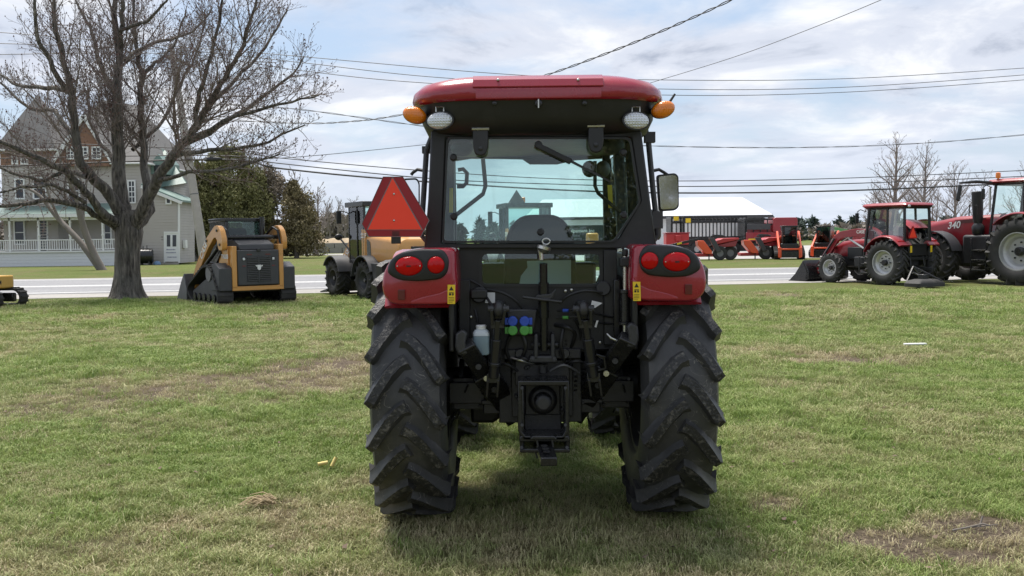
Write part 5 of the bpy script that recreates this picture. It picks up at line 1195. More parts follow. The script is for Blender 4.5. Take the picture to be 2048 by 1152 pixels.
limbs = [
 ([(252, 450, 0), (243, 400, .1), (238, 328, .2), (235, 255, .1), (233, 182, 0), (237, 109, .2), (228, 0, .3), (224, -120, .4)], [21, 18, 16, 14, 11, 9, 6, 3]),
 ([(237, 112, .2), (243, 50, -.2), (246, 0, -.4), (256, -110, -.6)], [7, 6, 5, 2]),
 ([(248, 440, 0), (219, 390, -.4), (164, 328, -1.0), (150, 270, -1.2), (142, 190, -1.3), (128, 120, -1.5), (113, 58, -1.6), (106, -40, -1.7)], [16, 14, 11, 9.5, 8, 6, 5, 3]),
 ([(135, 185, -1.3), (98, 120, -1.9), (73, 66, -2.3), (66, -30, -2.6)], [7, 5.5, 4.5, 2.5]),
 ([(270, 455, 0), (299, 419, .4), (290, 350, .7), (288, 292, .8), (281, 219, .9), (283, 157, 1.0), (272, 91, 1.2), (266, -20, 1.4)], [14, 12, 10, 9, 8, 6.5, 5, 2.5]),
 ([(283, 157, 1.0), (305, 130, 1.3), (325, 117, 1.6), (352, 80, 2.0), (372, 20, 2.2)], [5.5, 4.5, 4, 3, 2]),
 ([(266, 462, 0), (292, 405, -.3), (328, 339, -.7), (361, 292, -1.0), (394, 252, -1.2), (419, 204, -1.4), (452, 153, -1.6), (485, 91, -1.8), (515, -10, -2)], [17, 15, 12.5, 11, 9, 7.5, 6, 4.5, 2.5]),
 ([(392, 256, -1.2), (396, 204, -1.6), (416, 128, -2.0), (436, 50, -2.2), (450, -30, -2.3)], [6, 5.5, 4.5, 3.5, 2]),
 ([(361, 292, -1.0), (438, 255, -.6), (510, 204, -.2), (575, 158, .2), (608, 112, .4)], [7, 5.5, 4.5, 3, 1.6]),
 ([(380, 278, -1.1), (474, 233, -2.0), (560, 208, -2.6), (638, 190, -3.0)], [6, 4.5, 3, 1.6]),
 ([(350, 308, -1.0), (420, 300, -1.8), (510, 292, -2.6), (610, 250, -3.1)], [6.5, 4.8, 3.2, 1.6]),
 ([(315, 362, -.6), (375, 345, -1.6), (470, 335, -2.4), (560, 308, -3.0)], [6, 4.5, 3, 1.6]),
 ([(410, 220, -1.3), (470, 160, -.6), (530, 95, -.1), (575, 20, .3)], [6, 4.5, 3.4, 2]),
 ([(248, 455, 0), (205, 425, -.8), (180, 395, -1.2), (135, 346, -1.8), (78, 317, -2.4), (20, 292, -3.0), (-60, 270, -3.4)], [12, 10, 9, 8, 6.5, 5, 3]),
 ([(240, 462, 0), (205, 440, -.5), (163, 415, -1.2), (102, 403, -1.9), (30, 408, -2.6), (-50, 420, -3.2)], [9, 8, 7, 6, 4.5, 2.5]),
 ([(175, 354, -1.0), (130, 340, -.3), (88, 328, .3), (40, 306, .9), (-20, 275, 1.4)], [7, 6, 5.5, 4.5, 3]),
 ([(130, 180, -1.3), (80, 175, -.8), (36, 171, -.3), (-10, 142, .2)], [6, 5, 4, 2.5]),
 ([(150, 275, -1.2), (110, 225, -.6), (60, 215, .0), (0, 165, .5)], [6, 5, 4, 2.5]),
 ([(230, 185, 0), (205, 140, .8), (193, 109, 1.2), (180, 55, 1.6), (146, -10, 2)], [7, 6, 5, 4, 2.5]),
 ([(240, 60, -.2), (275, 48, -.6), (303, 36, -1.0), (340, -10, -1.4)], [5, 4.5, 3.5, 2]),
 ([(250, 122, .2), (285, 95, .9), (328, 80, 1.6), (383, 66, 2.2), (425, 15, 2.6)], [5.5, 4.8, 4, 3, 1.8]),
 ([(265, 300, .7), (330, 235, 1.6), (360, 170, 2.2), (400, 90, 2.6), (410, 20, 2.8)], [5.5, 4.5, 3.6, 2.6, 1.8]),
 ([(245, 340, .2), (205, 290, 1.0), (180, 240, 1.6), (175, 170, 2.0)], [6, 5, 4, 2.5]),
 ([(140, 330, -1.8), (90, 360, -2.2), (40, 350, -2.6), (-20, 330, -2.9)], [5, 4, 3.2, 2]),
 ([(170, 405, -1.2), (120, 375, -2.0), (60, 372, -2.8), (0, 385, -3.3)], [5, 4, 3, 2])]
B1, B2, B3 = MB(), MB(), MB()
lm = MB()
for pts, w in limbs:
    P = bend([tp(*p) for p in pts], 4); R = np.interp(np.linspace(0, len(w) - 1, len(P)), range(len(w)), [x * pxw * .80 for x in w])
    for j in range(2, len(P) - 1): P[j] = P[j] + rdir(rng) * .035
    lm.tube(P, [float(x) for x in R], 10, cap=False)
    sprout([lm, B1, B2, B3], P, [float(x) for x in R], rng, 1, 3, spread=.85, up=.30, ratio=.38, dens=5.4, t0=.30, wob=.15)
lm.build('limbs', bark, maple, smooth=60)
tag(B1.build('branches', twigm, maple, smooth=0), kind='stuff'); tag(B2.build('twigs', twigm, maple, smooth=0), kind='stuff')
if B3.v: tag(B3.build('fine_twigs', twigm, maple, smooth=0), kind='stuff')
# buds on the twig tips
bud = mat('red_brown_bud', (0.13, 0.065, 0.055), .8, var=.3)
bm2 = MB(); tips = [Vector(v) for v in (B3.v or B2.v)[6::9]] 
for p in tips:
    if rng.random() < .55:
        s = rng.uniform(.012, .026); bm2.add([p + Vector((s, 0, 0)), p + Vector((-s, 0, 0)), p + Vector((0, s, s * .3)), p + Vector((0, 0, s * 2))], [(0, 1, 2), (0, 3, 1), (0, 2, 3), (1, 3, 2)])
tag(bm2.build('buds', bud, maple, smooth=0), kind='stuff')

def bare_tree(label, loc, h, seed, r=.16, spread=.75, m=palebark, tm=None, stems=1, dens=1.5, group='bare trees', lean=(0, 0), minr=.010, lev=3, forkh=.28):
    rg = random.Random(seed); o = thing('bare_tree', label, 'tree', loc, 0, group); MINR[0] = minr
    trunk, tw = MB(), MB(); tw2 = MB()
    for s in range(stems):
        x0 = Vector((rg.uniform(-.5, .5), rg.uniform(-.3, .3), -.05)) if stems > 1 else Vector((0, 0, -.05)); P = [x0]; d = Vector((lean[0] + rg.uniform(-.12, .12) * (stems > 1), lean[1], 1)).normalized()
        N = 9
        for k in range(N): d = (d + rdir(rg) * .07 + Vector((0, 0, .05))).normalized(); P.append(P[-1] + d * h / N)
        R = [r * (1.25 if k == 0 else (1 - .9 * k / N)) for k in range(N + 1)]; R[-1] = minr
        trunk.tube(P, R, 9, cap=False)
        nb = int(h * dens)
        for k in range(nb):
            t = forkh + (1 - forkh) * (k + rg.random()) / nb * .95; i = min(int(t * N), N - 1); p = P[i].lerp(P[i + 1], t * N - i)
            a = rg.uniform(0, 6.28); dd = Vector((math.cos(a) * spread, math.sin(a) * spread, rg.uniform(.6, 1.1))).normalized(); ln = h * .42 * (1.15 - t) * rg.uniform(.6, 1.15) + .5
            q = p.copy(); pts = [q.copy()]
            for j in range(5): dd = (dd + rdir(rg) * .16 + Vector((0, 0, .06))).normalized(); q = q + dd * ln / 5; pts.append(q.copy())
            r1 = max(minr, R[i] * .5); rr = [max(minr, r1 * (1 - .85 * j / 5)) for j in range(6)]
            tw.tube(pts, rr, 5, cap=False); sprout([tw, tw, tw2, tw2], pts, rr, rg, 2, lev, spread=.8, up=.25, ratio=.45, dens=3.2, t0=.12, wob=.1)
    trunk.build('trunk', m, o, smooth=60); tag(tw.build('branches', tm or m, o, smooth=0), kind='stuff')
    if tw2.v: tag(tw2.build('twigs', tm or m, o, smooth=0), kind='stuff')
    MINR[0] = .0038
    return o
# leaning old tree across the road, in front of the porch
g_ = ground(203, 540); lt = thing('leaning_tree', 'grey leaning forked tree across the road, in front of the white porch', 'tree', g_)
rg = random.Random(5); L1, L2 = MB(), MB(); MINR[0] = .011
def gp(u, v, dy=0): return at(u, v, g_.y + dy) - g_
for pts, w in (([(206, 543, 0), (190, 512, 0), (172, 470, 0), (160, 430, -.2), (152, 395, -.4), (135, 355, -.8), (120, 320, -1)], [8.5, 7, 6.5, 6, 4.5, 3, 1.6]),
               ([(200, 538, 0), (165, 490, .3), (140, 462, .5), (110, 430, .8), (78, 390, 1.0), (40, 370, 1.2)], [7, 6, 5.5, 4.5, 3.2, 1.8]),
               ([(165, 450, 0), (166, 415, .3), (164, 370, .5), (150, 330, .6)], [4, 3.4, 2.6, 1.5]), ([(150, 475, .4), (120, 440, .6), (100, 395, .4), (85, 350, .3)], [3.5, 3, 2.4, 1.4])):
    P = bend([gp(*p) for p in pts], 4); R = [float(x) * g_.y / FPX for x in np.interp(np.linspace(0, len(w) - 1, len(P)), range(len(w)), w)]
    L1.tube(P, R, 9, cap=False); sprout([L2, L2, L2], P, R, rg, 1, 2, spread=.9, up=.3, ratio=.32, dens=1.6, t0=.45, wob=.16)
L1.build('trunk', palebark, lt, smooth=60); tag(L2.build('branches', palebark, lt, smooth=0), kind='stuff'); MINR[0] = .0038
# group behind the loader tractor on the right
def gx(u, Y): return Vector((at(u, 465, Y).x, Y, 0))
for i, (lab, u, Y, top, seed, st, r) in enumerate((
    ('tall bare tree with wide spreading crown, behind the red loader tractor cab', 1797, 78, 272, 3, 1, .26), ('slim bare tree just right of the widest bare tree on the right', 1845, 82, 292, 4, 1, .22),
    ('thin pale bare tree behind the long red bonnet, third of the right-hand trees', 1921, 88, 330, 8, 2, .15), ('bare tree right of the hanging tractor mirror, last of the right-hand trees', 1952, 90, 345, 9, 1, .15),
    ('low many-stemmed bare tree left of the wide spreading tree', 1755, 84, 380, 10, 3, .10), ('small bare tree between the loader tractor and the big bonnet', 1872, 92, 372, 11, 2, .12), ('bare treetop at the right edge above the large tractor cab', 2052, 92, 318, 12, 1, .16))):
    p = gx(u, Y); h = at(u, top, Y).z
    bare_tree(lab, p, h, seed, r=r, stems=st, dens=3.4 if i < 2 else 2.6, spread=1.15 if i < 1 else .8, group='bare trees beyond the lot', minr=.011, m=fartwig, lev=3, forkh=.22)
# bare trees behind the hedge on the left and along the far field
for i, (lab, u, Y, top, seed) in enumerate((('bare tree showing above the rounded evergreen shrub', 600, 100, 345, 21), ('bare tree right of the evergreen shrub, leaning out over it', 632, 104, 372, 22), ('bare tree standing behind the cedars', 535, 104, 318, 23))):
    bare_tree(lab, gx(u, Y), at(u, top, Y).z, seed, r=.22, spread=.7, dens=2.6, group='bare trees behind the hedge', minr=.020, m=fartwig, lev=2 if i == 2 else 3)
for i in range(6):
    u = (640, 660, 676, 690, 702, 716)[i]; Y = 125 + (i * 37 % 20)
    bare_tree(('leftmost', 'second', 'third', 'fourth', 'fifth', 'last')[i] + ' of the row of far grey trees above the block wall', gx(u, Y), at(u, 398 + (i * 13 % 25), Y).z, 40 + i, r=.20, spread=.5, dens=1.8, group='far grey trees above the block wall', minr=.026, m=fartwig, lev=2, forkh=.3)
# ---- evergreens
def leafmat(name, a, b):
    m, n, l, p = nodes(name); g = n.new('ShaderNodeNewGeometry'); c = mixc(n, l, nz(n, l, g.outputs['Position'], 1.1, 4, .6, .35, .65), a, b)
    r = n.new('ShaderNodeMix'); r.data_type = 'RGBA'; r.inputs[0].default_value = .35; l.new(c, r.inputs[6]); l.new(mixc(n, l, g.outputs['Random Per Island'], a, tuple(min(1, x * 1.5) for x in b)), r.inputs[7])
    l.new(r.outputs[2], p.inputs['Base Color']); p.inputs['Roughness'].default_value = .8; p.inputs['Specular IOR Level'].default_value = .2; return m
cedar = leafmat('cedar_foliage', (0.085, 0.092, 0.038), (0.22, 0.21, 0.09)); brush = leafmat('dry_brush_foliage', (0.15, 0.125, 0.095), (0.29, 0.245, 0.19)); pine = leafmat('pine_foliage', (0.020, 0.028, 0.018), (0.050, 0.062, 0.040))
olive = leafmat('olive_brown_foliage', (0.11, 0.095, 0.05), (0.26, 0.215, 0.125))
def evergreen(name, label, loc, h, w, seed, m=cedar, n=9000, leaf=.22, shape=.9, group=None, cat='tree', parent=None):
    rg = np.random.default_rng(seed); o = thing(name, label, cat, loc, 0, group)
    # lumpy egg-shaped crown: clumps hung round a trunk
    C_ = []
    nl = 46
    for k in range(nl):
        t = (k + rg.uniform()) / nl; z = .04 * h + t * h * .96; rad = w * (1 - t ** 2.4) ** .6 * rg.uniform(.45, .95); a = rg.uniform(0, 6.28)
        C_.append((rad * math.cos(a), rad * math.sin(a), z, (.20 + .25 * (1 - t)) * w * rg.uniform(.7, 1.3), h * .10 * rg.uniform(.8, 1.5)))
    C_ = np.array(C_); ci = rg.integers(0, nl, n); c = C_[ci]; d = rg.normal(size=(n, 3)); d /= np.linalg.norm(d, axis=1)[:, None]; rr = rg.uniform(.55, 1.05, n)
    P = c[:, :3] + d * rr[:, None] * np.stack([c[:, 3], c[:, 3], c[:, 4]], 1); P[:, 2] = np.clip(P[:, 2], .03 * h, None)
    t1 = rg.normal(size=(n, 3)) * .6 + np.array([0, 0, .8]); t1 /= np.linalg.norm(t1, axis=1)[:, None]; t2 = np.cross(t1, rg.normal(size=(n, 3))); t2 /= np.linalg.norm(t2, axis=1)[:, None]
    s = leaf * rg.uniform(.5, 1.3, n)[:, None]
    V = np.stack([P - t2 * s * .35, P + t2 * s * .35, P + t1 * s + t2 * s * .1, P + t1 * s * .6 - t2 * s * .5], 1).reshape(-1, 3)
    me = bpy.data.meshes.new('crown'); me.from_pydata(V.tolist(), [], np.arange(4 * n).reshape(-1, 4).tolist()); me.materials.append(m)
    c = bpy.data.objects.new('crown', me); COL.objects.link(c); c.parent = o
    mb = MB().tube([(0, 0, -.1), (w * .03, 0, h * .4), (0, 0, h * .92)], [w * .09 + .06, w * .06 + .04, .03], 8)
    if cat == 'tree':
        for k in range(5): a = k * 1.3; mb.tube([(0, 0, h * .05), (w * .4 * math.cos(a), w * .4 * math.sin(a), h * .45)], [.08, .03], 5)
    mb.build('trunk', palebark, o, smooth=60)
    return o
for i, (lab, u, Y, top, w, sd) in enumerate((('tall dark cedar right beside the leaning utility pole', 425, 80, 322, 2.2, 1), ('tallest cedar of the hedge behind the tracked loader', 462, 82, 306, 2.6, 2), ('cedar at the right end of the tall hedge', 500, 84, 340, 2.2, 3), ('narrow cedar half hidden by the utility pole', 398, 88, 345, 1.6, 4))):
    evergreen('cedar_tree', lab, gx(u, Y), at(u, top, Y).z, w * 1.3, sd, n=20000, leaf=.17, shape=.6, group='cedars in the hedge')
evergreen('evergreen_shrub', 'rounded brownish evergreen shrub right of the cedars', gx(592, 84), at(590, 372, 84).z, 2.0, 6, m=olive, n=14000, leaf=.17, cat='shrub', group='hedge shrubs')
evergreen('evergreen_shrub', 'twiggy brown shrub between the cedars and the rounded shrub', gx(545, 86), at(545, 345, 86).z, 2.2, 7, m=brush, n=14000, leaf=.15, cat='shrub', group='hedge shrubs')
# ---- far woods (one mass) on both sides
def woods(name, label, u0, u1, Y, v0, v1, seed, m, n=9000, leaf=.9, spire=True):
    rg = np.random.default_rng(seed); a, b = at(u0, 465, Y).x, at(u1, 465, Y).x; nt_ = int((b - a) / 3.2); V = []
    for k in range(nt_):
        x = a + (b - a) * (k + rg.uniform()) / nt_; y = Y + rg.uniform(-8, 8); h = at((u0 + u1) / 2, rg.uniform(v0, v1), Y).z * rg.uniform(.8, 1.1); w = rg.uniform(1.4, 2.6)
        q = max(60, n // nt_); t = rg.uniform(0, 1, q) ** .8; r = w * ((1 - t) ** .6 if spire else np.sqrt(1 - (2 * t - 1) ** 2) + .25) * np.sqrt(rg.uniform(0, 1, q)); an = rg.uniform(0, 6.28, q)
        P = np.stack([x + r * np.cos(an), y + r * np.sin(an), t * h], 1); d1 = rg.normal(size=(q, 3)) * leaf * .5; d2 = rg.normal(size=(q, 3)) * leaf * .5
        V.append(np.stack([P, P + d1, P + d2], 1).reshape(-1, 3))
    V = np.concatenate(V); me = bpy.data.meshes.new(name); me.from_pydata(V.tolist(), [], np.arange(len(V)).reshape(-1, 3).tolist()); me.materials.append(m)
    o = bpy.data.objects.new(name, me); COL.objects.link(o); return tag(o, label, 'woods', kind='stuff')
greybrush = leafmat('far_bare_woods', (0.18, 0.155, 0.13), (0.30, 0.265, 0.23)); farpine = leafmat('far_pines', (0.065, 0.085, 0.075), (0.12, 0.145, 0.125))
woods('pine_woods', 'distant dark pines behind the sales lot', 1480, 2150, 230, 430, 447, 1, farpine, n=16000, leaf=1.3)
woods('bare_woods', 'low band of grey leafless brush behind the sales lot', 1280, 2200, 210, 450, 458, 2, greybrush, n=26000, leaf=1.2, spire=False)
woods('pine_woods', 'distant wooded ridge seen through the tractor cab window', 840, 1300, 260, 440, 452, 3, farpine, n=14000, leaf=1.4)
woods('bare_woods', 'grey leafless woods beyond the block wall on the left', 610, 860, 170, 432, 448, 4, greybrush, n=16000, leaf=1.0, spire=False)
woods('bare_woods', 'grey woods behind the victorian house', -200, 640, 190, 440, 455, 5, greybrush, n=22000, leaf=1.2, spire=False)

# ------------------------------------------------------------------ house across the road
HD = 68.0
siding = mat('grey_siding', (0.43, 0.40, 0.37), .7, var=.08, scale=1.5, dirt=(.28, .26, .23), damt=.3, dscale=.8)
def add_lines(m, period, axis='Z', depth=.02, amt=.8):
    n = m.node_tree.nodes; l = m.node_tree.links; p = n['Principled BSDF']; g = n.new('ShaderNodeNewGeometry'); s = n.new('ShaderNodeSeparateXYZ'); l.new(g.outputs['Position'], s.inputs[0])
    a = n.new('ShaderNodeMath'); a.operation = 'DIVIDE'; l.new(s.outputs[axis], a.inputs[0]); a.inputs[1].default_value = period
    b = n.new('ShaderNodeMath'); b.operation = 'FRACT'; l.new(a.outputs[0], b.inputs[0])
    bp = n.new('ShaderNodeBump'); bp.inputs['Strength'].default_value = amt; bp.inputs['Distance'].default_value = depth; bp.invert = True; l.new(b.outputs[0], bp.inputs['Height']); l.new(bp.outputs[0], p.inputs['Normal'])
add_lines(siding, .19, 'Z', .05, 1.0)
wskirt = mat('white_board_skirt', (0.66, 0.67, 0.68), .6, var=.06); add_lines(wskirt, .22, 'Z', .02)
brick = mat('red_brick_shingle', (0.25, 0.14, 0.095), .85, var=.35, scale=4, dirt=(.16, .09, .06), damt=.5, dscale=2, bump=.6, bscale=9)
slate = mat('grey_roof_shingle', (0.15, 0.145, 0.14), .85, var=.25, scale=2.5, bump=.6, bscale=7, dirt=(.15, .14, .13), damt=.4, dscale=.8)
gmetal = mat('green_metal_roof', (0.16, 0.235, 0.205), .45, var=.12, scale=1, dirt=(.24, .25, .23), damt=.4, dscale=.6); add_lines(gmetal, .45, 'X', .04, 1.0)
trim = mat('white_trim', (0.74, 0.74, 0.73), .55, var=.06, scale=1)
dark = mat('window_dark', (0.03, 0.034, 0.04), .08, var=.3, scale=2)
house = thing('victorian_house', 'grey victorian house with pointed tower roof, brick gable and white porch', 'house', (0, 0, 0))
def H(u, v, dy=0): return at(u, v, HD + dy)
def hz_(v): return H(100, v).z
def hx(u): return H(u, 450).x
def hp_(name, mb, m, par=None, **k): return mb.build(name, m, par or house, **k)
gz0 = -.05
main = hp_('main_wall', MB().bx(hx(20), hx(292), HD, HD + 11, gz0, hz_(326)), siding)
tow = hp_('tower_wall', MB().prism([Vector((hx(16) + x, HD - .6 + y, gz0)) for x, y in ((0, 0), (3.9, 0), (4.4, .7), (4.4, 3), (0, 3))], (0, 0, hz_(298) - gz0)), siding)
hp_('tower_brick_band', MB().prism([Vector((hx(16) + x, HD - .6 + y, hz_(332))) for x, y in ((-.03, -.03), (3.92, -.03), (4.44, .68), (4.44, 3.03), (-.03, 3.03))], (0, 0, hz_(302) - hz_(332))), brick)
apx = H(72, 188, 1.0); apx.y = HD + 1.2
rb = [Vector((hx(8), HD - 1.0, hz_(300))), Vector((hx(130), HD - 1.0, hz_(298))), Vector((hx(138), HD + 3, hz_(298))), Vector((hx(2), HD + 3, hz_(300)))]
tr_ = hp_('tower_roof', MB().add(rb + [apx], [(0, 1, 4), (1, 2, 4), (2, 3, 4), (3, 0, 4), (0, 3, 2, 1)]), slate, smooth=0)
hp_('tower_eave', MB().bx(hx(6), hx(132), HD - 1.05, HD + 3.05, hz_(304), hz_(300)), trim, bevel=.02)
# main hipped roof and brick gable
R0 = [Vector((hx(100), HD - .4, hz_(328))), Vector((hx(300), HD - .4, hz_(328))), Vector((hx(300), HD + 11.5, hz_(328))), Vector((hx(100), HD + 11.5, hz_(328)))]
rg1, rg2 = Vector((hx(150), HD + 5.2, H(150, 200, 5.2).z)), Vector((hx(225), HD + 5.2, H(200, 212, 5.2).z))
hp_('main_roof', MB().add(R0 + [rg1, rg2], [(0, 1, 5, 4), (1, 2, 5), (2, 3, 4, 5), (3, 0, 4), (0, 3, 2, 1)]), slate, smooth=0)
hp_('main_eave', MB().bx(hx(98), hx(302), HD - .45, HD + 11.55, hz_(331), hz_(328)), trim, bevel=.02)
gb = [(112, 332), (218, 332), (218, 318), (168, 240), (112, 318)]
gab = hp_('brick_gable', MB().prism([H(u, v, -.5) for u, v in gb], (0, 4.5, 0)), brick, smooth=0)
for a, b in (((104, 326), (168, 232)), ((168, 232), (226, 326))): 
    mb = MB(); p, q = H(*a, -.7), H(*b, -.7); mb.prism([p, q, q + Vector((0, 0, .28)), p + Vector((0, 0, .28))], (0, 5, 0)); hp_('gable_roof_slope', mb, slate, smooth=0)
    MB().beam(p + Vector((0, -.05, .0)), q + Vector((0, -.05, .0)), .1, .28, (0, 0, 1)).build('bargeboard', trim, gab)
# right-hand wing with green metal roof and dormer
wing = hp_('wing_wall', MB().bx(hx(255), hx(330), HD + 2.0, HD + 4.5, gz0, hz_(372)), siding)
wr = [H(235, 388, 1.6), H(372, 366, 1.6), H(330, 300, 5), H(250, 262, 5), H(375, 366, 10), H(235, 360, 10)]
hp_('wing_roof', MB().add(wr, [(0, 1, 2, 3), (1, 4, 2), (4, 5, 3, 2), (5, 0, 3)]), gmetal, smooth=0)
dr_ = hp_('dormer', MB().prism([H(302, 348, 1.2), H(330, 348, 1.2), H(330, 325, 1.2), H(316, 308, 1.2), H(302, 325, 1.2)], (0, 3, 0)), gmetal, smooth=0)
MB().prism([H(308, 343, 1.15), H(326, 343, 1.15), H(326, 330, 1.15), H(308, 330, 1.15)], (0, .05, 0)).build('dormer_opening', dark, dr_, smooth=0)
# single-storey addition with the door
ad = hp_('addition_wall', MB().prism([H(285, 528, -1.2), H(357, 526, -1.2), H(357, 400, -1.2), H(310, 378, -1.2), H(285, 372, -1.2)], (0, 3.4, 0)), siding, smooth=0)
shed = MB(); p, q = H(282, 371, -1.5), H(364, 404, -1.5); shed.prism([p, q, q + Vector((0, 0, .14)), p + Vector((0, 0, .14))], (0, 3.9, 0)); hp_('addition_roof', shed, gmetal, smooth=0)
MB().beam(H(282, 373, -1.52), H(364, 406, -1.52), .06, .2).build('rake_board', trim, ad)
MB().prism([H(355.5, 526, -1.24), H(359, 526, -1.24), H(359, 402, -1.24), H(355.5, 402, -1.24)], (0, .1, 0)).build('corner_board', trim, ad)
def window(par, u0, u1, v0, v1, dy, bars=(1, 1), name='window'):
    dy -= .05
    a, b = H(u0, v0, dy), H(u1, v1, dy); x0, x1, z1, z0 = a.x, b.x, a.z, b.z; y = HD + dy
    w = MB().bx(x0, x1, y - .03, y + .02, z0, z1).build(name, dark, par, smooth=0)
    t = .10; MB().ring([Vector((x, y - .08, z)) for x, z in ((x0 - t, z0 - t), (x1 + t, z0 - t), (x1 + t, z1 + t), (x0 - t, z1 + t))], [Vector((x, y - .08, z)) for x, z in ((x0, z0), (x1, z0), (x1, z1), (x0, z1))], (0, .1, 0)).build('frame', trim, w, smooth=0)
    mb = MB()
    for k in range(bars[0]): x = x0 + (x1 - x0) * (k + 1) / (bars[0] + 1); mb.bx(x - .025, x + .025, y - .055, y - .03, z0, z1)
    for k in range(bars[1]): z = z0 + (z1 - z0) * (k + 1) / (bars[1] + 1); mb.bx(x0, x1, y - .06, y - .031, z - .03, z + .03)
    mb.build('glazing_bar', trim, w, smooth=0)
window(tow, 68, 92, 357, 396, -.6, (0, 1)); window(tow, 32, 48, 360, 396, -.6, (0, 1)); window(tow, 26, 34, 308, 326, -.63, (1, 1)); window(tow, 44, 54, 308, 326, -.63, (1, 1))
window(main, 138, 158, 360, 404, -.02, (0, 1)); window(main, 258, 270, 363, 404, -.02, (1, 3)); window(gab, 136, 147, 296, 316, -.5, (1, 2)); window(gab, 186, 201, 296, 316, -.5, (1, 2)); window(gab, 160, 175, 296, 316, -.5, (1, 2))
window(tow, 30, 49, 443, 487, -.6, (0, 1)); window(main, 210, 222, 445, 486, -.02, (0, 1)); window(ad, 334, 341, 372 + 22, 384 + 22, -1.21, (0, 0))
wd = MB().bx(H(76, 450, -.6).x, H(94, 450, -.6).x, HD - .64, HD - .6, H(76, 502, -.6).z, H(76, 441, -.6).z).build('porch_door', dark, tow, smooth=0)
MB().ring([H(u, v, -.66) for u, v in ((74, 503), (96, 503), (96, 438), (74, 438))], [H(u, v, -.66) for u, v in ((77, 503), (93, 503), (93, 441), (77, 441))], (0, .05, 0)).build('frame', trim, wd, smooth=0)
d0 = MB().prism([H(330, 523, -1.26), H(356, 523, -1.26), H(356, 466, -1.26), H(330, 466, -1.26)], (0, .06, 0)).build('side_door', trim, ad, smooth=0)
MB().ring([H(u, v, -1.29) for u, v in ((327.5, 525), (358.5, 525), (358.5, 463), (327.5, 463))], [H(u, v, -1.29) for u, v in ((330, 525), (356, 525), (356, 466), (330, 466))], (0, .1, 0)).build('frame', trim, d0, smooth=0)
for a, b in ((333.5, 340.5), (345, 352.5)): MB().prism([H(a, 493, -1.27), H(b, 493, -1.27), H(b, 470, -1.27), H(a, 470, -1.27)], (0, .02, 0)).build('pane', dark, d0, smooth=0)
inkm = mat('faded_ink', (.20, .20, .30), .8)
text('painted_note', '2', blackp, ad, H(324.5, 477, -1.22), (1, 0, 0), (0, 0, 1), .34, .01)
mb = MB(); rg = random.Random(2)
for (v, a, b) in ((499, 333, 350), (505, 332, 352), (514, 335, 343), (514, 346, 352)):
    u = a
    while u < b: w = rg.uniform(1, 2.4); mb.prism([H(u, v + 1.2, -1.275), H(u + w, v + 1.2, -1.275), H(u + w, v - rg.uniform(0, 1.2), -1.275), H(u, v - .6, -1.275)], (0, .005, 0)); u += w + rg.uniform(.4, 1.2)
mb.build('handwriting', inkm, d0, smooth=0)
xw = H(357, 480, -1.2).x; MB().bx(xw + .01, xw + .22, HD - .4, HD + .0, H(366, 496, 0).z, H(366, 480, 0).z).build('meter_box', white, ad, bevel=.02)
def clap(par, x0, x1, y, z0, z1, top=None, per=.2):
    mb = MB(); z = z0
    while z < z1 - .02:
        zt = min(z + per, z1); a, b = x0, x1
        if top: a, b = top(zt, x0, x1)
        if b - a > .2: mb.add([(a, y - .055, z), (b, y - .055, z), (b, y - .012, zt), (a, y - .012, zt), (a, y - .005, z), (b, y - .005, z)], [(0, 1, 2, 3), (4, 5, 1, 0)])
        z += per
    tag(mb.build('siding_boards', sidb, par, smooth=0), kind='stuff')
sidb = mat('siding_board_paint', (0.45, 0.415, 0.38), .7, var=.10, scale=1.2, dirt=(.30, .28, .25), damt=.35, dscale=.6)
clap(main, hx(132), hx(291), HD, gz0, hz_(333)); clap(tow, hx(16) + .02, hx(16) + 3.88, HD - .6, gz0, hz_(333))
xa_, xb_ = H(285, 450, -1.2).x, H(355.5, 450, -1.2).x; zl_, zr2 = H(310, 378, -1.2).z, H(357, 402, -1.2).z; xm_ = H(310, 378, -1.2).x
clap(ad, xa_, xb_, HD - 1.2, gz0, zl_, lambda z, a, b: (a, b if z < zr2 else b - (z - zr2) / (zl_ - zr2) * (b - xm_)))
# porch
PY = -2.6
por = hp_('porch_skirt', MB().bx(H(-60, 510, PY).x, H(236, 510, PY).x, HD + PY, HD - .1, gz0, H(100, 504, PY).z), wskirt)
MB().bx(H(-62, 504, PY).x, H(238, 504, PY).x, HD + PY - .1, HD - .1, H(100, 505, PY).z, H(100, 502, PY).z).build('porch_floor', trim, por, smooth=0)
pz0, pz1 = H(100, 502, PY).z, H(100, 432, PY).z
for u in (-40, 19, 77, 140, 205, 234):
    x = H(u, 470, PY).x; MB().bx(x - .06, x + .06, HD + PY, HD + PY + .12, pz0, pz1).cyl((x, HD + PY + .06, pz0 + 1.0), (x, HD + PY + .06, pz0 + 1.12), .11, n=10).cyl((x, HD + PY + .06, pz1 - .5), (x, HD + PY + .06, pz1 - .4), .10, n=10).build('porch_post', trim, por, bevel=.01)
mb = MB(); rz0, rz1 = H(100, 500, PY).z, H(100, 479, PY).z; xa, xb = H(-60, 490, PY).x, H(234, 490, PY).x
mb.bx(xa, xb, HD + PY + .02, HD + PY + .10, rz1 - .07, rz1).bx(xa, xb, HD + PY + .03, HD + PY + .09, rz0, rz0 + .06)
k = xa
while k < xb: mb.bx(k, k + .05, HD + PY + .04, HD + PY + .08, rz0 + .06, rz1 - .07); k += .16
mb.build('railing', trim, por, smooth=0)
pe = H(100, 430, PY - .3).z
mb = MB(); x0, x1, x2, x3 = H(-70, 430, PY).x, H(244, 430, PY).x, H(232, 412, 0).x, H(-70, 412, 0).x; zt_ = H(100, 410, 0).z
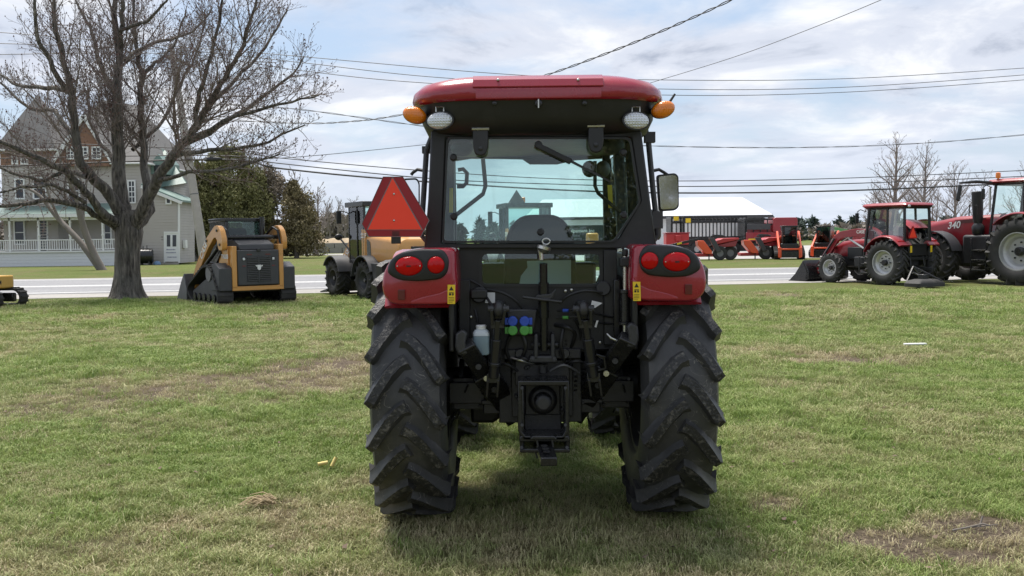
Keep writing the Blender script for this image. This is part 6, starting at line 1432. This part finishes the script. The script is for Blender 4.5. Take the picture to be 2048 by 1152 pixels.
mb.hexa([Vector(p) for p in ((x0, HD + PY - .4, pe), (x1, HD + PY - .4, pe), (x2, HD - .05, zt_), (x3, HD - .05, zt_), (x0, HD + PY - .4, pe + .08), (x1, HD + PY - .4, pe + .08), (x2, HD - .05, zt_ + .08), (x3, HD - .05, zt_ + .08))])
mb.build('porch_roof', gmetal, por, smooth=0)
MB().bx(x0, x1, HD + PY - .42, HD + PY - .36, pe - .16, pe + .06).bx(x0, x1 - .2, HD + PY + .0, HD + PY + .14, pe - .35, pe - .08).build('porch_fascia', trim, por, smooth=0)
# oil tank, tarp, balcony light things beside the addition
p = H(292, 527, -2.2); tk = thing('oil_tank', 'black oil tank lying beside the side door of the house', 'tank', (p.x, p.y, 0))
part(tk, 'barrel', MB().lathe([(-.5, .001), (-.5, .40), (-.42, .50), (.42, .50), (.5, .40), (.5, .001)], (0, 0, .62), (1, .3, 0), 24), blackp, smooth=40)
for x in (-.3, .3): part(tk, 'leg', MB().bx(x - .04, x + .04, -.25, .25, -.02, .3), iron)
part(tk, 'fill_pipe', MB().cyl((.1, 0, 1.1), (.1, 0, 1.35), .03, n=8).cyl((-.15, 0, 1.1), (-.15, 0, 1.3), .025, n=8), iron)
p = H(314, 526, -2.0); rg = random.Random(8)
tag(MB().ell((p.x, p.y, .05), (.28, .2, .22), 10, 6).build('tarp', mat('blue_tarp', (.16, .27, .42), .5), smooth=0), 'crumpled blue tarp on the ground by the oil tank', 'tarp')
# ------------------------------------------------------------------ block bunker with wood chips, far left of the wheel loader
bl = mat('concrete_block', (0.26, 0.25, 0.23), .9, var=.2, scale=1, bump=.4, bscale=6)
Yb = 112; bw_ = thing('block_wall', 'low grey wall of big concrete blocks with wood chips on top', 'wall', (0, 0, 0)); rg = random.Random(6)
xl, xr = at(618, 490, Yb).x, at(724, 490, Yb).x
bmesh_ = None
for row in range(2):
    x = xl + row * .6 - .6
    while x < xr:
        MB().bx(x + .02, x + 1.46, Yb + rg.uniform(-.04, .04), Yb + 1, row * .62 + .0 - .02, row * .62 + .59).build('block', bl, bw_, bevel=.03); x += 1.5
mbc = MB(); rg = random.Random(4); N = 40
chip = mat('wood_chip', (.33, .26, .17), .95, var=.3, scale=3, bump=.6, bscale=20)
rings = []
for k in range(N + 1):
    x = xl - 1 + (xr - xl + 2) * k / N; z = 1.25 + .45 * rg.uniform(.6, 1); rings.append([Vector((x, Yb + .3, 1.15)), Vector((x, Yb + 1.2, z)), Vector((x, Yb + 4, z + .1)), Vector((x, Yb + 6, 0))])
mbc.loft(rings).build('wood_chips', chip, bw_, smooth=60)
# ------------------------------------------------------------------ utility pole and wires
polem = mat('weathered_pole', (0.38, 0.35, 0.32), .9, var=.25, scale=3, bump=.5, bscale=20)
PD = 52.0
pb = at(412, 540, PD); pb.z = 0
up_ = thing('utility_pole', 'weathered wooden utility pole leaning left beside the house', 'pole', pb)
tp_ = at(342, 88, PD) - pb
part(up_, 'shaft', MB().tube([Vector((0, 0, -.1)), tp_ * .5 + Vector((.0, 0, 0)), tp_], [.26, .21, .15], 14), polem, smooth=60)
part(up_, 'crossarm', MB().beam(tp_ + Vector((-.35, 0, -.6)), tp_ + Vector((1.0, .9, -1.1)), .11, .14), polem, bevel=.01)
part(up_, 'brace', MB().beam(tp_ + Vector((.0, 0, -1.5)), tp_ + Vector((.6, .5, -1.0)), .03, .05), iron)
for k in (-.1, .4, .85): part(up_, 'insulator', MB().lathe([(0, .05), (.06, .08), (.12, .06), (.2, .03)], tp_ + Vector((-.2 + .95 * k, .7 * k, -.62 - .36 * k)), (0, 0, 1), 10), dgrey, smooth=40)
part(up_, 'splice_case', MB().ell((at(425, 318, PD) - pb), (.55, .12, .14), 12, 6), black)
part(up_, 'metal_band', MB().lathe([(-.03, .235), (.03, .235)], tp_ * .34, tuple(tp_), 16), grey)
wire = mat('wire_black', (0.02, 0.02, 0.022), .6); wireg = mat('wire_grey', (0.10, 0.10, 0.105), .5)
def cable(label, pts, r, m=wire, twist=False, grp='overhead wires'):
    P = bend([at(u, v, Y) for u, v, Y in pts], 14); mb = MB()
    if twist:
        for s in (0, math.pi): mb.tube([p + Vector((math.cos(i * .9 + s) * r * 1.1, 0, math.sin(i * .9 + s) * r * 1.1)) for i, p in enumerate(P)], r * .62, 5)
    else: mb.tube(P, r, 5)
    return tag(mb.build('overhead_wire', m, smooth=60), label, 'wire', grp)
cable('highest of the three thin wires running past the tractor roof', [(-60, 60, 50), (340, 92, 52), (600, 113, 54), (1020, 149, 57), (1330, 160, 59), (1700, 157, 62), (2110, 132, 65)], .022, wireg)
cable('middle of the three thin wires running past the tractor roof', [(-60, 85, 50), (348, 100, 52), (600, 125, 54), (890, 156, 56), (1320, 178, 59), (1700, 174, 62), (2110, 145, 65)], .022, wireg)
cable('lowest of the three thin wires running past the tractor roof', [(-60, 110, 50), (355, 108, 52), (600, 141, 54), (850, 166, 56), (1320, 190, 59), (1700, 184, 62), (2110, 155, 65)], .022, wireg)
cable('single wire crossing the sky at work lamp height on the right', [(360, 205, 52), (580, 217, 53), (822, 249, 55), (1080, 280, 57), (1310, 292, 59), (1600, 295, 61), (1850, 286, 63), (2110, 264, 65)], .026, wireg, True)
cable('twisted service wire crossing towards the left indicator lamp', [(300, 232, 52), (580, 246, 52), (700, 243, 50), (806, 229, 48), (1000, 190, 45)], .030, wireg, True)
cable('upper cable of the lower bundle running behind the cab', [(-60, 280, 50), (430, 300, 52), (560, 316, 53), (843, 341, 55), (1100, 357, 57), (1365, 362, 59), (1700, 356, 62), (2110, 338, 65)], .026)
cable('middle cable of the lower bundle running behind the cab', [(-60, 318, 50), (430, 311, 52), (560, 327, 53), (861, 357, 55), (1100, 368, 57), (1365, 373, 59), (1700, 367, 62), (2110, 350, 65)], .030)
cable('thick black communication cable, lowest of all the wires', [(-60, 335, 50), (430, 319, 52), (560, 337, 53), (765, 357, 55), (1100, 379, 57), (1365, 386, 59), (1700, 381, 62), (2110, 363, 65)], .050)
cable('thin wire rising from the far left towards the cab roof', [(430, 318, 52), (593, 314, 60), (843, 290, 70), (1100, 262, 80)], .022, wireg)
cable('twisted drop wire climbing from the roof to the top edge of the sky', [(1020, 172, 34), (1105, 146, 31), (1220, 104, 28), (1340, 55, 26), (1462, 0, 24), (1600, -70, 22)], .022, wire, True)
cable('thin straight wire climbing to the top right of the sky', [(1200, 195, 45), (1310, 163, 42), (1480, 110, 39), (1650, 46, 36), (1790, -12, 33)], .013, wireg)
# ------------------------------------------------------------------ sales lot across the road
roofw = mat('white_metal_roof', (0.56, 0.57, 0.60), .4, var=.03, scale=.3); add_lines(roofw, .6, 'X', .02, .4)
wallw = mat('white_metal_wall', (0.74, 0.75, 0.76), .5, var=.04, scale=.4)
panelm = mat('galvanised_panel', (0.76, 0.75, 0.74), .5, metal=.0, var=.12, scale=1.2)
def K(u, v, Y): return at(u, v, Y)
YB = 92
bld = thing('dealer_building', 'long white metal-roofed building across the road', 'building', (0, 0, 0))
ze, zr_ = K(1400, 431, YB).z, K(1420, 395, YB + 7).z
x0, x1 = K(1048, 430, YB).x, K(1546, 430, YB).x; xr1 = K(1484, 395, YB + 7).x; xr0 = K(1085, 395, YB + 7).x
A = [Vector(p) for p in ((x0, YB, ze), (x1, YB, ze), (x1, YB + 14, ze), (x0, YB + 14, ze), (xr0, YB + 7, zr_), (xr1, YB + 7, zr_))]
part(bld, 'roof', MB().add(A, [(0, 1, 5, 4), (1, 2, 5), (2, 3, 4, 5), (3, 0, 4), (0, 3, 2, 1)]), roofw, smooth=0)
part(bld, 'wall', MB().bx(x0 + .5, x1 - .6, YB + .8, YB + 13, -.05, ze - .05), wallw)
part(bld, 'eave_trim', MB().bx(x0 - .02, x1 + .02, YB - .06, YB + .1, ze - .28, ze - .02), dgrey)
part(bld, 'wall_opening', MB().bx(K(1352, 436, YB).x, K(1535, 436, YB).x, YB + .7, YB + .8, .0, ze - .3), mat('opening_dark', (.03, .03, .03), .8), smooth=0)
# forage wagons
def wagon(label, u0, u1, Y, vt, vb, npan, bodym, panm, signs=()):
    g = K((u0 + u1) / 2, 480, Y); o = thing('forage_wagon', label, 'wagon', (g.x, Y, 0), 0, 'forage wagons in the lot')
    hw = (K(u1, 450, Y).x - K(u0, 450, Y).x) / 2; zt = K(u0, vt, Y).z; zb = K(u0, vb, Y).z
    part(o, 'bed', MB().bx(-hw, hw, 0, 2.4, zb - .15, zb + .1).bx(-hw, -hw + .1, .05, 2.4, zb, zt).bx(hw - .1, hw, .05, 2.4, zb, zt).bx(-hw + .1, hw - .1, 2.2, 2.4, zb + .1, zt - .3), bodym, bevel=.02)
    fr = part(o, 'top_rail', MB().bx(-hw, hw, -.04, .08, zt - .14, zt).bx(-hw, hw, -.04, .08, zt - .52, zt - .40), blackp, bevel=.01)
    for k in range(npan):
        a = -hw + .1 + (2 * hw - .2) * k / npan; b = -hw + .1 + (2 * hw - .2) * (k + 1) / npan
        part(o, 'side_panel', MB().bx(a + .04, b - .04, .02, .06, zb + .1, zt - .53), panm, smooth=0)
        part(o, 'stake', MB().bx(a - .035, a + .035, -.05, .05, zb - .1, zt), blackp, smooth=0)
    for x in (-hw * .55, hw * .35, hw * .6): 
        w = part(o, 'wheel', MB().lathe([(-.15, .45), (-.13, .52), (.13, .52), (.15, .45), (.15, .25), (-.15, .25)], (x, .2, .5), (0, 1, 0), 20, close=True), rubberf, smooth=40)
        MB().lathe([(-.1, .24), (.05, .24), (.05, .001)], (x, .2, .5), (0, -1, 0), 16).build('rim', silver, w, smooth=40)
    part(o, 'axle_frame', MB().bx(-hw * .9, hw * .9, .3, 2.1, .75, zb - .1), blackp)
    for u, v in signs: q = K(u, v, Y) - Vector((g.x, 0, 0)); part(o, 'yellow_sign', MB().bx(q.x - .2, q.x + .2, -.1, -.06, q.z - .17, q.z + .17), yel, smooth=0)
    return o
wagon('long black forage wagon with rows of silver side panels', 1366, 1494, 75, 433, 476, 17, blackp, panelm, ((1376, 441),))
wagon('tail end of a black forage wagon with a yellow sign, left of the long one', 1342, 1363, 76, 434, 468, 2, blackp, panelm, ((1352, 437),))
o = wagon('red forage wagon with black top bars at the right of the white building', 1490, 1594, 72, 437, 478, 7, blackp, red2)
g = o.location; hw = (K(1594, 450, 72).x - K(1490, 450, 72).x) / 2
part(o, 'red_hood', MB().prism([Vector((x, -.3, z)) for x, z in roundpoly([(hw * .02, 1.75), (hw * .98, 1.75), (hw * .98, 2.85), (hw * .05, 2.85)], .2, 3)], (0, 2.6, 0)), red2, bevel=.05)
part(o, 'red_skirt', MB().bx(-hw * .98, hw * .98, -.25, -.1, 1.1, 1.75), red2, bevel=.03)
part(o, 'gold_stripe', MB().bx(-hw * .9, hw * .0, -.27, -.25, 1.2, 1.28), yel, smooth=0)
part(o, 'side_panel_window', MB().bx(-hw * .95, -hw * .05, -.2, -.12, 1.95, 2.4), dgrey, bevel=.02)
# red seeder
q = K(1355, 486, 66); o = thing('seeder', 'red seed drill box just left of the orange mowers', 'seeder', (q.x, 66, 0), 0)
part(o, 'hopper', MB().prism([Vector((x, 0, z)) for x, z in ((-.78, .95), (.78, .95), (.82, 1.72), (-.78, 1.72))], (0, 1.2, 0)), redbrt, bevel=.04)
part(o, 'lid', MB().bx(-.84, .88, -.05, 1.25, 1.72, 1.80), red2, bevel=.02)
part(o, 'frame', MB().bx(-.8, .8, .1, .3, .6, .95).beam((-.8, .2, .6), (-1.7, -.3, .55), .1, .1), blackp)
part(o, 'motor_cover', MB().bx(-.15, .2, -.18, 0, 1.2, 1.6), redbrt, bevel=.03)
for x in (-.55, .55): part(o, 'wheel', MB().lathe([(-.12, .36), (-.1, .42), (.1, .42), (.12, .36)], (x, .2, .42), (0, 1, 0), 18), rubberf, smooth=40)
# trailed mowers
def mower(label, u, Y, ms):
    q = K(u, 518, Y); o = thing('disc_mower', label, 'mower', (q.x, Y, 0), 0, 'orange trailed mowers')
    part(o, 'tongue', MB().beam((-2.9, .2, .85), (-.6, .1, 1.35), .12, .16).beam((-2.9, .2, .85), (-3.1, .2, .45), .08, .08), blackp, bevel=.01)
    part(o, 'warning_decal', MB().beam((-2.0, .12, 1.05), (-1.7, .11, 1.12), .14, .10), yel)
    part(o, 'orange_shield', MB().prism([Vector((x, -.15, z)) for x, z in ((-.75, 1.25), (-.35, 1.25), (.18, .55), (.15, .38), (-.25, .40), (-.72, .95))], (0, .8, 0)), orange, bevel=.03)
    part(o, 'swing_arm', MB().prism([Vector((x, -.2, z)) for x, z in ((-.05, 1.42), (.3, 1.42), (.75, .55), (.45, .5))], (0, .25, 0)), dgrey, bevel=.02)
    part(o, 'red_deck', MB().prism([Vector((x, 0, z)) for x, z in ((.5, 1.0), (1.9, 1.28), (1.9, 1.4), (.9, 1.38), (.45, 1.2))], (0, 1.6, 0)), redbrt, bevel=.03)
    part(o, 'lower_deck', MB().prism([Vector((x, .1, z)) for x, z in ((.55, .8), (1.7, .85), (1.85, 1.25), (.6, .98))], (0, 1.4, 0)), red2, bevel=.03)
    part(o, 'hydraulics', MB().cyl((.1, -.05, 1.5), (1.0, 0, 1.5), .05, n=8).cyl((.2, 0, 1.6), (.9, 0, 1.56), .03, n=8).bx(.3, .55, -.1, .2, 1.4, 1.6), blackp)
    part(o, 'cutter_bar', MB().bx(-.9, .4, .1, .9, .22, .42), redbrt, bevel=.03)
    part(o, 'jack', MB().cyl((-.02, -.1, .0), (-.02, -.1, .7), .04, n=8), blackp)
    for x in (.7, 1.45):
        w = part(o, 'wheel', MB().lathe([(-.16, .32), (-.15, .42), (-.08, .45), (.08, .45), (.15, .42), (.16, .32), (.14, .22), (-.14, .22)], (x, .1 + (x > 1) * .4, .44), (0, 1, 0), 22, close=True), rubberf, smooth=40)
        MB().lathe([(-.12, .22), (-.05, .2), (-.04, .1), (-.08, .08), (-.08, .001)], (x, .1 + (x > 1) * .4, .44), (0, 1, 0), 18).build('rim', grey, w, smooth=40)
mower('orange trailed mower nearest the seeder, left of the two', 1418, 60, 1)
mower('orange trailed mower beside the orange skid loader, right of the two', 1510, 61, 2)
# tracked skid loaders
def skid(label, u, Y, m, rz, boomup=0):
    q = K(u, 518, Y); o = thing('skid_loader', label, 'loader', (q.x, Y, 0), rz, 'orange skid loaders in the lot')
    for s in (-1, 1):
        track_loop(o, s * .75, .36, [(-.9, .02), (.85, .02), (1.1, .3), (.9, .5), (-.3, .85), (-.8, .75), (-1.05, .3)], pitch=.14)
        part(o, 'track_frame', MB().bx(s * .75 - .1, s * .75 + .1, -.7, .7, .12, .4), dgrey, bevel=.03)
        a = part(o, 'lift_arm', MB().prism(yz([(-.95, 1.25), (-.95, 1.6), (-.7, 1.8), (-.5, 1.75), (.8, 1.05), (1.35, .75), (1.4, .15), (1.2, .12), (1.15, .6), (.5, .9), (-.55, 1.4)], s * .72), (-s * .12, 0, 0)), m, bevel=.02)
    part(o, 'body', MB().bx(-.55, .55, -1.0, .95, .35, 1.0), blackp, bevel=.04)
    part(o, 'engine_cover', MB().bx(-.5, .5, -1.1, -.3, 1.0, 1.5), m, bevel=.06)
    cb = part(o, 'cab', MB().bx(-.46, -.38, -.35, .9, .9, 2.05).bx(.38, .46, -.35, .9, .9, 2.05).bx(-.5, .5, -.4, .95, 2.03, 2.12).bx(-.46, .46, .86, .92, .62, .95), blackp, bevel=.02)
    MB().bx(-.38, .38, .88, .886, .95, 2.03).build('front_glass', glassd, cb, smooth=0); MB().bx(-.38, .38, -.3, -.294, 1.5, 2.03).build('rear_glass', glassd, cb, smooth=0)
    MB().bx(-.22, .22, -.1, .05, 1.0, 1.8).build('seat', seatm, cb, bevel=.04)
    part(o, 'coupler', MB().bx(-.55, .55, 1.15, 1.3, .12, .5), blackp, bevel=.02)
    part(o, 'loader_foot', MB().bx(-.66, -.52, 1.2, 1.36, .1, .75).bx(.52, .66, 1.2, 1.36, .1, .75).bx(-.6, .6, 1.22, 1.34, .6, .7), m, bevel=.02)
skid('bright orange skid loader facing the road, between the mowers and the red tractor', 1577, 60.5, orange, math.radians(168))
skid('second orange skid loader, half hidden behind the red loader tractor', 1652, 64, orange, math.radians(150))
q = K(1690, 476, 70); o = thing('green_implement', 'green sloping chute rising behind the skid loaders', 'implement', (q.x, 70, 0))
grnm = mat('implement_green', (.10, .26, .09), .4)
part(o, 'chute', MB().beam((-1.2, 0, 2.05), (2.2, .3, 1.3), .4, .22), grnm, bevel=.02); part(o, 'stand', MB().bx(.4, .6, 0, .3, 0, 1.6).bx(1.6, 1.8, .1, .4, 0, 1.4), blackp)
q = K(1935, 440, 66); o = thing('red_harvester_header', 'red cutting header behind the long tractor bonnet', 'implement', (q.x, 66, 0))
part(o, 'reel', MB().bx(-2.4, 1.6, 0, .8, 1.6, 2.35), redbrt, bevel=.05); part(o, 'frame', MB().bx(-2.4, 1.6, .2, 1.2, .5, 1.5), redbrt, bevel=.05); part(o, 'stand', MB().bx(-2, -1.8, .4, .6, -.02, .6).bx(1.0, 1.2, .4, .6, -.02, .6), blackp)
# dark trailer with lettering, seen through the cab
q = K(1178, 470, 56); o = thing('dark_trailer', 'dark trailer with white lettering seen through the cab window', 'trailer', (q.x, 56, 0))
part(o, 'box', MB().bx(-1.9, 1.0, 0, 3, .5, K(1178, 450, 56).z), mat('trailer_dark', (.035, .04, .045), .5), bevel=.03); text('lettering', 'Equipement Inc', lettm, o, Vector((-.55, -.01, 1.93)), (1, 0, 0), (0, 0, 1), .28)
for x in (-1.2, .4): part(o, 'wheel', MB().lathe([(-.12, .36), (.12, .36)], (x, .2, .36), (0, 1, 0), 16), rubberf)
q = K(1186, 474, 50)
cm = thing('compressor', 'small yellow engine housing in front of the dark trailer', 'compressor', (q.x, 50, 0))
part(cm, 'housing', MB().bx(-.32, .30, 0, .8, .9, 1.78), tan, bevel=.1); part(cm, 'base', MB().bx(-.4, .4, -.1, .9, .3, .9), blackp, bevel=.03); part(cm, 'skid', MB().bx(-.4, .4, 0, .1, -.02, .3).bx(-.4, .4, .7, .8, -.02, .3), blackp)
# ------------------------------------------------------------------ litter on the lawn
g = ground(1830, 693); o = MB().box((g.x, g.y, .035), (.31, .06, .022), Matrix.Rotation(.05, 3, 'Z')).build('plank', white, bevel=.003); tag(o, 'short white painted stick lying on the grass at the right', 'stick')
cork = mat('pale_yellow_foam', (.72, .58, .22), .8, var=.1)
for (u, v, a, lab) in ((646, 941, .15, 'pale yellow foam tube lying flat left of the near tyre'), (668, 938, 1.2, 'pale yellow foam tube tilted upright, nearest the left tyre')):
    g = ground(u, v); d = Vector((math.cos(a), .3, math.sin(a) * .8)).normalized(); c = Vector((g.x, g.y, .05))
    tag(MB().lathe([(-.034, .006), (-.034, .013), (.034, .013), (.034, .006)], c, tuple(d), 12, close=True).build('foam_tube', cork, smooth=40), lab, 'foam tube', 'foam tubes on the grass')
g = ground(526, 1018); rg = random.Random(9); mb = MB(); strawm = mat('dry_straw', (.42, .33, .20), .8, var=.35, scale=30)
for k in range(40):
    a = rg.gauss(3.05, .28); L = rg.uniform(.08, .19); p = Vector((g.x + rg.uniform(.0, .08), g.y + rg.uniform(-.03, .03), .03 + rg.uniform(0, .03))); d = Vector((math.cos(a), math.sin(a) * .7, rg.uniform(-.1, .15)))
    mb.tube([p, p + d * L * .5 + Vector((0, 0, rg.uniform(.005, .03))), p + d * L + Vector((0, 0, rg.uniform(-.03, .0)))], [.0035, .003, .0015], 4)
tag(mb.build('straw_tuft', strawm, smooth=0), 'torn clump of dry straw lying left of the near tyre', 'straw')
g = ground(1942, 1068); mb = MB()
for pts in ([(-.10, 0, .02), (.0, .01, .035), (.06, .03, .03), (.14, .0, .05)], [(0, .01, .035), (.05, -.02, .06), (.09, -.02, .05)], [(.06, .03, .03), (.085, .05, .08)]): mb.tube([g + Vector(p) for p in pts], [.006, .005, .004, .002][:len(pts)], 6)
tag(mb.build('fallen_twig', palebark, smooth=60), 'broken pale twig on the bare earth at bottom right', 'twig')
rg = np.random.default_rng(14); N = 420
y = np.sqrt(rg.uniform(4.3 ** 2, 13 ** 2, N)); x = rg.uniform(-.56, .56, N) * y; z = bumpz(x, y) + .022
V, Fc = [], []
for k in range(N):
    s = rg.uniform(.008, .024); a = rg.uniform(0, 6.28); c, sn = math.cos(a), math.sin(a); o_ = len(V); t = rg.uniform(-.4, .8)
    for (px_, py_, pz_) in ((-1, 0, .2), (-.2, -.6, 0), (1, -.1, .5), (.1, .6, .3)): V.append((x[k] + s * (px_ * c - py_ * sn), y[k] + s * (px_ * sn + py_ * c), z[k] + s * pz_ * (1 + t)))
    Fc += [(o_, o_ + 1, o_ + 3), (o_ + 1, o_ + 2, o_ + 3)]
me = bpy.data.meshes.new('leaf_litter'); me.from_pydata(V, [], Fc); me.materials.append(mat('dead_leaf', (.14, .10, .07), .9, var=.6, scale=25)); o = bpy.data.objects.new('leaf_litter', me); COL.objects.link(o); tag(o, 'scattered dead leaf fragments and clods on the lawn', 'leaf litter', kind='stuff')
# ------------------------------------------------------------------ the evergreens behind the photographer, seen in the tractor's mirrors and glass
src = [o for o in COL.objects if o.name.startswith('cedar_tree')][:2]
for i, (x, yy, k) in enumerate(((12, -36, .8), (17.5, -38, 1.0), (6, -44, .9), (24, -36, .8), (-9, -40, 1.0), (-16, -42, 1.1))):
    c = copy_tree(src[i % 2]); c.location = (x, yy, 0); c.scale = (k, k, k); c.rotation_euler = (0, 0, i * 1.3); c['group'] = 'evergreens reflected in the mirrors'
    c['label'] = ('first', 'second', 'third', 'fourth', 'fifth', 'sixth')[i] + ' dark evergreen of the row reflected in the tractor mirrors'
